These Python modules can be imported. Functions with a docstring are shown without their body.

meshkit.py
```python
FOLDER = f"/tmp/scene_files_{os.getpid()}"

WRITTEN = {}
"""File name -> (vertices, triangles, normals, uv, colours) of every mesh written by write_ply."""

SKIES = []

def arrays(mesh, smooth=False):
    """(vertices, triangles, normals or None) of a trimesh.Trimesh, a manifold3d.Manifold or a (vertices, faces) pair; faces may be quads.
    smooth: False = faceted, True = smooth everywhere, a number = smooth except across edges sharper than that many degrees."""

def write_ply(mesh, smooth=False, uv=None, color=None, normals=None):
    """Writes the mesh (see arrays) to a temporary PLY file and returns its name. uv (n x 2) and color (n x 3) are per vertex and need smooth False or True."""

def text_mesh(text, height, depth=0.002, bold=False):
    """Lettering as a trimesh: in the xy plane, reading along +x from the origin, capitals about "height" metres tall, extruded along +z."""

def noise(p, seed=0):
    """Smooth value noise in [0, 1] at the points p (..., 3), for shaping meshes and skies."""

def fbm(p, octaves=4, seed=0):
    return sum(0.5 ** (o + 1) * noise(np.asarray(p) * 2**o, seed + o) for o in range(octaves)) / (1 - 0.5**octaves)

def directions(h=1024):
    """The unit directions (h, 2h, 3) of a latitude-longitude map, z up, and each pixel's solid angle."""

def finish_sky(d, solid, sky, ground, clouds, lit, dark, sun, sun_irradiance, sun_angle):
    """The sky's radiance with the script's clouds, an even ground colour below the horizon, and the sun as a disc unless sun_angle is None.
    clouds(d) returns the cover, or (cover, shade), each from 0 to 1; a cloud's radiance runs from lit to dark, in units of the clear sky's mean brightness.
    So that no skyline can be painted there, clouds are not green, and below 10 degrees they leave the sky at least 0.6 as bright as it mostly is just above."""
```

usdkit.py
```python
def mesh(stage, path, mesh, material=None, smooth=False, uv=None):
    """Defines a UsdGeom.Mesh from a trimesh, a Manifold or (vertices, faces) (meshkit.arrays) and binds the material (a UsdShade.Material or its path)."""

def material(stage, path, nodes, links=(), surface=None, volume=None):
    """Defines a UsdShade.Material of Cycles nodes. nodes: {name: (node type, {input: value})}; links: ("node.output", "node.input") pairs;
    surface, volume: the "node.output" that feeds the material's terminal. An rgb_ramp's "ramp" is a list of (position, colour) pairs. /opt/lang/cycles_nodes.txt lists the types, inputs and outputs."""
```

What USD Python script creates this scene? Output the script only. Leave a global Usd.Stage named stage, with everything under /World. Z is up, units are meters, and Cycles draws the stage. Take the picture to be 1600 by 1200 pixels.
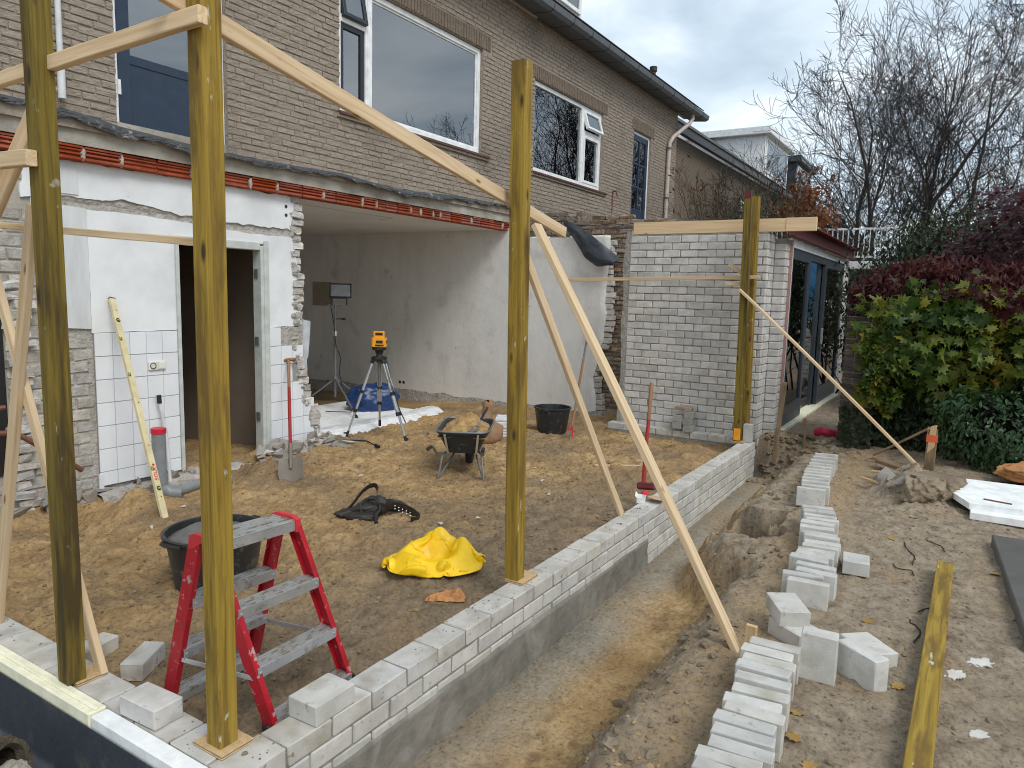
import math, random
import numpy as np, trimesh, usdkit, meshkit
from shapely.geometry import Polygon
from pxr import Gf, Sdf, Usd, UsdGeom, UsdLux, UsdShade, Vt

stage = Usd.Stage.CreateInMemory()
UsdGeom.SetStageUpAxis(stage, 'Z')
UsdGeom.Xform.Define(stage, '/World')
UsdGeom.Scope.Define(stage, '/World/Looks')
RND = random.Random(11)
NP = np.random.default_rng(5)
PI = math.pi
A3 = lambda *a: np.array(a, float)

# ---------------------------------------------------------------- camera, sky, sun, exposure
EXPOSURE = 0.78
SKY = 0.10
SUN = 0.30
SUN_EL, SUN_ROT = math.radians(48), math.radians(205)     # towards the sun: behind the photographer, a little to the left
CAM_P, CAM_Y, CAM_PITCH, CAM_ROLL, CAM_F = (0, 0, 1.66), 1.0145, 0.1252, 0.0263, 1125.0
_f = A3(math.sin(CAM_Y) * math.cos(CAM_PITCH), math.cos(CAM_Y) * math.cos(CAM_PITCH), -math.sin(CAM_PITCH))
_r = A3(math.cos(CAM_Y), -math.sin(CAM_Y), 0)
_u = np.cross(_r, _f)
_r, _u = _r * math.cos(CAM_ROLL) + _u * math.sin(CAM_ROLL), -_r * math.sin(CAM_ROLL) + _u * math.cos(CAM_ROLL)
cam = UsdGeom.Camera.Define(stage, '/World/camera')
cam.AddTransformOp().Set(Gf.Matrix4d(*_r, 0, *_u, 0, *(-_f), 0, *CAM_P, 1))
cam.CreateFocalLengthAttr(24.0)
cam.CreateHorizontalApertureAttr(24.0 * 1600 / CAM_F)
cam.CreateClippingRangeAttr(Gf.Vec2f(0.05, 2000))
cam.CreateExposureAttr(EXPOSURE)

sky_mat = usdkit.material(stage, '/World/Looks/sky_air', {
    'sky': ('sky_texture', {'sky_type': 'single_scattering', 'sun_disc': False, 'sun_elevation': SUN_EL, 'sun_rotation': SUN_ROT, 'air_density': 1.0, 'aerosol_density': 1.6}),
    'g': ('texture_coordinate', {}),
    'sep': ('separate_xyz', {}),
    'up': ('math', {'math_type': 'add', 'value2': 0.22}),
    'upm': ('math', {'math_type': 'maximum', 'value2': 0.06}),
    'dx': ('math', {'math_type': 'divide'}), 'dy': ('math', {'math_type': 'divide'}),
    'pl': ('combine_xyz', {}),
    'n1': ('noise_texture', {'scale': 1.5, 'detail': 9.0, 'roughness': 0.58, 'distortion': 0.5}),
    'n2': ('noise_texture', {'scale': 2.6, 'detail': 7.0, 'roughness': 0.5, 'distortion': 0.4}),
    'cov': ('rgb_ramp', {'ramp': [(0.30, (0.80,) * 3), (0.46, (0.88,) * 3), (0.60, (0.98,) * 3)]}),
    'tone': ('rgb_ramp', {'ramp': [(0.30, (3.3, 4.05, 4.75)), (0.44, (4.1, 4.9, 5.6)), (0.55, (5.1, 5.8, 6.35)), (0.68, (6.6, 7.1, 7.4))]}),
    'm': ('mix', {'mix_type': 'mix'}),
    'bg': ('background_shader', {'strength': SKY}),
}, [('g.generated', 'sep.vector'), ('sep.z', 'up.value1'), ('up.value', 'upm.value1'), ('sep.x', 'dx.value1'), ('upm.value', 'dx.value2'), ('sep.y', 'dy.value1'), ('upm.value', 'dy.value2'),
    ('dx.value', 'pl.x'), ('dy.value', 'pl.y'), ('pl.vector', 'n1.vector'), ('pl.vector', 'n2.vector'),
    ('n1.fac', 'cov.fac'), ('n2.fac', 'tone.fac'), ('cov.color', 'm.fac'), ('sky.color', 'm.color1'), ('tone.color', 'm.color2'), ('m.color', 'bg.color')], surface='bg.background')
dome = UsdLux.DomeLight.Define(stage, '/World/sky')
UsdShade.MaterialBindingAPI.Apply(dome.GetPrim()).Bind(sky_mat)
dome.GetPrim().SetCustomDataByKey('kind', 'structure')
sun = UsdLux.DistantLight.Define(stage, '/World/sun')
sun.CreateIntensityAttr(SUN); sun.CreateAngleAttr(25.0); sun.CreateColorAttr(Gf.Vec3f(1, 0.97, 0.92))
sun.CreateNormalizeAttr(True)
_s = A3(math.sin(SUN_ROT) * math.cos(SUN_EL), math.cos(SUN_ROT) * math.cos(SUN_EL), math.sin(SUN_EL))
_sx = np.cross((0, 0, 1.0), _s); _sx /= np.linalg.norm(_sx); _sy = np.cross(_s, _sx)
sun.AddTransformOp().Set(Gf.Matrix4d(*_sx, 0, *_sy, 0, *_s, 0, 0, 0, 30, 1))

# ---------------------------------------------------------------- mesh helpers
class MB:
    """Collects pieces into one mesh."""
    def __init__(s): s.v, s.f, s.n = [], [], 0
    def add(s, v, f):
        v = np.asarray(v, float); f = np.asarray(f, int)
        if f.shape[1] == 4: f = np.vstack([f[:, [0, 1, 2]], f[:, [0, 2, 3]]])
        s.v.append(v); s.f.append(f + s.n); s.n += len(v); return s
    def tm(s, m): return s.add(m.vertices, m.faces)
    def box(s, lo, hi, ch=0.0, M=None, jit=0.0):
        v, f = box_arrays(np.asarray(hi, float) - np.asarray(lo, float), ch)
        if jit: v = v + NP.uniform(-jit, jit, v.shape)
        v = v + (np.asarray(lo, float) + np.asarray(hi, float)) / 2
        if M is not None: v = v @ M[:3, :3].T + M[:3, 3]
        return s.add(v, f)
    def bar(s, a, b, w, d, ch=0.003, up=(0, 0, 1), ext=0.0):
        """a rectangular bar from a to b, w wide across, d along 'up'."""
        M, L = frame(a, b, up)
        return s.box((-w / 2, -d / 2, -ext), (w / 2, d / 2, L + ext), ch, M)
    def tube(s, pts, r, sides=8, caps=True):
        p = np.asarray(pts, float); r = np.broadcast_to(r, (len(p),)).astype(float)
        t = np.gradient(p, axis=0); t /= np.linalg.norm(t, axis=1, keepdims=True) + 1e-12
        a = np.cross(t[0], (0, 0, 1.0) if abs(t[0][2]) < .9 else (1.0, 0, 0)); a /= np.linalg.norm(a)
        ang = np.arange(sides) * 2 * PI / sides; vs = []
        for i in range(len(p)):
            a = a - t[i] * (a @ t[i]); a /= np.linalg.norm(a) + 1e-12; b = np.cross(t[i], a)
            vs.append(p[i] + r[i] * (np.cos(ang)[:, None] * a + np.sin(ang)[:, None] * b))
        v = np.vstack(vs); n = len(p)
        i, j = np.meshgrid(np.arange(n - 1), np.arange(sides), indexing='ij')
        q = np.stack([i * sides + j, i * sides + (j + 1) % sides, (i + 1) * sides + (j + 1) % sides, (i + 1) * sides + j], -1).reshape(-1, 4)
        f = np.vstack([q[:, [0, 1, 2]], q[:, [0, 2, 3]]])
        if caps:
            c = np.array([[0, k + 1, k] for k in range(1, sides - 1)]); e = (n - 1) * sides
            f = np.vstack([f, c, c[:, ::-1] + e])
        return s.add(v, f)
    def lathe(s, prof, seg=32, M=None):
        """prof: (r, z) rows from bottom to top, turned about z."""
        p = np.asarray(prof, float); a = np.arange(seg) * 2 * PI / seg
        v = np.stack([p[:, None, 0] * np.cos(a), p[:, None, 0] * np.sin(a), np.broadcast_to(p[:, None, 1], (len(p), seg))], -1).reshape(-1, 3)
        i, j = np.meshgrid(np.arange(len(p) - 1), np.arange(seg), indexing='ij')
        q = np.stack([i * seg + j, i * seg + (j + 1) % seg, (i + 1) * seg + (j + 1) % seg, (i + 1) * seg + j], -1).reshape(-1, 4)
        if M is not None: v = v @ M[:3, :3].T + M[:3, 3]
        return s.add(v, q)
    def grid(s, P):
        """P: (n, m, 3) points as a sheet."""
        n, m = P.shape[:2]; i, j = np.meshgrid(np.arange(n - 1), np.arange(m - 1), indexing='ij')
        q = np.stack([i * m + j, (i + 1) * m + j, (i + 1) * m + j + 1, i * m + j + 1], -1).reshape(-1, 4)
        return s.add(P.reshape(-1, 3), q)
    def slab(s, P, th):
        """a closed sheet of thickness th under the (n, m, 3) points P (offset along the mean normal)."""
        nrm = np.cross(np.gradient(P, axis=0), np.gradient(P, axis=1)); nrm /= np.linalg.norm(nrm, axis=-1, keepdims=True) + 1e-9
        Q = P - nrm * th; n, m = P.shape[:2]
        s.grid(P); s.grid(Q[:, ::-1])
        for e, g in ((P[0], Q[0]), (P[-1][::-1], Q[-1][::-1]), (P[:, 0][::-1], Q[:, 0][::-1]), (P[:, -1], Q[:, -1])):
            s.grid(np.stack([g, e], 0))
        return s
    def prism(s, poly, h, M=None):
        """a polygon in xy extruded along z by h."""
        P = poly if isinstance(poly, Polygon) else Polygon(poly)
        m = trimesh.creation.extrude_polygon(P, h, engine='earcut'); v = np.array(m.vertices)
        if M is not None: v = v @ M[:3, :3].T + M[:3, 3]
        return s.add(v, m.faces)
    def blob(s, c, r, sub=2, amp=.25, freq=2.0, seed=0, M=None):
        m = trimesh.creation.icosphere(sub); v = np.array(m.vertices)
        v = v * (1 + amp * 2 * (meshkit.fbm(v * freq + seed * 7.3, 3, seed) - .5))[:, None] * np.asarray(r, float)
        if M is not None: v = v @ M[:3, :3].T
        return s.add(v + np.asarray(c, float), m.faces)
    def arrays(s): return np.vstack(s.v), np.vstack(s.f)

def box_arrays(size, ch=0.0):
    x, y, z = np.asarray(size, float) / 2
    if ch <= 0:
        v = np.array([[i, j, k] for i in (-x, x) for j in (-y, y) for k in (-z, z)])
        return v, np.array([[0, 1, 3, 2], [4, 6, 7, 5], [0, 4, 5, 1], [2, 3, 7, 6], [0, 2, 6, 4], [1, 5, 7, 3]])
    c = min(ch, .45 * min(2 * x, 2 * y, 2 * z)); v, idx = [], {}
    for sx in (-1, 1):
        for sy in (-1, 1):
            for sz in (-1, 1):
                for ax in range(3):
                    p = [sx * (x - c), sy * (y - c), sz * (z - c)]; p[ax] = (sx * x, sy * y, sz * z)[ax]
                    idx[sx, sy, sz, ax] = len(v); v.append(p)
    m = _hull(tuple(np.round(size, 5)), c)
    return m
_hc = {}
def _hull(size, c):
    k = (size, round(c, 5))
    if k not in _hc:
        x, y, z = np.array(size) / 2; pts = []
        for sx in (-1, 1):
            for sy in (-1, 1):
                for sz in (-1, 1):
                    pts += [(sx * x, sy * (y - c), sz * (z - c)), (sx * (x - c), sy * y, sz * (z - c)), (sx * (x - c), sy * (y - c), sz * z)]
        h = trimesh.convex.convex_hull(np.array(pts)); _hc[k] = (np.array(h.vertices), np.array(h.faces))
    return _hc[k]

def frame(a, b, up=(0, 0, 1)):
    """4x4 whose origin is a and whose z axis points to b; y axis nearest to up."""
    a, b = np.asarray(a, float), np.asarray(b, float); z = b - a; L = np.linalg.norm(z); z = z / L
    u = np.asarray(up, float)
    if abs(u @ z) > .98: u = A3(0, 1, 0) if abs(z[1]) < .9 else A3(1, 0, 0)
    x = np.cross(u, z); x /= np.linalg.norm(x); y = np.cross(z, x)
    M = np.eye(4); M[:3, 0], M[:3, 1], M[:3, 2], M[:3, 3] = x, y, z, a
    return M, L
def place(loc=(0, 0, 0), rz=0.0, rx=0.0, ry=0.0, s=1.0):
    M = trimesh.transformations.euler_matrix(rx, ry, rz, 'sxyz'); M[:3, :3] *= s; M[:3, 3] = loc; return M

_names = {}
def path_for(parent, name):
    k = (parent, name); n = _names.get(k, 0); _names[k] = n + 1
    return f"{parent}/{name}" + (f"_{n:03d}" if n else '')
def P(x): return str(x.GetPath()) if x is not None and not isinstance(x, str) else (x or '/World')
def data(p, **k):
    for a, b in k.items():
        if b: p.SetCustomDataByKey(a, b)
    return p
def setM(x, M): UsdGeom.Xformable(x).AddTransformOp().Set(Gf.Matrix4d(*np.asarray(M, float).T.ravel().tolist()))
def thing(name, label, cat, M=None, group=None):
    x = UsdGeom.Xform.Define(stage, path_for('/World', name)).GetPrim()
    if M is not None: setM(x, M)
    return data(x, label=label, category=cat, group=group)
def obj(name, mesh, mat, parent=None, smooth=False, M=None, label=None, category=None, group=None, kind=None, cols=None, uv=None):
    m = mesh.arrays() if isinstance(mesh, MB) else mesh
    g = usdkit.mesh(stage, path_for(P(parent), name), m, '/World/Looks/' + mat, smooth=smooth)
    if cols is not None:
        for kname, arr in cols.items():
            UsdGeom.PrimvarsAPI(g).CreatePrimvar(kname, Sdf.ValueTypeNames.Color3fArray, 'vertex').Set(Vt.Vec3fArray.FromNumpy(np.asarray(arr, np.float32)))
    if M is not None: setM(g, M)
    return data(g.GetPrim(), label=label, category=category, group=group, kind=kind)
def dup(src, M, label=None, group=None, name=None):
    was = src.GetCustomData()
    r = UsdGeom.Xform.Define(stage, path_for('/World', name or src.GetName().rstrip('0123456789').rstrip('_'))).GetPrim()
    r.GetReferences().AddInternalReference(src.GetPath()); r.SetInstanceable(True)
    UsdGeom.Xformable(r).ClearXformOpOrder(); x = UsdGeom.Xformable(r)
    x.MakeMatrixXform().Set(Gf.Matrix4d(*np.asarray(M, float).T.ravel().tolist()))
    return data(r, label=label or was.get('label'), category=was.get('category'), group=group or was.get('group'))

# ---------------------------------------------------------------- materials
def sca(c, k): return tuple(min(1, x * k) for x in c)
def mat(name, ramp, scale=6.0, detail=6.0, rough=0.85, bump=0.25, bscale=60.0, bdist=0.01, var=0.0, coord='object', stretch=(1, 1, 1), metallic=0.0, spec=0.3,
        speck=None, spot=None, distortion=0.0, rrough=0.55, bdetail=4.0, hvar=0.0, sss=None):
    """A principled surface: noise -> colour ramp, per-object variation, optional specks ((threshold, scale, colour, width)) and fine relief."""
    nodes = {'tc': ('texture_coordinate', {}), 'geo': ('geometry', {}), 'oi': ('object_info', {}),
             'rv': ('math', {'math_type': 'add'}), 'fr': ('math', {'math_type': 'fraction'}), 'off': ('math', {'math_type': 'multiply', 'value2': 37.0}),
             'shift': ('vector_math', {'math_type': 'add'}), 'comb': ('combine_xyz', {}),
             'mp': ('mapping', {'mapping_type': 'point', 'scale': stretch}),
             'n': ('noise_texture', {'scale': scale, 'detail': detail, 'roughness': rrough, 'distortion': distortion}),
             'r': ('rgb_ramp', {'ramp': ramp}),
             'bn': ('noise_texture', {'scale': bscale, 'detail': bdetail, 'roughness': 0.6}),
             'b': ('bump', {'strength': bump, 'distance': bdist}),
             'p': ('principled_bsdf', {'roughness': rough, 'metallic': metallic, 'specular_ior_level': spec})}
    links = [('oi.random', 'rv.value1'), ('geo.random_per_island', 'rv.value2'), ('rv.value', 'fr.value1'), ('fr.value', 'off.value1'),
             ('off.value', 'comb.x'), ('off.value', 'comb.y'), ('comb.vector', 'shift.vector2')]
    src = 'tc.object' if coord == 'object' else 'geo.position'
    links += [(src, 'shift.vector1'), (('shift.vector' if var or hvar or coord == 'object' else src), 'mp.vector'), ('mp.vector', 'n.vector'), ('n.fac', 'r.fac'), ('mp.vector', 'bn.vector'), ('bn.fac', 'b.height'), ('b.normal', 'p.normal')]
    col = 'r.color'
    if speck:
        th, sc, c, w = speck
        nodes['sn'] = ('noise_texture', {'scale': sc, 'detail': 5.0, 'roughness': 0.6}); nodes['sr'] = ('rgb_ramp', {'ramp': [(th, (0,) * 3), (min(1, th + w), (1,) * 3)]}); nodes['sm'] = ('mix', {'mix_type': 'mix', 'color2': c})
        links += [(src if coord != 'object' else 'shift.vector', 'sn.vector'), ('sn.fac', 'sr.fac'), ('sr.color', 'sm.fac'), (col, 'sm.color1')]; col = 'sm.color'
    if spot:
        th, sc, c, w = spot
        nodes['tn'] = ('noise_texture', {'scale': sc, 'detail': 3.0, 'roughness': 0.5}); nodes['tr'] = ('rgb_ramp', {'ramp': [(th, (0,) * 3), (min(1, th + w), (1,) * 3)]}); nodes['tm'] = ('mix', {'mix_type': 'mix', 'color2': c})
        links += [(src if coord != 'object' else 'shift.vector', 'tn.vector'), ('tn.fac', 'tr.fac'), ('tr.color', 'tm.fac'), (col, 'tm.color1')]; col = 'tm.color'
    if var or hvar:
        nodes['vm'] = ('map_range', {'from_min': 0.0, 'from_max': 1.0, 'to_min': 1 - var, 'to_max': 1 + var}); nodes['h'] = ('hsv', {})
        links += [('fr.value', 'vm.value'), ('vm.result', 'h.value'), (col, 'h.color')]; col = 'h.color'
        if hvar:
            nodes['hf'] = ('math', {'math_type': 'multiply', 'value2': 7.31}); nodes['hff'] = ('math', {'math_type': 'fraction'}); nodes['hm'] = ('map_range', {'to_min': 1 - hvar, 'to_max': 1 + hvar})
            links += [('fr.value', 'hf.value1'), ('hf.value', 'hff.value1'), ('hff.value', 'hm.value'), ('hm.result', 'h.saturation')]
    links.append((col, 'p.base_color'))
    return usdkit.material(stage, '/World/Looks/' + name, nodes, links, surface='p.BSDF')

def two(c, a=.8, b=1.15): return [(0.3, sca(c, a)), (0.7, sca(c, b))]
# masonry
mat('lime_brick', [(0.3, (.42, .405, .375)), (0.55, (.51, .495, .46)), (0.75, (.57, .555, .52))], scale=9, bump=.3, bscale=70, bdist=.006, var=.10, hvar=.3, speck=(.60, 26, (.36, .325, .27), .10), spot=(.56, 5, (.37, .345, .295), .16))
mat('dusty_lime_brick', [(0.3, (.40, .38, .34)), (0.55, (.50, .475, .435)), (0.75, (.57, .545, .505))], scale=8, bump=.3, bscale=60, bdist=.006, var=.09, hvar=.3, speck=(.63, 30, (.27, .22, .165), .06), spot=(.52, 6, (.35, .31, .25), .2))
mat('wall_lime_brick', [(0.3, (.42, .40, .37)), (0.55, (.525, .502, .47)), (0.75, (.595, .572, .54))], scale=9, bump=.3, bscale=55, bdist=.006, var=.12, hvar=.3, speck=(.63, 22, (.33, .31, .27), .10), spot=(.66, 4, (.36, .33, .28), .12))
mat('grey_mortar', [(0.3, (.19, .178, .158)), (0.7, (.31, .295, .27))], scale=14, bump=.7, bscale=60, bdist=.012, coord='world')
mat('dark_mortar', [(0.3, (.13, .12, .105)), (0.7, (.25, .23, .205))], scale=14, bump=.7, bscale=60, bdist=.012, coord='world')
mat('facade_brick', [(0.25, (.24, .192, .146)), (0.5, (.32, .26, .202)), (0.75, (.39, .325, .26))], scale=22, bump=.75, bscale=30, bdist=.018, var=.16, hvar=.25, stretch=(1, 1, 2.2), speck=(.66, 34, (.13, .105, .08), .08), spot=(.52, .9, (.215, .178, .14), .25))
mat('facade_mortar', [(0.3, (.255, .212, .168)), (0.7, (.375, .318, .258))], scale=14, bump=.8, bscale=55, bdist=.012, coord='world')
mat('soldier_brick', [(0.25, (.15, .115, .085)), (0.5, (.20, .155, .115)), (0.75, (.255, .20, .15))], scale=22, bump=.6, bscale=34, bdist=.012, var=.15)
mat('old_brick', [(0.25, (.15, .11, .08)), (0.5, (.24, .175, .125)), (0.75, (.33, .25, .18))], scale=15, bump=.9, bscale=40, bdist=.018, var=.25, hvar=.3, speck=(.58, 18, (.36, .33, .28), .1))
mat('inner_brick', [(0.25, (.27, .245, .215)), (0.5, (.40, .37, .33)), (0.75, (.52, .485, .44))], scale=12, bump=.8, bscale=40, bdist=.015, var=.2, hvar=.3, speck=(.6, 16, (.22, .20, .17), .12))
mat('broken_brick', [(0.25, (.33, .30, .27)), (0.5, (.49, .46, .42)), (0.75, (.63, .60, .56))], scale=11, bump=.8, bscale=40, bdist=.015, var=.16, hvar=.35, speck=(.62, 14, (.26, .22, .18), .12))
mat('dark_garden_brick', [(0.25, (.045, .036, .03)), (0.5, (.085, .066, .052)), (0.75, (.13, .10, .08))], scale=15, bump=.7, bscale=40, bdist=.015, var=.3)
mat('hollow_tile', [(0.25, (.20, .050, .028)), (0.5, (.31, .075, .040)), (0.75, (.40, .115, .062))], scale=10, bump=.3, bscale=60, bdist=.006, var=.16, hvar=.15, rough=.75, speck=(.66, 20, (.42, .30, .24), .1))
mat('concrete', [(0.3, (.27, .245, .205)), (0.5, (.37, .34, .29)), (0.75, (.47, .435, .385))], scale=4, bump=.5, bscale=40, bdist=.012, coord='world', speck=(.62, 9, (.20, .175, .14), .15))
mat('cement_render', [(0.3, (.145, .135, .115)), (0.5, (.20, .19, .165)), (0.72, (.28, .265, .235))], scale=3.2, bump=.5, bscale=26, bdist=.015, coord='world', distortion=1.5, speck=(.62, 8, (.12, .105, .085), .15), spot=(.6, 2.2, (.32, .30, .265), .2))
mat('white_plaster', [(0.3, (.64, .65, .655)), (0.55, (.74, .75, .755)), (0.75, (.79, .80, .80))], scale=3, bump=.25, bscale=30, bdist=.006, coord='world', rough=.7, speck=(.70, 14, (.50, .48, .45), .08), spot=(.68, 3, (.62, .62, .61), .15))
mat('grey_paint_strip', [(0.3, (.52, .53, .53)), (0.7, (.64, .65, .65))], scale=5, bump=.3, bscale=30, bdist=.006, coord='world', rough=.6, stretch=(2, 2, .4))
mat('room_plaster', [(0.25, (.56, .545, .51)), (0.42, (.70, .685, .655)), (0.6, (.76, .745, .715)), (0.78, (.81, .795, .77))], scale=1.9, detail=11, rrough=.74, bump=.4, bscale=26, bdist=.01, coord='world', distortion=.15, speck=(.66, 9, (.36, .345, .32), .12), spot=(.60, 2.4, (.50, .485, .455), .2), stretch=(1, 1.5, .6))
mat('torn_plaster', [(0.25, (.29, .265, .23)), (0.5, (.40, .375, .335)), (0.75, (.52, .49, .45))], scale=14, bump=1.0, bscale=30, bdist=.025, coord='world', speck=(.6, 25, (.2, .18, .15), .1))
mat('ceiling_plaster', two((.74, .725, .695), .92, 1.06), scale=1.2, bump=.1, coord='world', rough=.8)
mat('white_tile', two((.74, .755, .775), .95, 1.04), scale=4, bump=.04, bscale=20, rough=.22, spec=.5, var=.025, speck=(.72, 18, (.55, .53, .49), .06))
mat('tile_grout', two((.30, .295, .285)), coord='world')
# timber
def wood(name, ramp, rough=.75, bump=.3, var=.1, knots=.0, knot_col=(.16, .08, .03), scuff=None, damp=None):
    nodes = {'tc': ('texture_coordinate', {}), 'oi': ('object_info', {}), 'geo': ('geometry', {}), 'o': ('math', {'math_type': 'multiply', 'value2': 53.0}), 'comb': ('combine_xyz', {}), 'sh': ('vector_math', {'math_type': 'add'}),
             'mp': ('mapping', {'mapping_type': 'point', 'scale': (34, 34, 1.1)}), 'n': ('noise_texture', {'scale': 1.6, 'detail': 7.0, 'roughness': .62, 'distortion': .6}), 'r': ('rgb_ramp', {'ramp': ramp}),
             'kv': ('voronoi_texture', {'scale': 1.0, 'randomness': 1.0}), 'kmp': ('mapping', {'mapping_type': 'point', 'scale': (9, 9, 3.2)}), 'kr': ('rgb_ramp', {'ramp': [(0.0, (1,) * 3), (knots, (1,) * 3), (knots * 1.9 + 1e-4, (0,) * 3)]}), 'km': ('mix', {'color2': knot_col}),
             'vm': ('map_range', {'to_min': 1 - var, 'to_max': 1 + var}), 'h': ('hsv', {}), 'b': ('bump', {'strength': bump, 'distance': .003}), 'p': ('principled_bsdf', {'roughness': rough, 'specular_ior_level': .3})}
    links = [('oi.random', 'o.value1'), ('o.value', 'comb.x'), ('o.value', 'comb.z'), ('comb.vector', 'sh.vector2'), ('tc.object', 'sh.vector1'), ('sh.vector', 'mp.vector'), ('mp.vector', 'n.vector'), ('n.fac', 'r.fac'), ('sh.vector', 'kmp.vector'), ('kmp.vector', 'kv.vector'), ('kv.distance', 'kr.fac'),
             ('kr.color', 'km.fac'), ('r.color', 'km.color1'), ('oi.random', 'vm.value'), ('vm.result', 'h.value'), ('n.fac', 'b.height'), ('b.normal', 'p.normal')]
    col = 'km.color' if knots else 'r.color'
    for tag, w in (('a', damp), ('c', scuff)):
        if w:
            th, sc, c, wd = w
            nodes['n' + tag] = ('noise_texture', {'scale': 1.0, 'detail': 5.0, 'roughness': .6}); nodes['m' + tag] = ('mapping', {'mapping_type': 'point', 'scale': sc}); nodes['r' + tag] = ('rgb_ramp', {'ramp': [(th, (0,) * 3), (min(1, th + wd), (1,) * 3)]}); nodes['x' + tag] = ('mix', {'color2': c})
            links += [('sh.vector', f'm{tag}.vector'), (f'm{tag}.vector', f'n{tag}.vector'), (f'n{tag}.fac', f'r{tag}.fac'), (f'r{tag}.color', f'x{tag}.fac'), (col, f'x{tag}.color1')]; col = f'x{tag}.color'
    links += [(col, 'h.color'), ('h.color', 'p.base_color')]
    return usdkit.material(stage, '/World/Looks/' + name, nodes, links, surface='p.BSDF')
wood('fresh_timber', [(0.22, (.40, .255, .125)), (0.42, (.56, .405, .24)), (0.6, (.66, .50, .32)), (0.8, (.72, .57, .39))], knots=.055, knot_col=(.26, .13, .055), damp=(.70, (16, 16, 2.0), (.44, .31, .19), .10), bump=.4)
wood('beam_timber', [(0.25, (.50, .34, .185)), (0.5, (.62, .45, .27)), (0.75, (.70, .535, .34))], knots=.05, knot_col=(.34, .18, .07))
wood('treated_timber', [(0.22, (.07, .042, .010)), (0.36, (.165, .103, .018)), (0.52, (.27, .174, .024)), (0.75, (.36, .245, .042))], knots=.085, knot_col=(.055, .03, .012), scuff=(.655, (15, 15, 7), (.45, .42, .34), .05), damp=(.50, (16, 16, 2.6), (.15, .092, .02), .12), bump=.6)
wood('wet_treated_timber', [(0.22, (.055, .036, .010)), (0.36, (.115, .078, .015)), (0.52, (.19, .135, .020)), (0.75, (.28, .20, .035))], knots=.085, knot_col=(.04, .025, .012), scuff=(.665, (15, 15, 7), (.34, .31, .24), .05), damp=(.49, (14, 14, 1.2), (.07, .047, .014), .14), bump=.6)
wood('dirty_timber', [(0.25, (.13, .085, .045)), (0.5, (.22, .15, .085)), (0.75, (.31, .22, .13))], damp=(.5, (9, 9, 3), (.08, .06, .035), .2))
wood('plywood', [(0.25, (.38, .25, .12)), (0.5, (.52, .36, .19)), (0.75, (.60, .44, .25))])
wood('red_handle', [(0.25, (.22, .018, .016)), (0.5, (.33, .03, .026)), (0.75, (.40, .05, .04))], scuff=(.6, (30, 30, 6), (.30, .17, .12), .1))
wood('brown_handle', [(0.25, (.15, .07, .035)), (0.5, (.24, .12, .065)), (0.75, (.33, .19, .11))])
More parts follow.
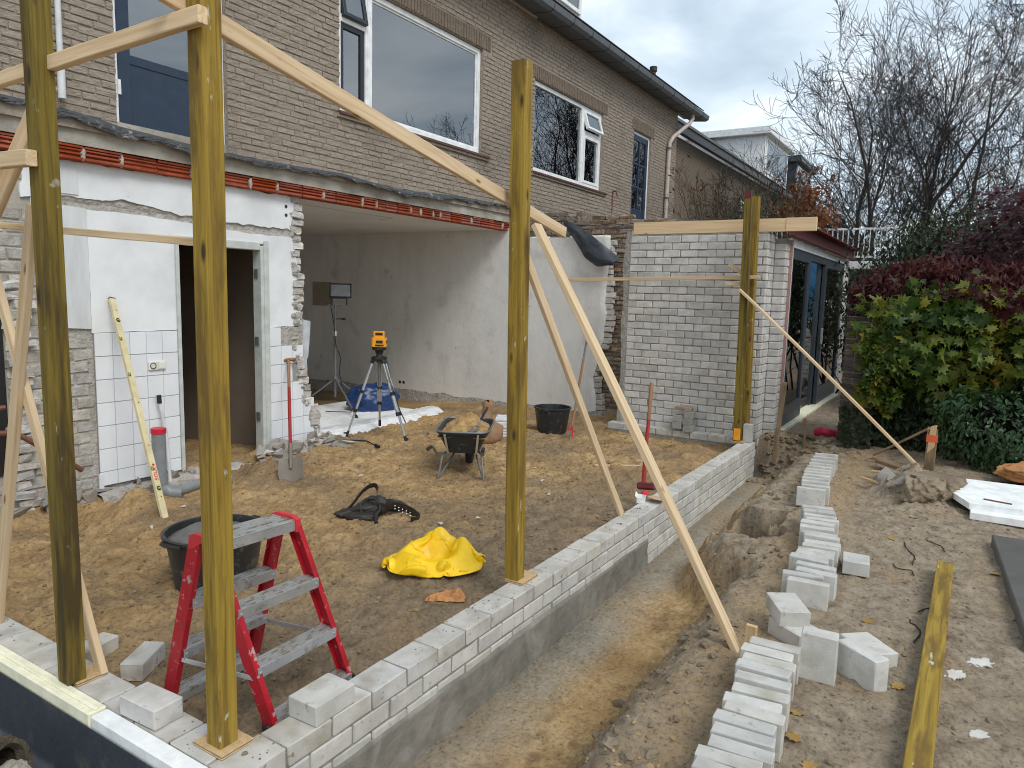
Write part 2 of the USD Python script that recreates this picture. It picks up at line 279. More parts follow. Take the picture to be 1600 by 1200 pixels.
# metals, plastics, cloth, glass
def plain(name, c, rough=.5, metallic=0.0, bump=.12, bscale=30, spec=.4, scale=10, var=0.0, dirt=None, coord='object'):
    return mat(name, two(c, .85, 1.12), scale=scale, rough=rough, metallic=metallic, bump=bump, bscale=bscale, bdist=.004, spec=spec, var=var, speck=dirt, coord=coord)
plain('white_frame', (.78, .79, .79), .35, bump=.03)
plain('navy_paint', (.020, .034, .062), .35, bump=.04)
plain('black_frame', (.018, .022, .03), .35, bump=.04)
plain('anthracite', (.045, .056, .068), .4, bump=.03)
plain('gutter_zinc', (.105, .115, .125), .45, bump=.1, dirt=(.62, 12, (.16, .16, .155), .1))
plain('cream_pipe', (.50, .43, .37), .45)
plain('sill_tile', (.105, .045, .035), .4, var=.15)
plain('roof_tile', (.045, .040, .038), .7, var=.25, bump=.4)
plain('roof_felt', (.075, .075, .078), .8, bump=.5)
plain('bitumen', (.060, .062, .065), .5, bump=1.0, bscale=30, dirt=(.60, 13, (.25, .245, .235), .08))
plain('membrane', (.042, .049, .060), .45, bump=.6, bscale=45, dirt=(.56, 9, (.095, .092, .088), .2))
plain('foam_cream', (.80, .77, .58), .8, bump=.3, bscale=80, dirt=(.68, 9, (.60, .55, .38), .1))
plain('foam_white', (.80, .81, .80), .8, bump=.4, bscale=90, dirt=(.70, 40, (.12, .09, .06), .03))
plain('foil_white', (.70, .71, .72), .35, bump=.7, bscale=18, dirt=(.64, 7, (.42, .38, .32), .12))
plain('red_lead', (.115, .016, .018), .5, bump=.15, dirt=(.64, 14, (.20, .05, .04), .1))
plain('ladder_red', (.40, .012, .022), .42, bump=.1, dirt=(.60, 26, (.46, .27, .27), .05))
plain('aluminium', (.60, .61, .62), .38, .85, bump=.1, dirt=(.56, 14, (.33, .29, .235), .12))
plain('red_tape', (.58, .10, .035), .6)
plain('muddy_aluminium', (.46, .45, .43), .5, .5, bump=.3, dirt=(.50, 20, (.24, .19, .13), .1))
plain('grey_steel', (.22, .225, .23), .5, .6, bump=.15, dirt=(.6, 20, (.20, .16, .11), .12))
plain('bright_steel', (.62, .63, .65), .3, .9)
plain('muddy_steel', (.20, .175, .145), .6, .3, bump=.3, dirt=(.55, 20, (.22, .16, .10), .12))
plain('black_plastic', (.018, .019, .02), .45, bump=.15, dirt=(.58, 16, (.10, .092, .078), .14))
plain('black_rubber', (.014, .015, .016), .6, dirt=(.60, 20, (.09, .075, .055), .12))
plain('wet_cement', (.135, .13, .12), .45, bump=.9, bscale=40)
plain('orange_plastic', (.80, .33, .012), .35, bump=.03)
plain('red_plastic', (.56, .016, .035), .4, bump=.03)
plain('pink_tape', (.40, .22, .20), .6)
plain('signal_red', (.55, .03, .04), .4, bump=.05)
plain('pvc_grey', (.215, .225, .235), .4, bump=.03, dirt=(.66, 9, (.36, .33, .28), .1))
plain('pvc_white', (.62, .63, .64), .4, bump=.03)
plain('outlet_plastic', (.70, .69, .62), .35, bump=.02)
plain('level_yellow', (.60, .51, .30), .45, bump=.08, dirt=(.62, 18, (.45, .37, .22), .1))
plain('vial_green', (.30, .50, .06), .15, bump=0)
plain('yellow_sheet', (.80, .51, .008), .42, bump=.12, bscale=30, dirt=(.68, 14, (.30, .20, .06), .06))
plain('blue_sheet', (.012, .040, .13), .35, bump=.3, bscale=25)
plain('blue_board', (.035, .16, .33), .5, scale=3, dirt=(.68, 6, (.12, .25, .36), .1))
plain('leather', (.030, .024, .021), .5, bump=.4, bscale=60, dirt=(.60, 25, (.12, .095, .065), .1))
plain('cardboard', (.50, .33, .20), .8)
plain('brown_paper', (.27, .16, .085), .8, bump=.5)
plain('pale_panel', (.36, .31, .24), .8)
plain('paper', (.74, .73, .72), .7)
plain('orange_rag', (.48, .22, .08), .8, bump=.6, dirt=(.5, 14, (.34, .17, .07), .12))
plain('lamp_glass', (.30, .31, .32), .12, bump=.5, bscale=160, spec=.6)
plain('grey_paver', (.095, .090, .083), .75, bump=.5, bscale=50, scale=4, dirt=(.6, 8, (.13, .11, .085), .15), coord='world')
plain('grey_block', (.30, .29, .27), .85, bump=.4, bscale=50, var=.12)
plain('door_frame_paint', (.50, .52, .49), .5, bump=.1, dirt=(.68, 20, (.34, .26, .18), .06))
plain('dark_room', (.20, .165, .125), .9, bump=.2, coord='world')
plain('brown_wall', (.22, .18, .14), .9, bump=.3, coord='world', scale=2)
plain('rubble', (.30, .27, .235), .9, bump=.9, bscale=30, var=.3, dirt=(.55, 10, (.17, .125, .08), .15))
plain('white_flake', (.56, .54, .50), .8, bump=.3)
plain('copper_pipe', (.20, .085, .055), .5, .4)
plain('cable', (.012, .012, .013), .5)
plain('curtain_grey', (.50, .53, .56), .85, bump=.15)
plain('rail_white', (.72, .73, .74), .5)
plain('red_stain', (.32, .05, .04), .7)
plain('orange_paint', (.80, .30, .01), .6)
plain('pink_rubber', (.50, .025, .06), .4)
usdkit.material(stage, '/World/Looks/window_glass', {'f': ('fresnel', {'IOR': 3.0}), 't': ('transparent_bsdf', {'color': (.86, .9, .9)}), 'g': ('glossy_bsdf', {'roughness': 0.0, 'color': (.95, .97, 1)}), 'm': ('mix_closure', {})},
                [('f.fac', 'm.fac'), ('t.BSDF', 'm.closure1'), ('g.BSDF', 'm.closure2')], surface='m.closure')

# soil: 'soil' primvar = (humus, wet, cement film), 'soil2' = (orange sand, foot-worn dark mud, -)
usdkit.material(stage, '/World/Looks/soil', {
    'geo': ('geometry', {}), 'a': ('attribute', {'attribute': 'soil'}), 'sa': ('separate_color', {'color_type': 'rgb'}), 'a2': ('attribute', {'attribute': 'soil2'}), 'sb': ('separate_color', {'color_type': 'rgb'}),
    'n1': ('noise_texture', {'scale': 2.3, 'detail': 8.0, 'roughness': .62, 'distortion': .4}), 'r1': ('rgb_ramp', {'ramp': [(0.30, (.28, .178, .083)), (0.45, (.42, .28, .138)), (0.58, (.50, .345, .178)), (0.75, (.57, .415, .235))]}),
    'n2': ('noise_texture', {'scale': 9.0, 'detail': 8.0, 'roughness': .66}), 'r2': ('rgb_ramp', {'ramp': [(0.44, (0,) * 3), (0.64, (.9,) * 3)]}), 'm2': ('mix', {'color2': (.215, .135, .066)}),
    'rh': ('rgb_ramp', {'ramp': [(0.3, (.185, .143, .10)), (0.48, (.315, .25, .178)), (0.7, (.41, .335, .245))]}), 'mh': ('mix', {}),
    'ro': ('rgb_ramp', {'ramp': [(0.3, (.40, .235, .09)), (0.7, (.57, .375, .17))]}), 'mo': ('mix', {}),
    'rm': ('rgb_ramp', {'ramp': [(0.3, (.16, .115, .072)), (0.7, (.31, .232, .15))]}), 'mm': ('mix', {}),
    'rc': ('rgb_ramp', {'ramp': [(0.3, (.28, .25, .195)), (0.7, (.44, .395, .315))]}), 'mc': ('mix', {}),
    'n3': ('noise_texture', {'scale': 42.0, 'detail': 8.0, 'roughness': .74}), 'r3': ('rgb_ramp', {'ramp': [(0.33, (.38,) * 3), (0.46, (.93,) * 3), (0.68, (1.22,) * 3)]}), 'm3': ('mix', {'mix_type': 'multiply', 'fac': 1.0}),
    'wv': ('map_range', {'to_min': 1.0, 'to_max': .55}), 'h': ('hsv', {}), 'rr': ('map_range', {'to_min': .92, 'to_max': .55}),
    'bn': ('noise_texture', {'scale': 34.0, 'detail': 10.0, 'roughness': .75}), 'b': ('bump', {'strength': .9, 'distance': .022}), 'p': ('principled_bsdf', {'specular_ior_level': .25})},
    [('a.color', 'sa.color'), ('a2.color', 'sb.color'), ('geo.position', 'n1.vector'), ('geo.position', 'n2.vector'), ('geo.position', 'n3.vector'), ('geo.position', 'bn.vector'), ('n1.fac', 'r1.fac'), ('n2.fac', 'r2.fac'), ('r2.color', 'm2.fac'), ('r1.color', 'm2.color1'),
     ('sb.r', 'mo.fac'), ('m2.color', 'mo.color1'), ('n1.fac', 'ro.fac'), ('ro.color', 'mo.color2'), ('sa.r', 'mh.fac'), ('mo.color', 'mh.color1'), ('n2.fac', 'rh.fac'), ('rh.color', 'mh.color2'),
     ('sb.g', 'mm.fac'), ('mh.color', 'mm.color1'), ('n2.fac', 'rm.fac'), ('rm.color', 'mm.color2'), ('sa.b', 'mc.fac'), ('mm.color', 'mc.color1'), ('n2.fac', 'rc.fac'), ('rc.color', 'mc.color2'),
     ('n3.fac', 'r3.fac'), ('mc.color', 'm3.color1'), ('r3.color', 'm3.color2'), ('sa.g', 'wv.value'), ('wv.result', 'h.value'), ('m3.color', 'h.color'), ('h.color', 'p.base_color'), ('sa.g', 'rr.value'), ('rr.result', 'p.roughness'), ('bn.fac', 'b.height'), ('b.normal', 'p.normal')], surface='p.BSDF')
mat('clod', [(0.3, (.22, .145, .07)), (0.55, (.32, .215, .11)), (0.75, (.41, .29, .155))], scale=3, bump=.8, bscale=50, bdist=.01, coord='world', var=.3)
mat('dark_clod', [(0.3, (.15, .112, .074)), (0.55, (.24, .185, .127)), (0.75, (.33, .265, .19))], scale=3, bump=.8, bscale=50, bdist=.01, coord='world', var=.3)
mat('pile_sand', [(0.3, (.26, .15, .06)), (0.55, (.40, .255, .11)), (0.75, (.50, .335, .165))], scale=14, bump=.9, bscale=40, bdist=.02, coord='world')
mat('bark', [(0.3, (.018, .015, .013)), (0.7, (.060, .050, .042))], scale=20, bump=.8, bscale=30, bdist=.02, coord='world', stretch=(1, 1, .3))
mat('mud', [(0.3, (.05, .04, .026)), (0.7, (.13, .105, .07))], scale=14, bump=.9, bscale=40, bdist=.02)
mat('twig_bark', [(0.3, (.014, .011, .011)), (0.7, (.038, .030, .028))], scale=10, coord='world', bump=0)
mat('green_twig', [(0.3, (.045, .042, .022)), (0.7, (.10, .085, .05))], scale=6, coord='world', bump=0)
def leaf(name, stops, trans=.3, rough=.5):
    nodes = {'geo': ('geometry', {}), 'oi': ('object_info', {}), 'or': ('math', {'math_type': 'add'}), 'of': ('math', {'math_type': 'fraction'}), 'n': ('noise_texture', {'scale': 1.8, 'detail': 3.0}), 'ad': ('math', {'math_type': 'multiply_add', 'value2': .8, 'value3': -.20}), 'sm': ('math', {'math_type': 'add'}), 'k': ('math', {'math_type': 'multiply', 'value2': .55}), 'r': ('rgb_ramp', {'ramp': stops}),
             'p': ('principled_bsdf', {'roughness': rough, 'specular_ior_level': .35}), 't': ('translucent_bsdf', {}), 'm': ('mix_closure', {'fac': trans})}
    links = [('geo.position', 'n.vector'), ('geo.random_per_island', 'or.value1'), ('oi.random', 'or.value2'), ('or.value', 'of.value1'), ('of.value', 'ad.value1'), ('n.fac', 'k.value1'), ('ad.value', 'sm.value1'), ('k.value', 'sm.value2'), ('sm.value', 'r.fac'), ('r.color', 'p.base_color'), ('r.color', 't.color'), ('p.BSDF', 'm.closure1'), ('t.BSDF', 'm.closure2')]
    return usdkit.material(stage, '/World/Looks/' + name, nodes, links, surface='m.closure')
leaf('maple_leaf', [(0.0, (.014, .034, .006)), (0.30, (.026, .056, .009)), (0.54, (.048, .086, .012)), (0.70, (.085, .125, .015)), (0.82, (.21, .18, .02)), (0.91, (.34, .16, .02)), (0.98, (.18, .07, .02))], trans=.25)
leaf('creeper_leaf', [(0.0, (.016, .005, .005)), (0.35, (.042, .008, .008)), (0.6, (.085, .014, .011)), (0.8, (.125, .042, .014)), (1.0, (.07, .07, .018))], rough=.6)
leaf('evergreen_leaf', [(0.0, (.012, .030, .012)), (0.5, (.026, .058, .020)), (1.0, (.060, .105, .035))], trans=.15, rough=.32)
leaf('dark_red_leaf', [(0.0, (.020, .007, .010)), (0.5, (.048, .010, .013)), (1.0, (.09, .020, .02))])
leaf('rust_leaf', [(0.0, (.07, .022, .010)), (0.5, (.15, .045, .014)), (1.0, (.25, .09, .022))])
leaf('ivy_leaf', [(0.0, (.010, .016, .007)), (0.5, (.022, .034, .012)), (1.0, (.045, .06, .022))], trans=.15)
leaf('fallen_leaf', [(0.0, (.22, .11, .03)), (0.5, (.34, .20, .05)), (1.0, (.40, .26, .08))], trans=.1)
leaf('green_bramble', [(0.0, (.014, .026, .006)), (0.4, (.035, .055, .010)), (0.65, (.06, .08, .014)), (0.85, (.10, .055, .018)), (1.0, (.14, .11, .025))], trans=.2)

# ---------------------------------------------------------------- ground
def sm(a, b, x): t = np.clip((x - a) / (b - a), 0, 1); return t * t * (3 - 2 * t)
def fb(x, y, s, o=4, seed=0): return meshkit.fbm(np.stack([x * s, y * s, np.zeros_like(x) + seed * 3.7], -1), o, seed) - .5
def ground(x, y):
    """height and soil weights at the points x, y"""
    x, y = np.broadcast_arrays(np.asarray(x, float), np.asarray(y, float))
    lo, mid, hi, vh = fb(x, y, .7, 4, 1), fb(x, y, 2.6, 4, 2), fb(x, y, 9, 4, 3), fb(x, y, 26, 3, 4) * 1.5 + .5 * fb(x, y, 52, 2, 14)
    rid = np.abs(fb(x, y, 5.0, 3, 9)) * 2
    inside = (x > 1.505) & (y > 2.035) & (x < 9.75)
    zi = -.10 - .14 * sm(6.3, 8.5, y) + .07 * lo + .08 * mid + .065 * hi + .028 * vh - .04 * np.maximum(0, .35 - rid)
    zi += .13 * np.exp(-((x - 3.22) ** 2 / .03 + (y - 5.55) ** 2 / .04)) - .03 * np.exp(-((x - 4.0) ** 2 / .06 + (y - 5.5) ** 2 / .06)) - .16 * np.exp(-((x - 2.75) ** 2 / .08 + (y - 5.5) ** 2 / .12))
    zi += .035 * np.exp(-((x - 5.0) ** 2 / .3 + (y - 5.9) ** 2 / .06))
    zi -= .03 * np.exp(-((y - 2.2) ** 2 / .03)) + .10 * np.exp(-((y - 5.95) / .22) ** 2) * sm(5.0, 4.4, x) + .17 * np.exp(-((x - 3.85) ** 2 / .09 + (y - 5.72) ** 2 / .07))
    # outside: garden, trench along the wall, trench left of the corner
    e = .16 * fb(x, y, 1.3, 4, 5) + .07 * fb(x, y, 6, 3, 6) - .36 * sm(4.5, 5.05, x) * sm(8.7, 8.3, x)
    ty = sm(1.36, .93, y + e)                                    # 0 in the trench, 1 up in the garden
    ty = np.maximum(ty, sm(8.75, 9.05, x + e))
    tx = sm(.80, .35, x)
    up = np.where(x < 1.44, np.minimum(1, tx), ty)
    up = np.where((x < 1.44) & (y < 1.6), np.minimum(up, np.maximum(tx, ty)), up)
    bank = up * (1 - up) * 4
    zg = .055 * lo + .035 * mid + .032 * hi + .020 * vh
    zt = -.455 + .05 * sm(3, 8, x) + .02 * mid + .03 * hi * sm(1.9, 1.5, y) + .012 * vh
    zo = zt * (1 - up) + zg * up + bank * (.14 * mid + .15 * hi + .05 * vh)
    hole = sm(5.10, 5.15, x + .2 * hi) * sm(5.88, 5.83, x + .3 * hi) * sm(1.03, 1.07, y - .3 * hi) * sm(1.45, 1.38, y)
    zo = zo * (1 - hole) + (-.40 + .02 * mid) * hole
    pit = sm(8.42, 8.62, x) * sm(9.0, 8.9, x) * sm(1.45, 1.6, y)
    zo = zo - .12 * pit
    mound = .22 * np.exp(-((x - 7.15) ** 2 / .25 + (y - .25) ** 2 / .05)) * (1 + 1.6 * hi)
    zo = zo + mound * (1 - hole) + .05 * np.exp(-((x - 6.3) ** 2 / .4 + (y - .9) ** 2 / .02))
    zo = zo + .5 * np.maximum(0, mid) * .1 * sm(.9, .2, y)
    z = np.where(inside, zi, zo)
    far = sm(12, 30, np.hypot(x, y)); z = z * (1 - far)
    n = fb(x, y, 1.8, 4, 7); n2 = fb(x, y, 4.5, 4, 8)
    humus = np.where(inside, -.02 + .8 * n, np.clip(sm(.55, .95, up) * 1.0 + bank * (.35 + 1.6 * n2), 0, 1))
    humus = np.where(~inside, np.clip(humus - .9 * np.maximum(0, n2 - .05) * 2 - .45 * sm(.55, .8, up) * np.exp(-((y - .78) ** 2) / .03), 0, 1), humus)
    wet = np.where(inside, .12 + .9 * n, .10 + .5 * n) + .5 * sm(1.75, 1.93, y) * (~inside) * (x > 1.5) * (x < 9) + .55 * pit + .5 * hole
    film = np.where(inside, 0, sm(1.50, 1.80, y + .12 * n2 * 2) * (x > 1.4) * (x < 9.0) * np.clip(.75 + 1.2 * n, 0, 1))
    orange = np.where(inside, .30 + 1.0 * n2 + .3 * sm(5, 6.4, y), .18 + 1.3 * n + .15 * (1 - up))
    mud = np.where(inside, np.clip(sm(3.7, 2.3, y + 2.6 * n) * .95 * sm(7.2, 5.2, x) + 1.2 * n + .06 + .30 * sm(.1, -.12, mid + hi), 0, 1), np.clip(.55 * hole + .7 * pit + bank * n2 * 2.0 + .9 * sm(8.2, 8.55, x) * sm(9.5, 9.1, x) * sm(1.25, 1.5, y), 0, 1))
    # the bare room floor below the screed edge is darker soil
    C = lambda a: np.clip(a, 0, 1)
    return z, np.stack([C(humus), C(wet), C(film)], -1), np.stack([C(orange), C(mud), np.zeros_like(x)], -1)
def gz(x, y): return float(ground(A3(x), A3(y))[0])

def spaced(dense, lo, hi, step, grow=1.25, growl=1.12):
    a = np.arange(dense[0], dense[1] + step / 2, step); L, R, s = [], [], step
    x = a[0]
    while x > lo: s *= growl; x -= s; L.append(x)
    s, x = step, a[-1]
    while x < hi: s *= grow; x += s; R.append(x)
    return np.array(L[::-1] + list(a) + R)
gx, gy = spaced((1.3, 6.5), -70, 140, .0155, 1.022), spaced((-.9, 6.3), -70, 90, .0155, 1.09)
GX, GY = np.meshgrid(gx, gy, indexing='ij')
GZ, S1, S2 = ground(GX, GY)
gm = MB().grid(np.stack([GX, GY, GZ], -1))
obj('ground', gm, 'soil', smooth=True, kind='structure', cols={'soil': S1.reshape(-1, 3), 'soil2': S2.reshape(-1, 3)})

# ---------------------------------------------------------------- brick helpers
def bond(a0, a1, z0, n, L, H, J, offs=(0, .5), cuts=(), zlow=None, zhigh=None, rng=RND, minlen=.03):
    """running bond: rows of (a, b, z, row) pieces between a0 and a1; cuts are (a0, a1, z0, z1) openings."""
    out = []
    for r in range(n):
        z = z0 + r * (H + J); o = offs[r % len(offs)] * (L + J); a = a0 - o
        while a < a1:
            segs = [(max(a, a0), min(a + L, a1))]
            for c in cuts:
                if z + H > c[2] + .01 and z < c[3] - .01:
                    segs = [s for q in segs for s in ((q[0], min(q[1], c[0])), (max(q[0], c[1]), q[1])) if s[1] - s[0] > minlen]
            for s in segs:
                if s[1] - s[0] < minlen: continue
                m = (s[0] + s[1]) / 2
                if zlow and z < zlow(m): continue
                if zhigh and z + H > zhigh(m): continue
                out.append((s[0], s[1], z, r))
            a += L + J
    return out
def face_M(origin, ea, eo):
    """local (a along the face, o outward, z up) -> world"""
    M = np.eye(4); M[:3, 0], M[:3, 1], M[:3, 2], M[:3, 3] = ea, eo, (0, 0, 1), origin; return M
def brick_box(mb, M, a0, a1, o0, o1, z0, z1, ch=.004, jit=.0015, tilt=0.0):
    lo, hi = A3(a0, o0, z0), A3(a1, o1, z1); v, f = box_arrays(hi - lo, ch)
    v = v + NP.uniform(-jit, jit, v.shape)
    if tilt: v = v @ trimesh.transformations.euler_matrix(*NP.uniform(-tilt, tilt, 3))[:3, :3].T
    v = v + (lo + hi) / 2; v = v @ M[:3, :3].T + M[:3, 3]
    if np.linalg.det(M[:3, :3]) < 0: f = f[:, ::-1]
    return mb.add(v, f)
def lay(parent, pieces, M, depth, H, mat_, proud=.004, name='brick', jit=.0015, ch=.004, near=None, limit=300, tilt=.0, rest='far_bricks'):
    """each piece one Mesh; past the limit the farthest from the camera become one mesh of kind stuff"""
    def dist(p): q = M[:3, :3] @ A3((p[0] + p[1]) / 2, 0, p[2]) + M[:3, 3]; return np.linalg.norm(q - A3(*CAM_P))
    ps = sorted(pieces, key=dist); mb2 = MB()
    for i, p in enumerate(ps):
        pr = proud + NP.uniform(-.0025, .0025)
        mb = MB() if i < limit else mb2
        brick_box(mb, M, p[0], p[1], pr - depth, pr, p[2], p[2] + H, ch if i < limit else min(ch, .003), jit, tilt)
        if i < limit: obj(name, mb, mat_, parent)
    if len(ps) > limit: obj(rest, mb2, mat_, parent, kind='stuff')

# ---------------------------------------------------------------- the two low walls of the new foundation
HB, JB, LB = .082, .010, .214
def low_wall(label, origin, ea, eo, length, rows, thick, exposed, cat='wall'):
    t = thing('low_brick_wall', label, cat)
    M = face_M(origin, ea, eo)
    core = MB(); v, f = box_arrays((length - .004, thick - .012, rows * (HB + JB) + .1)); core.add((v + A3(length / 2, -thick / 2, -(rows * (HB + JB) + .1) / 2 - .006)) @ M[:3, :3].T + M[:3, 3], f if np.linalg.det(M[:3, :3]) > 0 else f[:, ::-1])
    obj('mortar', core, 'grey_mortar', t)
    for r in range(rows):
        for p in bond(0, length, -HB - r * (HB + JB), 1, LB, HB, JB, offs=((0, .5)[r % 2],)):
            if exposed(r, (p[0] + p[1]) / 2):
                mb = MB(); brick_box(mb, M, p[0], p[1], -thick + NP.uniform(-.002, .002), NP.uniform(-.003, .003), p[2], p[2] + HB, .005, .0022)
                obj('brick', mb, 'dusty_lime_brick' if r == 0 else 'lime_brick', t)
    return t, M
wallB, MB_ = low_wall('long low white lime brick wall running from the front corner to the garden room', (1.432, 1.95, 0), (1, 0, 0), (0, -1, 0), 7.19, 5, .152,
                      lambda r, a: r < 2 or (r == 2) or a > 3.72)
wallA, MA_ = low_wall('short low lime brick wall beside the foam board at the left front', (1.43, 2.11, 0), (0, 1, 0), (-1, 0, 0), 4.08, 3, .150, lambda r, a: True)
# cement render over the lower courses of the long wall
n, m = 240, 26
ax = np.linspace(0, 3.80, n); tt = np.linspace(0, 1, m); AX, TT = np.meshgrid(ax, tt, indexing='ij')
top = -.205 + .018 * fb(ax, ax * 0, 2.2, 4, 21) * 2 - .012 + .05 * sm(.9, .0, ax) * 0
endx = .06 * fb(tt, tt * 0, 4, 3, 22)
ZZ = top[:, None] * (1 - TT) - .52 * TT; XX = 1.42 + AX + sm(3.4, 3.8, AX) * endx[None, :]
OO = .012 + .010 * fb(XX, ZZ, 3.0, 4, 23) * 2 + .006 * fb(XX, ZZ, 14, 3, 24) * 2; OO = np.maximum(OO, .003); OO[:, 0] = -.002; OO[-1] = -.002
obj('cement_render', MB().grid(np.stack([XX, 1.95 - OO, ZZ], -1)[:, ::-1]), 'cement_render', wallB, smooth=True)
# squeezed mortar smears on the inner top edge
# ---------------------------------------------------------------- foam board and black membrane left of the short wall
foam = thing('foam_board', 'cream insulation foam board edge along the short low wall at the left', 'insulation board')
obj('panel', MB().box((1.352, 2.72, -.5), (1.424, 6.0, .012), .006), 'foam_cream', foam)
obj('groove_lip', MB().box((1.376, 2.723, .0125), (1.392, 5.99, .019), .002), 'foam_cream', foam)
foam2 = thing('foam_board', 'white insulation foam board at the front corner, continuing the cream one', 'insulation board')
obj('panel', MB().box((1.355, 1.9, -.5), (1.423, 2.712, .006), .006), 'foam_white', foam2)
# membrane: hangs on the board's face, then runs over the trench towards the left
n, m = 120, 60
s = np.linspace(0, 1, m); yy = np.linspace(1.0, 5.6, n); Y2, S = np.meshgrid(yy, s, indexing='ij')
prof_x = np.interp(s, [0, .22, .32, .6, 1], [1.346, 1.335, 1.25, .80, .0]); prof_z = np.interp(s, [0, .22, .32, .6, 1], [-.035, -.30, -.37, -.36, -.02])
wr = fb(Y2, S * 2.2, 2.5, 4, 31); wr2 = fb(Y2 + S * 1.2, S * 1.5 - Y2 * .4, 5, 3, 32)
X3 = prof_x[None] + S * .0 - np.abs(wr) * .08 * sm(.2, .4, S); Z3 = prof_z[None] + (.11 * wr + .07 * np.abs(wr2)) * sm(.22, .45, S) + .02 * sm(0, .2, S) * wr2
obj('membrane', MB().slab(np.stack([X3, Y2, Z3], -1), -.003), 'membrane', smooth=True, label='black plastic membrane draped from the foam board down into the trench', category='membrane')

# ---------------------------------------------------------------- white garden-room wall
t = thing('lime_brick_wall', 'tall wall of white lime bricks with grey joints under the long timber beam', 'wall')
WX = 8.87; HW = .0815; JW = .010
Mw = face_M((WX, 3.75, 0), (0, -1, 0), (-1, 0, 0))
obj('mortar', MB().box((WX + .002, 2.026, -.12), (WX + .10, 3.75, 2.452)), 'grey_mortar', t)
pcs = bond(0, 1.73, -.03, 27, LB, HW, JW, offs=(0, .5))
lay(t, pcs, Mw, .10, HW, 'wall_lime_brick', proud=.006, jit=.0035, ch=.006)
# first pier: its return face, then the set-back pier next to the door
Ms = face_M((WX, 2.02, 0), (1, 0, 0), (0, -1, 0))
obj('pier_mortar', MB().box((WX + .101, 2.024, -.25), (9.20, 2.20, 2.45)), 'grey_mortar', t)
for r in range(30):
    z = -.03 + (r - 3) * (HW + JW)
    for a, b in (((.11, .21), (.22, .325)) if r % 2 else ((.11, .325),)):
        mb = MB(); brick_box(mb, Ms, a, b, -.08, .004 + NP.uniform(-.004, .004), z, z + HW, .006, .003); obj('brick', mb, 'wall_lime_brick', t)
Mp = face_M((9.195, 2.02, 0), (0, -1, 0), (-1, 0, 0))
obj('pier_mortar', MB().box((9.20, 1.894, -.3), (9.44, 2.20, 2.40)), 'grey_mortar', t)
for r in range(29):
    z = -.03 + (r - 3) * (HW + JW)
    mb = MB(); brick_box(mb, Mp, .006, .135 + .0, -.10, NP.uniform(-.004, .004), z, z + HW, .006, .003); obj('brick', mb, 'wall_lime_brick', t)
    mb = MB(); v, f = box_arrays((.13, .09, HW), .006); mb.add(v + NP.uniform(-.003, .003, v.shape) + A3(9.365, 1.932, z + HW / 2), f); obj('brick', mb, 'wall_lime_brick', t)
# mortar-smeared edge strip at its left end
n, m = 110, 8
zz = np.linspace(-.1, 2.50, n); w = np.linspace(0, 1, m); ZQ, WQ = np.meshgrid(zz, w, indexing='ij')
YQ = 3.745 + WQ * (.10 + .05 * fb(ZQ, ZQ * 0, 3, 4, 41) * 2); XQ = WX - .004 + .02 * fb(ZQ, WQ, 8, 4, 42) + .03 * WQ
obj('mortar_strip', MB().slab(np.stack([XQ, YQ, ZQ], -1), .03), 'torn_plaster', t, smooth=True)
# footing course in front of it
t = thing('footing_course', 'row of grey lime bricks along the foot of the tall white wall', 'bricks')
for k in range(8):
    mb = MB(); y0 = 2.115 + k * .2245; mb.box((8.705, y0, -.085), (8.853, y0 + .214, -.003), .005, jit=.0025); obj('brick', mb, 'dusty_lime_brick', t)
obj('mortar', MB().box((8.712, 2.113, -.2), (8.85, 3.9, -.012)), 'grey_mortar', t)

# ---------------------------------------------------------------- the house
house = thing('house', 'brown brick house with its rear ground-floor wall torn open above a white painted inner wall', 'house')
FY = 6.05
OPEN = {'door': (3.47, 4.53, 2.90, 5.05), 'win': (5.97, 8.74, 3.62, 5.05), 'win2': (10.19, 12.74, 3.62, 5.03), 'door2': (14.19, 15.16, 3.18, 5.05)}
def holes_wall(mb, x0, x1, z0, z1, y0, y1, holes):
    xs = sorted({x0, x1, *[h[0] for h in holes], *[h[1] for h in holes]})
    for a, b in zip(xs[:-1], xs[1:]):
        hs = sorted([h for h in holes if h[0] < b - 1e-6 and h[1] > a + 1e-6], key=lambda h: h[2]); z = z0
        for h in hs:
            if h[2] > z: mb.box((a, y0, z), (b, y1, h[2]))
            z = max(z, h[3])
        if z1 > z: mb.box((a, y0, z), (b, y1, z1))
    return mb
zlow_pts = [(-2, 2.97), (3.0, 2.965), (3.3, 2.945), (3.48, 2.915), (4.5, 2.875), (5.2, 2.89), (6, 2.915), (6.9, 2.865), (8, 2.93), (9.4, 2.965), (10.8, 2.965), (11.2, 2.2), (17, 2.2)]
zlow = lambda x: np.interp(x, [p[0] for p in zlow_pts], [p[1] for p in zlow_pts])
facade = obj('facade_wall', holes_wall(MB(), -1.5, 16.72, 2.86, 5.985, FY + .006, FY + .11, list(OPEN.values())).box((11.0, FY + .006, 1.0), (16.72, FY + .11, 2.86)), 'facade_mortar', house)
lint = [(5.9, 8.95, 5.055, 5.26), (10.12, 12.95, 5.035, 5.24), (14.1, 15.3, 5.055, 5.26)]
Mf = face_M((0, FY, 0), (1, 0, 0), (0, -1, 0))
pcs = bond(-1.2, 16.72, 2.6, 54, .208, .0505, .0118, offs=(0, .5, .27, .72), cuts=list(OPEN.values()) + lint, zlow=zlow)
lay(facade, pcs, Mf, .06, .0505, 'facade_brick', proud=.0035, jit=.0042, ch=.0045, limit=300, tilt=.006)
mb = MB()
for l in lint:
    x = l[0]
    while x < l[1] - .05:
        brick_box(mb, Mf, x, x + .05, -.05, .009 + NP.uniform(-.002, .003), l[2] + .003, l[3] - .006, .003, .0015); x += .0605
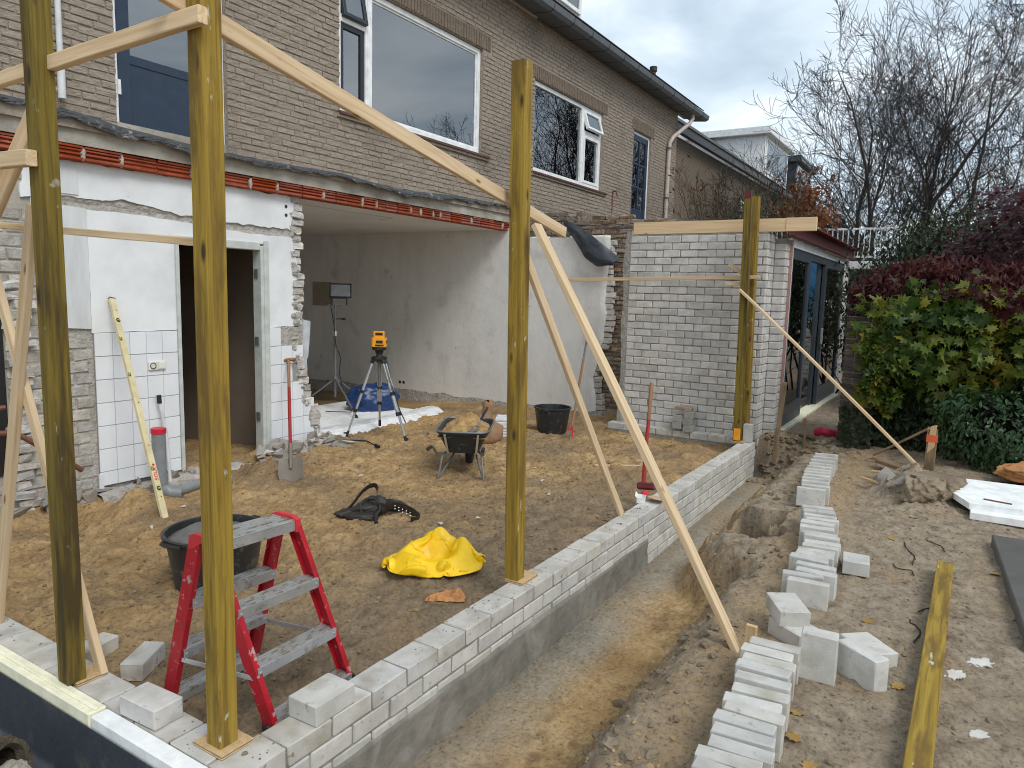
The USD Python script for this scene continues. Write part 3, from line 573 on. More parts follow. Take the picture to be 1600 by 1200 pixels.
obj('soldier_course', mb, 'soldier_brick', facade, kind='stuff')
# inner shell so that the rooms upstairs are dark rooms, and the ones downstairs have walls
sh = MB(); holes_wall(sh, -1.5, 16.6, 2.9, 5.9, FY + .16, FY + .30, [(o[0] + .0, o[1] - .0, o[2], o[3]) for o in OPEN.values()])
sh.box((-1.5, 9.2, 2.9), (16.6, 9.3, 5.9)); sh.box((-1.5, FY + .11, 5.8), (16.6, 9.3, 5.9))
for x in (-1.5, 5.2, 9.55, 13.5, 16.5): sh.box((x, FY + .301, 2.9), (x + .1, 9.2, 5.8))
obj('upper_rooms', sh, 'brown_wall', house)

def rect_frame(mb, x0, x1, z0, z1, w, y0, y1, ch=.004):
    mb.box((x0, y0, z0), (x0 + w, y1, z1), ch); mb.box((x1 - w, y0, z0), (x1, y1, z1), ch)
    mb.box((x0 + w - .002, y0 + .0015, z0), (x1 - w + .002, y1, z0 + w), ch); mb.box((x0 + w - .002, y0 + .0015, z1 - w), (x1 - w + .002, y1, z1), ch); return mb
def pane(parent, x0, x1, z0, z1, y, M=None): return obj('pane', MB().box((x0, y, z0), (x1, y + .006, z1)), 'window_glass', parent, M=M)
def curtain(parent, x0, x1, z0, z1, y, mat_='curtain_grey', amp=.012):
    n, m = 80, 4; X, Z = np.meshgrid(np.linspace(x0, x1, n), np.linspace(z0, z1, m), indexing='ij')
    return obj('curtain', MB().grid(np.stack([X, y + amp * np.sin(X * 52) + amp * .6 * np.sin(X * 31 + 1), Z], -1)), mat_, parent, smooth=True)
# big window
x0, x1, z0, z1 = OPEN['win']; fy = FY + .045
w = obj('window', rect_frame(MB(), x0 + .005, x1 - .005, z0 + .005, z1 - .005, .065, fy, fy + .10), 'white_frame', house)
mb = MB().box((6.425, fy - .004, z0 + .07), (6.535, fy + .10, z1 - .07), .004).box((6.445, fy - .014, z0 + .07), (6.47, fy, z1 - .07), .003).box((x0 + .07, fy - .003, 4.585), (6.424, fy + .09, 4.665), .004)
obj('mullion', mb, 'white_frame', w)
obj('glazing_bead', rect_frame(MB(), 6.536, x1 - .071, z0 + .071, z1 - .071, .022, fy + .02, fy + .05, .003), 'white_frame', w)
pane(w, 6.556, x1 - .09, z0 + .09, z1 - .09, fy + .035)
obj('sash', rect_frame(MB(), x0 + .072, 6.423, z0 + .072, 4.583, .055, fy + .018, fy + .07), 'black_frame', w)
pane(w, x0 + .12, 6.375, z0 + .12, 4.535, fy + .04)
obj('handle', MB().tube([(6.335, fy + .055, 4.02), (6.33, fy + .062, 4.10), (6.35, fy + .062, 4.15)], .009), 'white_frame', w)
Mt = place((0, fy + .03, z1 - .075), rx=-.20)
obj('vent_sash', rect_frame(MB(), x0 + .075, 6.42, -.345, 0, .048, -.02, .03), 'black_frame', w, M=Mt)
obj('vent_pane', MB().box((x0 + .12, -.003, -.30), (6.375, .003, -.045)), 'window_glass', w, M=Mt)
obj('stay', MB().tube([(x0 + .15, fy + .05, 4.675), (x0 + .22, fy - .0, 4.69), (6.33, fy + .03, 4.68)], .006), 'white_frame', w)
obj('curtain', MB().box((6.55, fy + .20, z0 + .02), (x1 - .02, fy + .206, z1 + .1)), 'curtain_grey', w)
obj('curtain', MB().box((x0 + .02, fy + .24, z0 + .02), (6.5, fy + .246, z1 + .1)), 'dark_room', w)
def sill(x0, x1, z):
    s = obj('window_sill', MB().box((x0, FY - .03, z - .075), (x1, FY + .05, z - .03)), 'facade_mortar', house); k = int((x1 - x0) / .15)
    for i in range(k):
        a = x0 + (x1 - x0) * i / k; mb = MB().box((a + .002, FY - .055, z - .045), (a + (x1 - x0) / k - .002, FY + .055, z - .012), .004); obj('sill_tile', mb, 'sill_tile', s)
sill(5.93, 8.90, 3.62)
# second window
x0, x1, z0, z1 = OPEN['win2']
w = obj('window', rect_frame(MB(), x0 + .005, x1 - .005, z0 + .005, z1 - .005, .065, fy, fy + .10), 'white_frame', house)
mb = MB().box((11.93, fy - .004, z0 + .07), (12.03, fy + .10, z1 - .07), .004).box((12.031, fy - .003, 4.53), (x1 - .07, fy + .09, 4.61), .004); obj('mullion', mb, 'white_frame', w)
pane(w, x0 + .07, 11.935, z0 + .07, z1 - .07, fy + .035)
obj('sash', rect_frame(MB(), 12.034, x1 - .072, z0 + .072, 4.528, .05, fy - .01, fy + .05), 'white_frame', w); pane(w, 12.08, x1 - .12, z0 + .12, 4.48, fy + .03)
Mt = place((0, fy + .03, z1 - .075), rx=-.30)
obj('vent_sash', rect_frame(MB(), 12.036, x1 - .075, -.34, 0, .045, -.03, .03), 'white_frame', w, M=Mt); obj('vent_pane', MB().box((12.08, -.003, -.30), (x1 - .12, .003, -.04)), 'window_glass', w, M=Mt)
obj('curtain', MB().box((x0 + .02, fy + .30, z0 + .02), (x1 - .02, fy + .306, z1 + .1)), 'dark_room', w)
sill(10.14, 12.92, 3.62)
# navy door with a white frame, left
x0, x1, z0, z1 = OPEN['door']
w = obj('balcony_door', MB().box((x0 + .002, fy, z0 + .002), (x0 + .045, fy + .10, z1), .004).box((x1 - .045, fy, z0 + .002), (x1 - .002, fy + .10, z1), .004).box((x0 + .044, fy - .006, z0 + .001), (x1 - .044, fy + .09, z0 + .05), .004), 'white_frame', house)
mb = rect_frame(MB(), x0 + .05, x1 - .05, z0 + .055, z1 - .02, .115, fy + .012, fy + .06).box((x0 + .16, fy + .022, z0 + .165), (x1 - .16, fy + .05, z0 + .60), .004).box((x0 + .16, fy + .014, z0 + .58), (x1 - .16, fy + .056, z0 + .655), .004)
obj('leaf', mb, 'navy_paint', w)
pane(w, x0 + .16, x1 - .16, z0 + .64, z1 - .12, fy + .04)
obj('hinge', MB().box((x0 + .035, fy - .012, z0 + .31), (x0 + .065, fy + .012, z0 + .43), .003), 'white_frame', w)
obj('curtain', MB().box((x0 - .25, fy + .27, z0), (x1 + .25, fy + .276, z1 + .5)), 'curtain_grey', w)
# navy door with six panes, right
x0, x1, z0, z1 = OPEN['door2']
w = obj('balcony_door', rect_frame(MB(), x0 + .004, x1 - .004, z0, z1 - .004, .05, fy, fy + .09), 'white_frame', house)
mb = rect_frame(MB(), x0 + .055, x1 - .055, z0 + .052, z1 - .055, .11, fy + .005, fy + .055).box((x0 + .16, fy + .012, z0 + .16), (x1 - .16, fy + .05, z0 + .30), .003)
xm = (x0 + x1) / 2; mb.box((xm - .02, fy + .008, z0 + .3), (xm + .02, fy + .05, z1 - .16), .003)
for k in (0, 1, 2): zz = z0 + .3 + k * .47; mb.box((x0 + .16, fy + .010, zz - .02), (x1 - .16, fy + .048, zz + .02), .003)
obj('leaf', mb, 'navy_paint', w)
for k in range(3):
    for a, b in ((x0 + .15, xm), (xm, x1 - .15)): pane(w, a, b, z0 + .3 + k * .47, z0 + .77 + k * .47, fy + .03)
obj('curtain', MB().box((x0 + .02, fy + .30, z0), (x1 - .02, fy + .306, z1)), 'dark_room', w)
# eaves: soffit, gutter, roof, dormer, down-pipe
GP = [(0, 5.905), (.36, 5.868), (.43, 5.90), (.448, 5.985), (.432, 5.985), (.415, 5.915), (.36, 5.888), (0, 5.93)]
def gutter_M(x): return np.array([[0, 0, 1, x], [-1, 0, 0, 6.035], [0, 1, 0, 0], [0, 0, 0, 1.0]])
obj('soffit', MB().box((-1.5, 5.70, 5.94), (17.45, FY + .11, 5.975)).box((-1.5, 5.985, 5.885), (10.1, 6.036, 5.939)), 'cream_pipe', house)
g = obj('gutter', MB().prism(Polygon(GP), 16.2, M=gutter_M(1.4)), 'gutter_zinc', house)
obj('gutter_end', MB().prism(Polygon([(0, 5.905), (.36, 5.868), (.43, 5.90), (.448, 5.985), (0, 5.985)]), .02, M=gutter_M(17.6)), 'gutter_zinc', g)
for k in range(24):
    x = 2.0 + k * .66; obj('gutter_joint', MB().prism(Polygon([(.0, 5.901), (.361, 5.864), (.434, 5.897), (.452, 5.989), (.44, 5.989), (.42, 5.905), (.36, 5.872), (0, 5.909)]), .016, M=gutter_M(x)), 'black_frame', g)
mb = MB(); sl = math.tan(math.radians(36))
rows = 10
rf = obj('roof', MB().prism(Polygon([(0, 0), (3.6, 3.6 * sl), (3.6, 3.6 * sl + .05), (0, .05)]), 18.6, M=np.array([[0, 0, 1, -1.5], [1, 0, 0, 5.62], [0, 1, 0, 5.955], [0, 0, 0, 1.0]])), 'roof_tile', house)
for r in range(9):
    for k in range(62):
        y, z, x = 5.60 + r * .27, 6.005 + r * .27 * sl, -1.4 + k * .3
        M = place((x, y, z), rx=math.radians(36)); mb.box((.004, 0, 0), (.296, .33, .022), .006, M)
obj('tiles', mb, 'roof_tile', rf, kind='stuff')
d = obj('dormer', MB().box((8.6, 6.45, 6.3), (12.45, 8.4, 7.9)), 'white_frame', house)
w2 = obj('window', rect_frame(MB(), 9.0, 12.35, 6.72, 7.85, .07, 6.40, 6.45), 'white_frame', d)
obj('pane', MB().box((9.07, 6.425, 6.79), (12.28, 6.43, 7.78)), 'window_glass', d); obj('curtain', MB().box((9.07, 6.436, 6.79), (12.28, 6.44, 7.78)), 'curtain_grey', d)
obj('flue', MB().lathe([(.06, 0), (.06, .45), (.085, .46), (.085, .56), (.0, .58)], 14, place((16.2, 6.5, 6.30))), 'black_plastic', rf)
px = 16.0
obj('downpipe', MB().tube([(px + .85, 5.74, 5.89), (px + .85, 5.74, 5.78), (px + .75, 5.77, 5.66), (px + .20, 5.94, 5.27), (px + .1, 5.985, 5.12), (px + .08, 5.985, 4.9), (px + .06, 5.985, 2.6)], .045, 14), 'cream_pipe', house, smooth=40)
for z in (5.0, 3.9): obj('pipe_bracket', MB().lathe([(.048, -.02), (.052, -.02), (.052, .02), (.048, .02)], 14, place((px + .075, 5.985, z))), 'gutter_zinc', house)
# the white drain on the left of the facade, the two stub fittings, the concrete edge of the first floor, hollow tiles, flashing
obj('wall_pipe', MB().tube([(3.02, 6.0, 5.8), (3.02, 6.0, 3.26)], .022, 10).tube([(3.02, 6.0, 3.34), (3.02, 6.0, 3.05)], .028, 10), 'pvc_white', house, smooth=40)
obj('tap_stub', MB().tube([(13.25, 6.05, 3.68), (13.25, 5.96, 3.69), (13.25, 5.94, 3.60)], .018, 8).tube([(13.25, 6.035, 3.66), (13.25, 6.035, 3.3)], .012, 8), 'copper_pipe', house, smooth=40)
for xx, zz in ((4.02, 2.98), (6.05, 2.985), (4.93, 3.05)): pass
n, m = 260, 8
X, T = np.meshgrid(np.linspace(1.6, 9.9, n), np.linspace(0, 1, m), indexing='ij')
Z = 2.745 + (T * .24); Y = 6.095 + .012 * fb(X, Z, 6, 3, 51) * 2 - .012 * T + .006 * fb(X, Z, 25, 2, 52)
slabp = obj('floor_slab', MB().box((-1.5, 6.12, 2.7515), (9.9, 11.2, 2.94)), 'concrete', house)
obj('slab_edge', MB().grid(np.stack([X, Y, Z], -1)), 'concrete', slabp, smooth=True)
# bitumen / lead flashing, torn
X, T = np.meshgrid(np.linspace(1.6, 9.78, 700), np.linspace(0, 1, 12), indexing='ij')
wv = fb(X, X * 0, 1.6, 4, 55); wv2 = fb(X, T, 7, 3, 56)
drop = .03 + .10 * np.clip(wv + .12, 0, 1) + .07 * np.exp(-((X - 4.2) / .22) ** 2) + .03 * np.exp(-((X - 3.3) / .35) ** 2) + .05 * np.clip(fb(X, X * 0, 5, 4, 58), -.3, 1)
zt = np.interp(X, [p[0] for p in zlow_pts], [p[1] for p in zlow_pts]) + .012
Z = zt + .012 - T * np.maximum(drop, .02) + .035 * wv2 * T + .018 * fb(X, T, 17, 3, 60) * T * 2; Y = 6.050 - .016 * np.sin(np.minimum(T * 1.6, 1) * PI * .5) - .07 * T * np.clip(fb(X, T * 0, 3.3, 4, 57) * 2, 0, 1) - (.05 * np.abs(fb(X * 1.3, T * 1.2 + X * .3, 8, 3, 59)) + .035 * np.abs(fb(X, T * .5, 19, 3, 61))) * sm(0, .3, T)
obj('flashing', MB().slab(np.stack([X, Y, Z], -1), .006), 'bitumen', house, smooth=True)
# hollow terracotta tiles with broken fins
tl = obj('tile_band', MB().box((1.6, 6.135, 2.625), (9.78, 6.25, 2.742)), 'hollow_tile', house)
x = 1.62; k = 0
while x < 9.7:
    L = .30 + .05 * RND.random() if x < 5.6 else .15 + .12 * RND.random(); L = min(L, 9.76 - x); mb = MB(); br = RND.random() < (.15 if x < 5.6 else .6)
    for z, h, pr in ((2.628, .022, .018), (2.668, .016, .012), (2.700, .014, .014), (2.722, .018, .02)):
        d2 = pr * (RND.uniform(-.2, .8) if br else RND.uniform(.8, 1.25)) + .008
        mb.box((x, 6.132 - d2, z), (x + L - .012, 6.15, z + h), .003, jit=.0015)
    mb.box((x, 6.1435, 2.628), (x + L - .012, 6.149, 2.735), .002, jit=.001)
    obj('hollow_tile', mb, 'hollow_tile', tl)
    if RND.random() < .55: obj('mortar_blob', MB().blob((x + L - .006, 6.128, 2.68), (.022, .022, .055), 2, .5, 2.0, k), 'concrete', tl, smooth=True)
    x += L; k += 1
# ---- inner ground-floor wall (painted) with door opening, tiles, broken edge
WY = 6.20
def edge_x(z):    # torn right end of the kitchen wall
    return np.interp(z, [-.2, .1, .3, .36, .55, .9, 1.25, 2.62], [5.80, 5.78, 5.74, 5.66, 5.62, 5.52, 5.545, 5.535])
inner = obj('inner_wall', holes_wall(MB(), 3.05, 5.42, -.25, 2.62, WY + .012, WY + .10, [(4.07, 5.02, -.25, 2.08)]).box((2.0, WY + .016, 1.25), (3.049, WY + .1, 2.62)), 'torn_plaster', house)
def sheet(parent, name, poly, y, th, mat_, res=.05, edge=.012, seed=0, rough=.0):
    """a plaster skin with a ragged outline lying on the wall at y (facing -y)"""
    pts = []
    for (a, b) in zip(poly, poly[1:] + poly[:1]):
        a, b = A3(*a), A3(*b); L = np.linalg.norm(b - a); k = max(1, int(L / .03)); straight = False
        for i in range(k): pts.append(a + (b - a) * i / k)
    pts = np.array(pts); d = np.stack([fb(pts[:, 0], pts[:, 1], 9, 4, seed + 60), fb(pts[:, 0], pts[:, 1], 9, 4, seed + 61)], -1) * 2 * edge
    pg = Polygon(pts + d).buffer(0)
    if pg.geom_type != 'Polygon': pg = max(pg.geoms, key=lambda g: g.area)
    return obj(name, MB().prism(pg, th, np.array([[1, 0, 0, 0], [0, 0, -1, y], [0, 1, 0, 0], [0, 0, 0, 1.0]])), mat_, parent)
# plaster skins: above and below the chased groove, left grey-painted strip
sheet(inner, 'plaster', [(2.78, 2.30), (3.05, 2.345), (3.30, 2.345), (3.55, 2.36), (3.75, 2.345), (4.1, 2.30), (4.6, 2.285), (5.0, 2.28), (5.38, 2.275), (5.46, 2.62), (2.78, 2.63)], WY + .012, .020, 'white_plaster', edge=.035, seed=1)
sheet(inner, 'plaster', [(3.264, 1.238), (4.06, 1.238), (4.06, 2.095), (5.035, 2.095), (5.035, 1.238), (5.50, 1.242), (5.52, 1.6), (5.45, 2.10), (5.40, 2.19), (5.0, 2.19), (4.6, 2.20), (4.1, 2.235), (3.7, 2.255), (3.264, 2.255)], WY + .012, .017, 'white_plaster', edge=.010, seed=2)
sheet(inner, 'painted_strip', [(3.055, 1.285), (3.262, 1.27), (3.262, 2.26), (3.055, 2.27)], WY + .012, .020, 'grey_paint_strip', edge=.006, seed=3)
sheet(inner, 'painted_strip', [(3.05, 2.36), (3.20, 2.36), (3.20, 2.61), (3.05, 2.61)], WY - .0095, .008, 'grey_paint_strip', edge=.004, seed=4)
sheet(inner, 'plaster', [(2.86, 1.78), (3.048, 1.76), (3.048, 2.62), (2.84, 2.62)], WY + .012, .016, 'white_plaster', edge=.012, seed=5)
n = 90; X, T = np.meshgrid(np.linspace(3.06, 5.44, n * 3), np.linspace(0, 1, 7), indexing='ij')
Z = 2.225 + .13 * T - .02 * (X - 3); Y = WY + .006 - .014 * fb(X, Z, 12, 4, 62) * 2 + .03 * np.exp(-((T - .45) / .13) ** 2)
obj('chased_groove', MB().grid(np.stack([X, Y, Z], -1)), 'torn_plaster', inner, smooth=True)
for z in (2.51, 2.42): obj('anchor_hole', MB().lathe([(.0, 0), (.018, 0), (.018, .004), (.0, .004)], 12, place((5.33, WY - .0085, z), rx=PI / 2)), 'black_plastic', inner)
# tile fields
def tiles(x0, x1, z0, z1, keep=lambda x, z: True):
    bed = obj('tile_field', MB().box((x0, WY - .006, z0), (x1, WY + .0115, z1)) if x0 < 4 else MB().box((5.09, WY - .006, -.1), (5.50, WY + .0115, 1.0)), 'tile_grout', inner)
    z = z1
    while z > z0 + .02:
        h = min(.1985, z - z0); x = x0
        while x < x1 - .01:
            ww = min(.150, x1 - x)
            if keep(x + ww / 2, z - h / 2): obj('tile', MB().box((x + .0012, WY - .015 + NP.uniform(-.001, .001), z - h + .0024), (x + ww - .0012, WY - .004, z - .0012), .0015), 'white_tile', bed)
            x += .152
        z -= .2005
tiles(3.275, 4.045, -.09, 1.235)
tiles(5.085, 5.75, -.09, 1.235, keep=lambda x, z: x + .075 < edge_x(z) + .03 and not (z > 1.03 and x > 5.22) and not (.6 < z < .75 and x > 5.45))
obj('tile_trim', MB().box((3.262, WY - .020, -.12), (3.30, WY - .0, .02), .002), 'white_plaster', inner)
soc = obj('wall_socket', MB().box((3.735, WY - .034, .885), (3.90, WY - .014, .965), .006), 'outlet_plastic', inner)
obj('socket_cup', MB().lathe([(.0, .004), (.022, .004), (.024, .0), (.030, .0), (.030, .012), (.0, .012)], 20, place((3.775, WY - .036, .925), rx=-PI / 2)), 'black_plastic', soc)
obj('socket_face', MB().lathe([(.0, 0), (.019, 0), (.020, .004), (.0, .006)], 20, place((3.775, WY - .0385, .925), rx=-PI / 2)), 'outlet_plastic', soc)
obj('switch', MB().box((3.828, WY - .038, .897), (3.892, WY - .0345, .953), .002), 'outlet_plastic', soc)
# exposed brickwork on the left and left return
lb = obj('bare_brickwork', MB().box((1.2, WY + .0145, -.35), (3.258, WY + .095, 2.615)), 'concrete', house)
pcs = bond(1.2, 3.262, -.30, 29, .212, .087, .014, offs=(0, .5), cuts=[(2.28, 2.62, .15, 1.52), (2.85, 3.3, 1.78, 2.7), (3.05, 3.3, 1.27, 2.7)])
pcs = [p for p in pcs if not (p[1] < 2.9 and p[2] > 2.2 and RND.random() < .5)]
lay(lb, pcs, face_M((0, WY + .012, 0), (1, 0, 0), (0, -1, 0)),   .07, .087, 'inner_brick', proud=.009, jit=.006, ch=.007, tilt=.02)
obj('cavity', MB().box((2.30, WY + .0, .15), (2.60, WY + .0115, 1.5)), 'cable', lb)
for k in range(26):
    z = -.25 + k * .075; ww = NP.uniform(.09, .19); mb = MB(); v, f = box_arrays((ww, .10, .062), .008); v = (v + NP.uniform(-.010, .010, v.shape)) @ trimesh.transformations.euler_matrix(*NP.uniform(-.15, .15, 3))[:3, :3].T; mb.add(v + A3(2.70 + NP.uniform(-.05, .05), WY + .0 + NP.uniform(-.03, .03), z), f); obj('broken_brick', mb, 'broken_brick', lb)
# torn end: toothed bricks
for k in range(34):
    z = -.14 + k * .082
    if z > 2.58: break
    e = edge_x(z); ww = NP.uniform(.10, .16); mb = MB(); v, f = box_arrays((ww, .13 + NP.uniform(-.02, .02), .070), .008)
    v = v + NP.uniform(-.011, .011, v.shape); v = v @ trimesh.transformations.euler_matrix(*NP.uniform(-.12, .12, 3))[:3, :3].T
    mb.add(v + A3(e - ww / 2 + NP.uniform(-.02, .035), WY + .045 + NP.uniform(-.02, .02), z + .036), f); obj('broken_brick', mb, 'broken_brick', inner)
mb = MB()
for k in range(60):
    z = NP.uniform(-.1, 2.55); mb.blob((edge_x(z) - .07 + NP.uniform(-.06, .02), WY + .0, z), NP.uniform(.015, .045, 3), 1, .6, 1.7, k)
obj('mortar_crumbs', mb, 'torn_plaster', inner, kind='stuff')
X, T = np.meshgrid(np.linspace(3.2, 5.85, 160), np.linspace(0, 1, 16), indexing='ij'); Yf = 6.20 - .17 * np.minimum(T * 2, 1) + .03 * fb(X, T, 5, 4, 65) * 2; Zf = -.115 - .30 * np.maximum(0, T * 2 - 1) + .035 * fb(X, T, 7, 4, 66) * 2 - .02 * np.minimum(T * 2, 1)
obj('wall_foot', MB().grid(np.stack([X, Yf, Zf], -1)), 'torn_plaster', inner, smooth=50)
obj('wall_core', MB().box((5.40, WY + .02, -.2), (5.53, WY + .12, 2.62)), 'torn_plaster', inner)
sheet(inner, 'torn_patch', [(5.20, 1.03), (5.52, 1.0), (5.54, 1.24), (5.24, 1.24)], WY + .0, .014, 'torn_plaster', edge=.02, seed=6)
# rubble heap at its foot is scattered further below; door frame and dark passage
fr = obj('door_frame', MB().box((4.985, WY - .02, -.12), (5.065, WY + .11, 2.075), .006).box((4.05, WY - .019, 2.03), (4.985, WY + .108, 2.11), .006).box((5.02, WY - .03, -.12), (5.082, WY - .02, 2.13), .003).box((4.035, WY - .03, -.1), (4.068, WY - .01, 2.1), .002), 'door_frame_paint', house)
for z in (.25, 1.05, 1.75): obj('hinge', MB().box((4.972, WY + .02, z), (4.984, WY + .08, z + .09), .002), 'grey_steel', fr)
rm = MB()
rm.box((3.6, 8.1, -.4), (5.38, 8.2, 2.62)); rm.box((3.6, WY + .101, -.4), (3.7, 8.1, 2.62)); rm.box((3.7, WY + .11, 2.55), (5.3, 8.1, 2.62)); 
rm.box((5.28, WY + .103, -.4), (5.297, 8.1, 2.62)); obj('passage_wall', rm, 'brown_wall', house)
obj('room_partition', MB().box((5.30, WY + .121, -.4), (5.40, 11.0, 2.62)), 'room_plaster', house)
obj('back_wall', MB().box((5.40, 11.0, -.4), (10.2, 11.1, 2.62)), 'room_plaster', house)
ce = obj('ceiling', MB().box((5.401, 6.255, 2.635), (9.72, 11.0, 2.74)), 'ceiling_plaster', house)
obj('crack', MB().tube([(5.5, 6.66, 2.634), (6.9, 6.75, 2.634), (7.6, 6.70, 2.634), (7.75, 7.1, 2.634)], .0022, 4), 'grey_mortar', ce)
# the plastered party wall on the right of the room, torn off at its front end
RX = 9.62
def pw_edge(z): return np.interp(z, [-.1, .2, .45, .75, 1.2, 2.5], [4.50, 4.52, 4.60, 4.50, 4.42, 4.40])
nz, ny = 90, 220
zz = np.linspace(-.06, 2.66, nz); Zp, Tq = np.meshgrid(zz, np.linspace(0, 1, ny), indexing='ij')
e = pw_edge(zz)[:, None] + .05 * fb(zz, zz * 0, 5, 4, 71)[:, None] * 2; Yp = e * (1 - Tq) + 11.0 * Tq
Xp = RX + .012 * fb(Yp, Zp, 1.2, 4, 72) + .006 * fb(Yp, Zp, 6, 4, 73) + .02 * sm(.06, 0, Tq * 6.5)
Zr = Zp.copy(); Zr[0] += .05 * fb(Yp[0], Yp[0] * 0, 3, 4, 74) * 2; top_cut = Yp < 6.08; Zr = np.where(top_cut, np.minimum(Zr, 2.505 + .02 * fb(Yp, Yp * 0, 5, 3, 75)), Zr)
pw = obj('party_wall', MB().slab(np.stack([Xp, Yp, Zr], -1)[:, ::-1], .02), 'room_plaster', house, smooth=40)
obj('leaf_core', MB().box((RX + .025, 4.62, -.35), (RX + .11, 6.1, 2.49)).box((RX + .025, 6.1, -.35), (RX + .14, 11.0, 2.745)), 'torn_plaster', pw)
n, m = 200, 6; Y, T = np.meshgrid(np.linspace(4.4, 11, n), np.linspace(0, 1, m), indexing='ij'); Z = -.04 - .30 * T + .02 * fb(Y, T, 6, 3, 76); X = RX - .01 - .05 * T + .03 * fb(Y, Z, 5, 4, 77)
obj('wall_foot', MB().grid(np.stack([X, Y, Z], -1)[:, ::-1]), 'torn_plaster', pw, smooth=True)
for k in range(31):
    z = -.1 + k * .083
    if 2.1 < z < 2.16: continue
    if .72 < z < .84: continue
    mb = MB(); v, f = box_arrays((.10, NP.uniform(.13, .24), .072), .007); v = v + NP.uniform(-.006, .006, v.shape)
    mb.add(v + A3(RX + .06, pw_edge(z) + .03 + NP.uniform(-.05, .02), z + .03), f); obj('broken_brick', mb, 'wall_lime_brick' if z > .8 else 'broken_brick', pw)
pl = obj('wall_plate', MB().box((RX - .022, 9.95, 1.34), (RX - .006, 10.45, 1.78), .003), 'pale_panel', pw)
so = obj('wall_socket', MB().box((RX - .018, 8.15, .02), (RX - .002, 8.33, .115), .005), 'outlet_plastic', pw)
for y in (8.20, 8.285): obj('socket_cup', MB().lathe([(.0, .0), (.026, .0), (.028, .004), (.0, .006)], 16, place((RX - .022, y, .068), ry=PI / 2)), 'black_plastic', so)
# old brown brick leaf behind it, stepping up to the facade
ob = obj('old_brick_leaf', MB().box((9.79, 3.2, -.3), (9.90, 6.05, 2.72)), 'dark_mortar', house)
zh = lambda y: np.interp(y, [3.2, 4.0, 4.6, 5.0, 5.4, 6.05], [2.80, 2.80, 2.84, 2.92, 3.0, 3.02])
M = face_M((9.79, 6.05, 0), (0, -1, 0), (-1, 0, 0))
pcs = bond(0, 2.55, -.25, 46, .21, .056, .0125, offs=(0, .5, .25), zhigh=lambda a: zh(6.05 - a) + .02)
pcs = [p for p in pcs if p[2] < 2.7 or RND.random() < .8]
lay(ob, pcs, M, .09, .056, 'old_brick', proud=.014, jit=.010, ch=.008, tilt=.05)

# ---------------------------------------------------------------- posts, battens, beam
def timber(name, label, cat, a, b, w, d, mat_, up=(0, 0, 1), group=None, ch=.003, roll=0.0, warp=.0):
    M, L = frame(a, b, up)
    if roll: M = M @ trimesh.transformations.rotation_matrix(roll, (0, 0, 1))
    n = 14; zz = np.linspace(0, L, n); bx = warp * np.sin(zz / L * PI); mb = MB()
    c = min(ch, w * .2, d * .2); ring = np.array([(-w / 2 + c, -d / 2), (w / 2 - c, -d / 2), (w / 2, -d / 2 + c), (w / 2, d / 2 - c), (w / 2 - c, d / 2), (-w / 2 + c, d / 2), (-w / 2, d / 2 - c), (-w / 2, -d / 2 + c)])
    v = np.concatenate([np.column_stack([ring[:, 0] + bx[i] + NP.uniform(-.0006, .0006), ring[:, 1] + NP.uniform(-.0006, .0006), np.full(8, zz[i])]) for i in range(n)])
    i, j = np.meshgrid(np.arange(n - 1), np.arange(8), indexing='ij'); q = np.stack([i * 8 + j, i * 8 + (j + 1) % 8, (i + 1) * 8 + (j + 1) % 8, (i + 1) * 8 + j], -1).reshape(-1, 4)
    mb.add(v, q); cap = np.array([[0, k + 1, k] for k in range(1, 7)]); mb.add(v[:8], cap); mb.add(v[-8:], cap[:, ::-1])
    return obj(name, mb, mat_, None, M=M, label=label, category=cat, group=group)
Y_ = (0, 1, 0)
timber('timber_post', 'damp dark green treated post at the left, second pad in from the front corner', 'post', (1.444, 3.017, .018), (1.437, 3.012, 3.1), .075, .078, 'wet_treated_timber', Y_)
timber('timber_post', 'yellow treated post on a square plywood pad at the front corner', 'post', (1.528, 2.148, .018), (1.528, 2.148, 3.2), .076, .075, 'treated_timber', Y_)
timber('timber_post', 'free-standing yellow treated post in the middle of the long low wall', 'post', (3.438, 2.087, .018), (3.418, 2.115, 2.885), .080, .088, 'treated_timber', Y_)
timber('timber_post', 'brown weathered treated post with orange paint on its foot by the white wall', 'post', (8.44, 2.125, .018), (8.42, 2.165, 2.78), .080, .085, 'wet_treated_timber', Y_)
timber('timber_post', 'bright yellow treated post close to the white wall, behind the orange-footed one', 'post', (8.66, 2.11, .0), (8.63, 2.155, 2.83), .10, .11, 'treated_timber', Y_)
obj('paint_mark', MB().box((8.395, 2.085, .03), (8.3985, 2.16, .17), .001), 'orange_paint', '/World/timber_post_003', M=np.linalg.inv(frame((8.44, 2.125, .018), (8.42, 2.165, 2.78), Y_)[0]))
timber('red_stake', 'red-brown board end nailed on top of the weathered post by the white wall', 'board', (8.412, 2.162, 2.35), (8.405, 2.175, 2.87), .02, .075, 'red_lead', Y_)
def pad(label, x0, x1, y0, y1, z=.0015):
    t = thing('plywood_pad', label, 'plywood pad')
    obj('ply', MB().box((x0, y0, z), (x1, y1, z + .006), .001), 'plywood', t); obj('ply', MB().box((x0 + .001, y0 + .001, z + .0062), (x1 - .001, y1 - .001, z + .010), .001), 'dirty_timber', t); obj('ply', MB().box((x0, y0, z + .0102), (x1, y1, z + .016), .001), 'plywood', t)
pad('plywood pad under the corner post on the low walls', 1.470, 1.605, 2.075, 2.235)
pad('plywood pad under the damp dark post on the left low wall', 1.435, 1.560, 2.965, 3.075)
pad('plywood pad under the free-standing middle post', 3.395, 3.575, 2.005, 2.125)
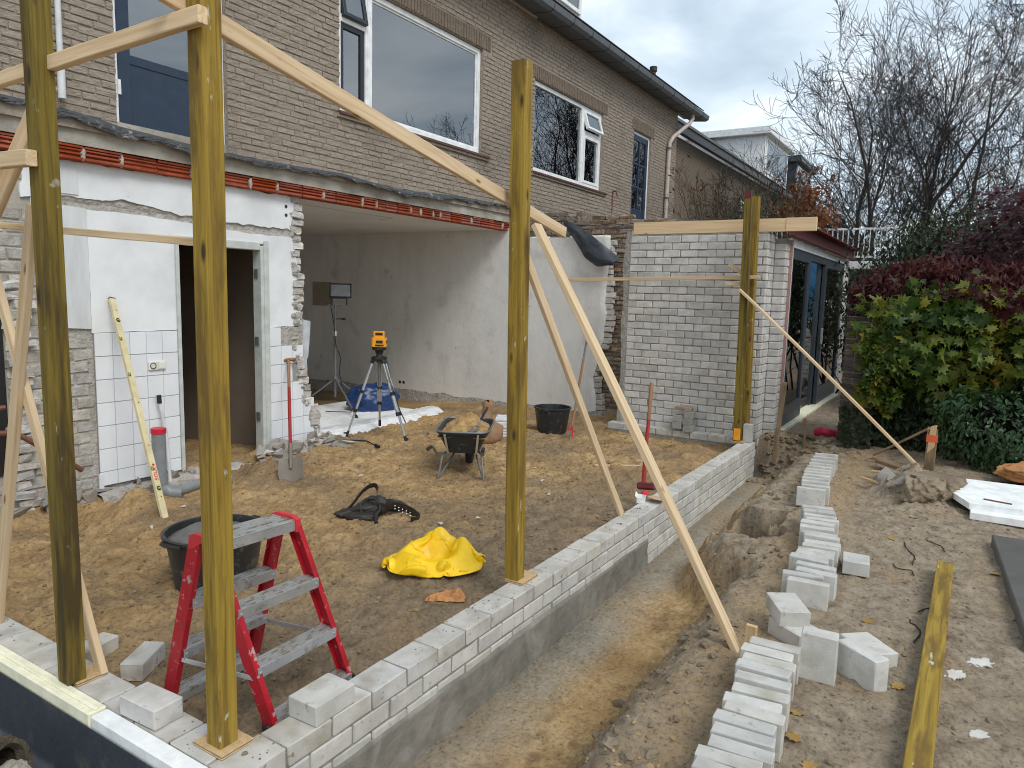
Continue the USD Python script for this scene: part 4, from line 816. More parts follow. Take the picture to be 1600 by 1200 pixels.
pad('plywood pad under the weathered post by the white wall', 8.38, 8.54, 2.04, 2.18)
FT = 'fresh_timber'
timber('batten', 'long pale batten sloping from the corner post down past the middle post', 'batten', (1.30, 2.203, 2.591), (4.125, 2.203, 2.052), .028, .066, FT, warp=.006)
timber('batten', 'pale batten near the top joining the two front posts, nailed on the corner post', 'batten', (1.466, 4.3, 2.44), (1.466, 2.068, 2.487), .034, .052, FT)
timber('batten', 'pale board rising at the far left edge behind the damp post', 'batten', (1.462, 3.60, 1.86), (1.495, 3.06, 2.42), .03, .085, FT)
timber('batten', 'short batten end nailed to the outer face of the damp post', 'batten', (1.376, 3.9, 2.135), (1.376, 2.972, 2.111), .040, .058, FT)
timber('batten', 'thin pale batten running across in front of the white kitchen wall', 'batten', (1.60, 4.5, 1.955), (1.60, 2.22, 1.805), .022, .030, FT, warp=.004)
timber('brace', 'steep brace at the far left standing on the end of the short low wall', 'brace', (1.525, 3.87, .003), (1.525, 3.30, 1.97), .032, .058, FT, up=(0, 1, 0))
timber('brace', 'slanting brace that lands beside the damp post on the short low wall', 'brace', (1.548, 2.98, .004), (1.555, 3.93, 2.08), .028, .050, FT, up=(0, 1, 0))
timber('brace', 'long brace from the middle post down to the peg in the garden', 'brace', (3.36, .775, -.02), (3.43, 2.005, 2.03), .030, .072, FT, up=(1, 0, 0), warp=.008)
timber('brace', 'brace from the middle post down onto the top of the long low wall', 'brace', (5.01, 2.10, .003), (3.56, 2.14, 1.86), .028, .060, FT, up=(1, 0, 0))
timber('brace', 'long thin brace from the white-wall posts down to the dirt by the hedge', 'brace', (8.12, .17, -.03), (8.37, 2.19, 1.77), .026, .070, FT, up=(1, 0, 0), warp=.01)
timber('batten', 'thin horizontal batten in front of the tall white brick wall', 'batten', (8.55, 4.55, 1.855), (8.55, 2.02, 1.918), .022, .042, FT, warp=.006)
timber('timber_offcut', 'short timber offcut nailed above the thin batten on the weathered post', 'offcut', (8.47, 2.20, 1.96), (8.49, 2.36, 2.06), .03, .045, FT)
timber('timber_offcut', 'short timber offcut nailed below the thin batten on the weathered post', 'offcut', (8.47, 2.20, 1.84), (8.47, 2.38, 1.835), .03, .045, FT)
timber('peg', 'pointed timber peg holding the long brace in the garden dirt', 'peg', (3.375, .735, -.25), (3.36, .72, .135), .022, .05, 'plywood', up=(0, 1, 0))
timber('stick', 'thin pale stick lying on the sand in the middle of the floor', 'stick', (6.72, 3.14, gz(6.72, 3.14) + .015), (7.10, 2.70, gz(7.1, 2.7) + .018), .022, .014, FT)
# the long beam over the white wall, in two lengths
timber('timber_beam', 'long pale timber beam laid along the top of the white brick wall', 'beam', (8.92, 3.73, 2.532), (8.92, 1.845, 2.532), .075, .150, 'beam_timber', ch=.002)
timber('timber_beam', 'short outer length of pale timber beam sticking out past the white wall', 'beam', (8.915, 1.842, 2.534), (8.915, 1.515, 2.534), .075, .152, 'beam_timber', ch=.002)
timber('treated_beam', 'treated square timber lying on the bare garden ground at the right', 'beam', (2.35, .005, .045), (5.06, -.035, .05), .088, .07, 'treated_timber', roll=.02)
# ---------------------------------------------------------------- loose lime bricks
BL, BW, BH = .214, .150, .082
def loose(label, M, size=(BL, BW, BH), mat_='lime_brick', group=None, cat='brick', name='lime_brick'):
    v, f = box_arrays(size, .004); v = v + NP.uniform(-.002, .002, v.shape) + A3(0, 0, size[2] / 2)
    return obj(name, (v, f), mat_, None, M=M, label=label, category=cat, group=group)
def on_edge(x, y, rz, lean, label, group, z=None):
    # length across, standing on its long narrow side
    M = place((x, y, (gz(x, y) if z is None else z) - .008), rz=rz) @ place(rx=lean)
    return loose(label, M, (BL, .071, BW), group=group)
ORD = 'first second third fourth fifth sixth seventh eighth ninth tenth eleventh twelfth thirteenth fourteenth fifteenth sixteenth seventeenth'.split()
xs, yl = [3.215, 3.132, 3.046, 2.965, 2.872, 2.775, 2.689, 2.606, 2.527, 2.447, 2.364, 2.283, 2.20, 2.115], [.585, .60, .575, .58, .56, .545, .555, .53, .545, .53, .515, .535, .52, .52]
for k, (x, y) in enumerate(zip(xs, yl)): on_edge(x, y, PI / 2 + .06 + .05 * RND.uniform(-1, 1), RND.uniform(-.02, .06), ORD[k] + ' white lime brick on edge in the near row, counted from the loose cluster', 'near row of bricks on edge', z=-.006 + .014 * RND.random())
x, k = 4.06, 0
row2 = [(4.06, .60, .02), (4.17, .625, -.05), (4.255, .60, .10), (4.34, .60, .10), (4.45, .655, .08), (4.57, .63, .05), (4.655, .635, .0), (4.745, .645, .02), (4.835, .655, -.02), (4.925, .66, .05), (5.01, .675, .0), (5.10, .70, -.02), (5.19, .71, .06), (5.28, .725, -.06), (5.37, .75, .02), (5.46, .755, -.09), (5.55, .775, -.15)]
for k, (x, y, r) in enumerate(row2): on_edge(x, y + .02 * RND.uniform(-1, 1), PI / 2 + .10 - r, RND.uniform(-.03, .12), ORD[k] + ' white lime brick on edge in the middle row, counted from its near end', 'middle row of bricks on edge')
row3 = [(6.08, .92, .0), (6.19, .905, -.02), (6.32, .93, .02), (6.45, .95, .06), (6.60, .965, .05), (6.75, .985, .02), (6.90, 1.00, .0), (7.05, 1.01, .03), (7.20, 1.02, .0), (7.36, 1.03, .03), (7.53, 1.04, .05), (7.70, 1.05, .08)]
for i, (x, y, r) in enumerate(row3): on_edge(x, y, PI / 2 + .12 + r, .05 + .10 * i / 11 + RND.uniform(0, .05), ORD[i] + ' leaning lime brick of the far curved row, counted from its near end', 'far row of leaning bricks', z=.03 * math.exp(-((x - 6.3) / .5) ** 2))
loose('lime brick lying flat, tilted on top of another in the loose cluster', place((3.685, .625, .078), rz=.54, ry=-.05))
loose('lime brick lying underneath the tilted one in the loose cluster', place((3.625, .57, -.004), rz=.95))
loose('lime brick standing upright on its end beside the near row', place((3.30, .415, -.004), rz=-1.50), (BW, BH, BL))
loose('lime brick on edge pointing to the camera, rightmost of the loose cluster', place((3.385, .25, -.004), rz=.93), (BL, BH, BW))
loose('lime brick lying behind the rightmost one of the loose cluster', place((3.62, .245, -.004), rz=.75), (BL, BW, BH))
loose('single lime brick lying flat to the right of the middle row', place((4.79, .435, gz(4.79, .43)), rz=.12, ry=.06), (BL, BW, BH))
loose('single lime brick set on the short low wall next to the foam board', place((1.49, 2.53, .002), rz=PI / 2 + .05), (BL, BW * .8, BH), 'dusty_lime_brick')
loose('lime brick on the dirt beside the short low wall and the red ladder', place((1.78, 3.07, gz(1.78, 3.05) - .004), rz=.55), (BL, .10, BH), 'dusty_lime_brick')
loose('lime brick half hidden by the damp post, on the sand', place((1.70, 3.36, gz(1.7, 3.36) - .004), rz=.2), (BL, .10, BH), 'dusty_lime_brick')
loose('single clean lime brick lying on top of the long low wall near the corner', place((1.895, 2.025, .002), rz=.02), (BL, BW, BH))
loose('small white block standing upright at the far end of the long low wall', place((8.52, 2.025, .002), rz=.02), (.082, .10, .214))
for k, (dy, z) in enumerate(((0, .0), (0, .086), (0, .172), (.13, .03), (.13, .116))):
    loose(['lowest', 'middle', 'top', 'lower right', 'upper right'][k] + ' grey block of the small stack at the foot of the white wall', place((8.72 - .0 * k, 2.80 + dy + .01 * (k % 2), z), rz=PI / 2 + .02 * (k - 2)), (.115, .12, .084), 'grey_block', 'stack of grey blocks by the white wall', 'block', 'grey_block')
loose('brown brick lying across the top of the small grey block stack', place((8.72, 2.875, .259), rz=PI / 2), (.21, .10, .05), 'old_brick', None, 'brick', 'brown_brick')

# ---------------------------------------------------------------- red stepladder
def ladder():
    # four stiles meet at the top; front feet F, rear feet R
    t = thing('stepladder', 'red and silver double-sided stepladder splattered with mortar at the front corner', 'stepladder')
    TL, TR = A3(1.68, 2.46, .655), A3(2.10, 2.455, .645)            # top ends (left and right as seen)
    ax = A3(1, 0, 0); out = A3(0, -1, 0); zf = -.125
    near = [(TL + out * .045, A3(1.80, 2.215, zf)), (TR + out * .045, A3(2.265, 2.245, zf))]
    far = [(TL - out * .045, A3(1.69, 2.75, zf)), (TR - out * .045, A3(2.14, 2.76, zf))]
    for (a, b), tag in ((near[0], 0), (near[1], 1), (far[0], 2), (far[1], 3)):
        M, L = frame(b, a, ax); mb = MB().box((-.034, -.003, 0), (.034, .003, L), .001, M)
        s = 1 if tag in (0, 2) else -1
        mb.box((-.034, .003 if s > 0 else -.022, 0), (-.030, .022 if s > 0 else -.003, L), .001, M).box((.030, .003 if s > 0 else -.022, 0), (.034, .022 if s > 0 else -.003, L), .001, M)
        st = obj('stile', mb, 'ladder_red', t); obj('foot', MB().box((-.037, -.012, -.012), (.037, .014, .04), .004, M), 'black_plastic', st)
    def tread(pair, k, depth, mat_='muddy_aluminium'):
        (a0, b0), (a1, b1) = pair; p, q = b0 + (a0 - b0) * k, b1 + (a1 - b1) * k
        M, L = frame(p, q); side = 1
        mb = MB().box((-depth / 2, -.003, .006), (depth / 2, .0, L - .006), .0005, M).box((-depth / 2 - .0, -.042, .006), (-depth / 2 + .003, -.001, L - .006), .0005, M).box((depth / 2 - .003, -.042, .006), (depth / 2, -.001, L - .006), .0005, M)
        tr = obj('tread', mb, 'aluminium', t)
        for j in range(5): x = -depth / 2 + .010 + j * (depth - .02) / 4; obj('ridge', MB().box((x - .002, .0004, .01), (x + .002, .003, L - .01), .0, M), mat_, tr)
        M2, L2 = frame(p + ax * 0, q)
        for e in (.02, L - .02): obj('rivet', MB().lathe([(.006, 0), (.005, .003), (0, .004)], 8, M @ place((-depth / 2 - .0005, -.02, e), ry=-PI / 2)), 'bright_steel', tr)
    for k in (.07, .36, .67): tread(near, k, .085)
    for k in (.07, .36, .67): tread(far, k, .085)
    M, L = frame(TL + A3(0, 0, .012), TR + A3(0, 0, .012))
    pf = obj('top_platform', MB().box((-.075, -.004, .01), (.075, 0, L - .01), .0005, M).box((.072, -.045, .01), (.075, -.001, L - .01), .0005, M).box((-.075, -.045, .01), (-.072, -.001, L - .01), .0005, M), 'aluminium', t)
    for j in range(7): obj('ridge', MB().box((-.062 + j * .0205 - .003, .0004, .015), (-.062 + j * .0205 + .003, .004, L - .015), 0, M), 'muddy_aluminium', pf)
    for e0, e1 in ((-.004, .022), (L - .022, L + .004)):
        obj('end_cap', MB().prism([(-.085, -.05), (-.08, .004), (-.05, .016), (.05, .016), (.08, .004), (.085, -.05), (.06, -.05), (.0, -.012), (-.06, -.05)], e1 - e0, M @ place((0, 0, e0))), 'signal_red', t)
    for (a, b), (a2, b2) in ((near[0], far[0]), (near[1], far[1])):
        p, q = b + (a - b) * .30, b2 + (a2 - b2) * .30; obj('spreader', MB().bar(p, q, .004, .02, .0005), 'bright_steel', t)
    return t
ladder()
# ---------------------------------------------------------------- tubs
def tub(label, x, y, z, R, h, cement):
    t = thing('mortar_tub', label, 'tub', place((x, y, z)))
    prof = [(0, .0), (R * .76, 0), (R * .80, .015), (R * .97, h - .03), (R, h - .025), (R * 1.045, h - .012), (R * 1.045, h), (R * .97, h + .002), (R * .945, h - .02), (R * .79, .03), (0, .025)]
    obj('tub_body', MB().lathe(prof, 44), 'black_plastic', t, smooth=35)
    for s in (0, PI): obj('handle', MB().tube([(R * 1.04 * math.cos(s + a), R * 1.04 * math.sin(s + a), h - .02 + .0 * a) if abs(a) > .2 else (R * 1.14 * math.cos(s + a), R * 1.14 * math.sin(s + a), h - .012) for a in (-.3, -.24, -.12, 0, .12, .24, .3)], .011, 8), 'black_plastic', t, smooth=40)
    if cement:
        r, a = np.meshgrid(np.linspace(0, 1, 26), np.linspace(0, 2 * PI, 61), indexing='ij'); X, Y = r * R * .95 * np.cos(a), r * R * .95 * np.sin(a)
        Z = h - .045 + .06 * (1 - r ** 2) + .16 * fb(X + 3, Y, 6, 4, 81) * (1.1 - r) + .02 * fb(X, Y, 26, 3, 82); obj('cement', MB().grid(np.stack([X, Y, Z], -1)), 'wet_cement', t, smooth=True)
        lb = obj('sticker', MB().prism(Polygon([(-.045, -.016), (.045, -.016), (.045, .016), (-.045, .016)]), .0015, np.array([[math.cos(-2.05 + PI / 2), 0, math.cos(-2.05), R * .872 * math.cos(-2.05)], [math.sin(-2.05 + PI / 2), 0, math.sin(-2.05), R * .872 * math.sin(-2.05)], [0, 1, 0, h * .42], [0, 0, 0, 1.0]])), 'paper', t)
    return t
tub('black mortar tub full of wet grey cement behind the red stepladder', 2.63, 3.72, gz(2.63, 3.72) - .01, .283, .35, True)
tub('empty black tub standing by the plastered party wall', 8.12, 4.42, gz(8.12, 4.42) - .01, .235, .34, False)
# ---------------------------------------------------------------- wheelbarrow
def wheelbarrow():
    # local: x forward (towards the wheel), y left, z up; seen from behind the handles
    t = thing('wheelbarrow', 'wheelbarrow with a black tray heaped with sand', 'wheelbarrow', place((5.60, 4.02, gz(5.55, 4.05) - .01), rz=.50, s=.80))
    def ring(x0, x1, w0, w1, z0, z1, n=11):
        a = np.linspace(0, 2 * PI, 4 * n, endpoint=False); c, s = np.cos(a), np.sin(a); e = .35
        u, v = np.sign(c) * np.abs(c) ** e, np.sign(s) * np.abs(s) ** e; x = x0 + (x1 - x0) * (u + 1) / 2; f = (u + 1) / 2
        return np.column_stack([x, v * (w0 + (w1 - w0) * f), z0 + (z1 - z0) * f])
    R = [ring(-.10, .38, .20, .17, .30, .28), ring(-.16, .55, .25, .24, .42, .40), ring(-.22, .72, .31, .31, .545, .555), ring(-.235, .735, .325, .325, .55, .56), ring(-.235, .735, .325, .325, .575, .585), ring(-.20, .70, .29, .29, .56, .565), ring(-.14, .53, .235, .225, .43, .41), ring(-.08, .36, .18, .15, .32, .30)]
    v = np.vstack(R); n = len(R[0]); k = len(R); i, j = np.meshgrid(np.arange(k - 1), np.arange(n), indexing='ij'); q = np.stack([i * n + j, i * n + (j + 1) % n, (i + 1) * n + (j + 1) % n, (i + 1) * n + j], -1).reshape(-1, 4)
    mb = MB().add(v, q); c0 = np.vstack([R[0], R[0].mean(0)]); mb.add(c0, np.array([[(a + 1) % n, a, n] for a in range(n)])); c1 = np.vstack([R[-1], R[-1].mean(0)]); mb.add(c1, np.array([[a, (a + 1) % n, n] for a in range(n)]))
    obj('tray', mb, 'black_plastic', t, smooth=45)
    obj('rim', MB().tube(np.vstack([R[4], R[4][:1]]) + A3(0, 0, .002), .012, 8, False), 'grey_steel', t, smooth=40)
    for s in (-1, 1):
        obj('handle_tube', MB().tube([(-.62, s * .30, .47), (-.50, s * .295, .46), (-.34, s * .275, .345), (-.10, s * .235, .285), (.40, s * .12, .255), (.80, s * .055, .20)], .016, 10), 'grey_steel', t, smooth=40)
        obj('grip', MB().tube([(-.74, s * .305, .475), (-.60, s * .30, .47)], .022, 10), 'black_rubber', t, smooth=40)
        obj('leg', MB().tube([(-.12, s * .235, .29), (-.16, s * .255, .14), (-.19, s * .275, .0)], .013, 8), 'grey_steel', t, smooth=40)
        obj('leg_brace', MB().tube([(.24, s * .12, .265), (-.03, s * .20, .12), (-.185, s * .27, .015)], .011, 8), 'grey_steel', t, smooth=40)
        obj('tray_strap', MB().bar((-.235, s * .20, .55), (-.13, s * .17, .30), .026, .004, .001, (1, 0, 0)), 'bright_steel', t)
    M = place((.72, 0, .17), rx=PI / 2)
    wh = obj('wheel', MB().lathe([(.10, -.03), (.165, -.045), (.178, -.03), (.183, 0), (.178, .03), (.165, .045), (.10, .03)], 30, M), 'black_rubber', t, smooth=35)
    obj('rim_disc', MB().lathe([(0, -.03), (.02, -.035), (.10, -.018), (.102, .018), (.02, .035), (0, .03)], 24, M), 'grey_steel', wh, smooth=35)
    return t
wheelbarrow()
# sand heap in it, with its own shape
Mw_ = place((5.60, 4.02, gz(5.55, 4.05) - .01), rz=.50, s=.80)
X, Y = np.meshgrid(np.linspace(-.2, .71, 56), np.linspace(-.30, .30, 44), indexing='ij')
d = np.clip(1 - (np.abs((X - .255) / .47)) ** 3.0 - (np.abs(Y / .305)) ** 3.0, 0, 1)
Z = .515 + .06 * d + .11 * np.exp(-((X - .36) / .24) ** 2 - ((Y + .02) / .20) ** 2) + .04 * np.exp(-((X - .46) / .10) ** 2 - ((Y + .05) / .09) ** 2) + .16 * fb(X, Y, 7, 4, 85) * d + .05 * fb(X, Y, 22, 3, 86)
Z = np.minimum(Z, .50 + .6 * d)
obj('sand_heap', MB().grid(np.stack([X, Y, Z], -1)), 'pile_sand', None, smooth=True, M=Mw_, label='heap of orange-brown sand lying in the wheelbarrow tray', category='sand', kind='stuff')
tr = thing('hand_trowel', 'small trowel with black handle stuck in the sand of the wheelbarrow', 'trowel', Mw_ @ place((.0, -.16, .62), rz=-.5, ry=-.1))
obj('handle', MB().tube([(.09, 0, .06), (.16, 0, .115), (.24, 0, .175)], .014, 8), 'black_rubber', tr, smooth=40); obj('neck', MB().tube([(.0, 0, .0), (.05, 0, .02), (.10, 0, .065)], .007, 6), 'grey_steel', tr)
obj('blade', MB().prism([(.02, -.05), (.02, .05), (-.10, .06), (-.14, .0), (-.10, -.06)], .003, place((0, 0, -.012), ry=-.25)), 'muddy_steel', tr)
sk = thing('sack', 'crumpled brown sack standing behind the wheelbarrow sand', 'sack', place((7.05, 4.72, gz(7.05, 4.72) - .02)))
prof = [(0, 0), (.15, .0), (.18, .07), (.16, .16), (.11, .25), (.07, .33), (.05, .40), (.06, .44), (.02, .46)]
m = MB().lathe(prof, 40); v, f = m.arrays(); v = v * (1 + .9 * (meshkit.fbm(v * 7, 4, 3) - .5))[:, None]; obj('sack_body', (v, f), 'brown_paper', sk, smooth=True); obj('tie', MB().tube([(.055 * math.cos(a), .055 * math.sin(a), .385 + .004 * a) for a in np.linspace(0, 6.2, 16)], .006, 6), 'brown_handle', sk)
pk = thing('packet_stack', 'small stack of white packets behind the wheelbarrow', 'packets', place((7.45, 4.72, gz(7.45, 4.72)), rz=.5))
for k in range(6): obj('packet', MB().box((-.16 + .004 * (k % 3), -.11, .04 * k), (.16, .11 + .004 * (k % 2), .04 * k + .037), .006), 'foil_white', pk)
# ---------------------------------------------------------------- laser on its tripod
t = thing('laser_tripod', 'aluminium tripod with black clamps standing half on the foil sheet', 'tripod')
top = A3(6.46, 5.90, .845); feet = [A3(6.155, 6.15, -.115), A3(6.80, 6.20, -.06), A3(6.415, 5.42, -.135)]
hd = obj('head', MB().lathe([(.0, -.03), (.075, -.03), (.095, -.005), (.095, .02), (.04, .028), (.035, .06), (.0, .06)], 20, place(top)), 'black_plastic', t, smooth=35)
for F in feet:
    dv = F - top; dv /= np.linalg.norm(dv); h = A3(dv[0], dv[1], 0); h /= np.linalg.norm(h); a = top + h * .075 + A3(0, 0, -.02); side = np.cross(h, (0, 0, 1))
    lg = obj('leg', MB().bar(a + side * .022, a + (F - a) * .62 + side * .022, .014, .024, .002, h).bar(a - side * .022, a + (F - a) * .62 - side * .022, .014, .024, .002, h), 'aluminium', t)
    obj('inner_leg', MB().bar(a + (F - a) * .42, a + (F - a) * .95, .026, .02, .002, h), 'aluminium', lg)
    for u in (.40, .64): obj('clamp', MB().bar(a + (F - a) * (u - .02), a + (F - a) * (u + .022), .066, .034, .004, h).bar(a + (F - a) * u + h * .02, a + (F - a) * (u - .03) + h * .055, .012, .012, .002, side), 'black_plastic', lg)
    obj('foot', MB().bar(a + (F - a) * .90, F, .034, .026, .005, h).bar(a + (F - a) * .93, a + (F - a) * .93 + h * .05, .012, .02, .003), 'black_plastic', lg)
    obj('hinge', MB().bar(a - dv * .03, a + dv * .04, .07, .04, .005, h), 'black_plastic', lg)
obj('centre_column', MB().bar(top + A3(0, 0, -.35), top, .03, .03, .003), 'grey_steel', t)
cs = obj('strap', MB().tube([top + A3(.03, -.09, -.02), top + A3(.0, -.20, -.30), top + A3(-.01, -.34, -.60), feet[2] + A3(.03, .05, .25)], .007, 6), 'black_rubber', t, smooth=40)
lz = thing('laser_level', 'orange rotating laser level with black base on the tripod', 'laser level', place(top + A3(0, 0, .06), rz=-.95))
obj('base', MB().lathe([(0, 0), (.045, 0), (.05, .03), (.085, .045), (.088, .085), (.0, .09)], 24), 'black_plastic', lz, smooth=35)
obj('body', MB().prism(Polygon([(-.085, -.07), (-.07, -.085), (.07, -.085), (.085, -.07), (.085, .07), (.07, .085), (-.07, .085), (-.085, .07)]), .105, place((0, 0, .082))).prism(Polygon([(-.06, -.055), (.06, -.055), (.06, .055), (-.06, .055)]), .03, place((0, 0, .186))), 'orange_plastic', lz)
obj('carry_handle', MB().bar((-.055, -.04, .215), (-.055, -.04, .255), .02, .03, .004).bar((.055, -.04, .215), (.055, -.04, .255), .02, .03, .004).bar((-.065, -.04, .258), (.065, -.04, .258), .03, .022, .005), 'orange_plastic', lz)
obj('lantern', MB().box((-.04, -.03, .216), (.04, .05, .24), .004), 'black_plastic', lz)
for x0 in (-.02,): obj('window', MB().box((.0855, -.05, .125), (.088, .045, .155), .0005), 'black_plastic', lz); obj('window', MB().box((-.03, -.088, .125), (.05, -.0855, .16), .0005), 'black_plastic', lz); obj('keypad', MB().box((-.04, -.088, .092), (.06, -.0855, .112), .0005), 'black_plastic', lz)
# ---------------------------------------------------------------- floodlight on its stand
t = thing('floodlight_stand', 'grey tripod stand of the floodlight inside the room', 'lamp stand')
b = A3(7.30, 7.50, -.03); apex = b + A3(0, 0, .43)
obj('pole', MB().tube([b + A3(0, 0, .16), b + A3(0, 0, 1.02)], .019, 10).tube([b + A3(0, 0, 1.0), b + A3(0, 0, 1.46)], .014, 10), 'grey_steel', t, smooth=40)
for F in (A3(7.13, 8.02, -.01), A3(6.93, 6.72, -.03), A3(7.85, 7.35, -.03)):
    obj('leg', MB().tube([apex + (F - apex) * .03, F], .014, 8), 'grey_steel', t, smooth=40); obj('foot', MB().tube([F + (apex - F) * .04, F], .018, 8), 'black_rubber', t)
obj('collar', MB().lathe([(.02, -.03), (.03, -.03), (.03, .03), (.02, .03)], 12, place(apex)), 'grey_steel', t); obj('knob', MB().tube([b + A3(0, 0, 1.27), b + A3(.09, -.08, 1.27)], .009, 8).lathe([(0, 0), (.028, 0), (.028, .03), (0, .03)], 10, place(b + A3(.09, -.08, 1.255))), 'black_plastic', t)
obj('label', MB().tube([b + A3(0, 0, 1.03), b + A3(0, 0, 1.10)], .0205, 10), 'paper', t); obj('crossbar', MB().tube([b + A3(-.09, .055, 1.465), b + A3(.09, -.055, 1.465)], .012, 8), 'grey_steel', t)
fl = thing('floodlight', 'black work floodlight with a ribbed glass front inside the room', 'floodlight', place(b + A3(.06, -.05, 1.66), rz=-.80, s=.84) @ place(rx=-.34))
obj('housing', MB().box((-.17, -.02, -.115), (.17, .035, .115), .01).prism([(-.11, -.09), (.11, -.09), (.11, .09), (-.11, .09)], .10, place((-.03, .035, .0), rx=-PI / 2)), 'black_plastic', fl)
obj('bezel', rect_frame(MB(), -.18, .18, -.125, .125, .022, -.035, -.018), 'black_plastic', fl); obj('glass', MB().box((-.158, -.026, -.103), (.158, -.0205, .103)), 'lamp_glass', fl)
obj('bracket', MB().bar((.10, .0, -.115), (.10, .02, -.24), .024, .006, .001, (0, 1, 0)).bar((-.14, .0, -.115), (-.14, .02, -.24), .024, .006, .001, (0, 1, 0)), 'black_plastic', fl)
tag = obj('power_cable', MB().tube([b + A3(-.06, .02, 1.45), b + A3(-.05, -.03, 1.2), b + A3(-.03, -.045, .9), b + A3(.06, -.05, .72), b + A3(.03, -.05, .5), b + A3(.10, -.08, .2), b + A3(.10, -.25, .02), b + A3(-.2, -.5, .02), b + A3(-.38, -.2, .02)], .0065, 6), 'cable', None, smooth=40, label='black power cable hanging down the floodlight stand to the slab', category='cable')
obj('power_cable', MB().tube([(5.85, 6.05, gz(5.85, 6.05) + .01), (6.0, 5.95, gz(6.0, 5.95) + .012), (6.08, 5.75, gz(6.08, 5.75) + .02), (6.03, 5.55, gz(6.03, 5.55) + .012)], .008, 6).tube([(6.03, 5.56, gz(6.03, 5.56) + .014), (6.01, 5.49, gz(6.01, 5.49) + .016)], .02, 8), 'cable', None, smooth=40, label='cable end with a plug on the sand by the broken wall end', category='cable')
# insulation slabs under foil
t = thing('insulation_slab', 'white insulation slabs under foil on the room floor', 'insulation')
for i, (x0, x1, y0, y1) in enumerate(((5.72, 6.86, 6.34, 6.93), (6.865, 8.0, 6.34, 6.93), (5.72, 6.86, 6.94, 7.9), (6.865, 8.05, 6.94, 7.9))): obj('panel', MB().box((x0, y0, -.21), (x1, y1, -.045 + .004 * (i % 2)), .006), 'foam_white', t)
X, T = np.meshgrid(np.linspace(5.62, 8.35, 170), np.linspace(0, 1, 14), indexing='ij'); w1, w2 = fb(X, T * 0, 2.4, 4, 91), fb(X, T, 9, 3, 92)
Y = 6.55 - T * .50 - .14 * w1 * T + .02 * w2; Z = np.where(T < .35, -.034 + .012 * w2 * 2, -.034 - .17 * ((T - .35) / .65) ** .8 * (1 - .25 * w1)) + .03 * w2; Y = Y - .10 * np.clip((X - 7.6), 0, 1) * -1
obj('foil', MB().grid(np.stack([X, Y, Z], -1)), 'foil_white', t, smooth=True)
m = MB().blob((0, 0, .13), (.36, .24, .27), 4, .30, 1.6, 4); v, f = m.arrays(); v[:, 2] = np.maximum(v[:, 2], 0); v += (.05 * (meshkit.fbm(v * 9, 4, 8) - .5))[:, None] * A3(1, 1, .6)
obj('blue_bag', (v, f), 'blue_sheet', None, smooth=True, M=place((7.62, 7.05, -.04), rz=-.55), label='bulging dark blue plastic bag on the insulation behind the laser tripod', category='bag')
t = thing('foam_gun_can', 'small can lying beside the blue bag on the insulation', 'can', place((7.35, 7.30, .0), rz=.4)); obj('can_body', MB().tube([(0, 0, .03), (.16, 0, .03)], .032, 12), 'bright_steel', t, smooth=40); obj('nozzle', MB().tube([(.16, 0, .03), (.21, 0, .03)], .012, 8), 'blue_sheet', t)
# cloth scrap hanging at the broken wall end
X, T = np.meshgrid(np.linspace(0, .16, 16), np.linspace(0, 1, 18), indexing='ij'); obj('hanging_jacket', MB().slab(np.stack([5.66 + X * (1 - .35 * T) + .02 * np.sin(X * 60 + T * 4), 6.38 + .03 * np.sin(X * 40 + 1), 1.33 - .58 * T - .4 * X], -1), .012), 'curtain_grey', None, smooth=True, label='grey cloth hanging inside, just behind the broken wall end', category='cloth')
# ---------------------------------------------------------------- shovel, rake, sledgehammer, spirit level, pipes
def rod(pts, r, sides=10): return MB().tube(pts, r, sides)
s0, s1 = A3(4.47, 5.17, gz(4.47, 5.17) - .01), A3(5.31, 6.16, .88)
Ms, Ls = frame(s0, s1, (-.72, -.69, 0))
t = thing('shovel', 'muddy shovel with a T-handle leaning on the tiled wall end', 'shovel', Ms)
n, m = 12, 14; U, V = np.meshgrid(np.linspace(-1, 1, n), np.linspace(0, 1, m), indexing='ij'); wv = .115 * np.clip(.80 + .22 * np.sqrt(np.clip(V * 3, 0, 1)), 0, 1) * (1 - .22 * np.clip((V - .75) * 4, 0, 1) ** 2)
obj('blade', MB().slab(np.stack([U * wv, -.03 * (1 - U ** 2) + .01, .0 + .30 * V + .015 * (U ** 2) * (1 - V)], -1), .004), 'muddy_steel', t, smooth=40)
obj('socket', rod([(0, .0, .16), (0, .004, .30), (0, .0, .46)], [.012, .02, .021]), 'muddy_steel', t, smooth=40); obj('shaft', rod([(0, 0, .44), (0, 0, Ls - .42)], .017), 'red_handle', t, smooth=40); obj('upper_shaft', rod([(0, 0, Ls - .42), (0, 0, Ls - .015)], .0165), 'brown_handle', t, smooth=40)
obj('grip', rod([(-.085, 0, Ls), (0, .002, Ls + .004), (.085, 0, Ls)], .018), 'brown_handle', t, smooth=40)
r0, r1 = A3(7.78, 3.98, gz(7.78, 3.98) + .0), A3(9.52, 4.62, 1.24)
Mr, Lr = frame(r0, r1, (-.3, .95, 0)); t = thing('fork_rake', 'long-handled tool with a red forked head leaning on the party wall', 'rake', Mr)
obj('shaft', rod([(0, 0, .22), (0, 0, Lr * .66)], .016), 'brown_handle', t, smooth=40); obj('upper_shaft', rod([(0, 0, Lr * .66), (0, 0, Lr * .80)], .014), 'grey_steel', t, smooth=40); obj('shaft_end', rod([(0, 0, Lr * .80), (0, 0, Lr)], .016), 'brown_handle', t, smooth=40)
for s in (-1, 1): obj('red_arm', MB().bar((0, 0, .24), (s * .18, 0, .03), .02, .03, .002, (0, 1, 0)), 'signal_red', t)
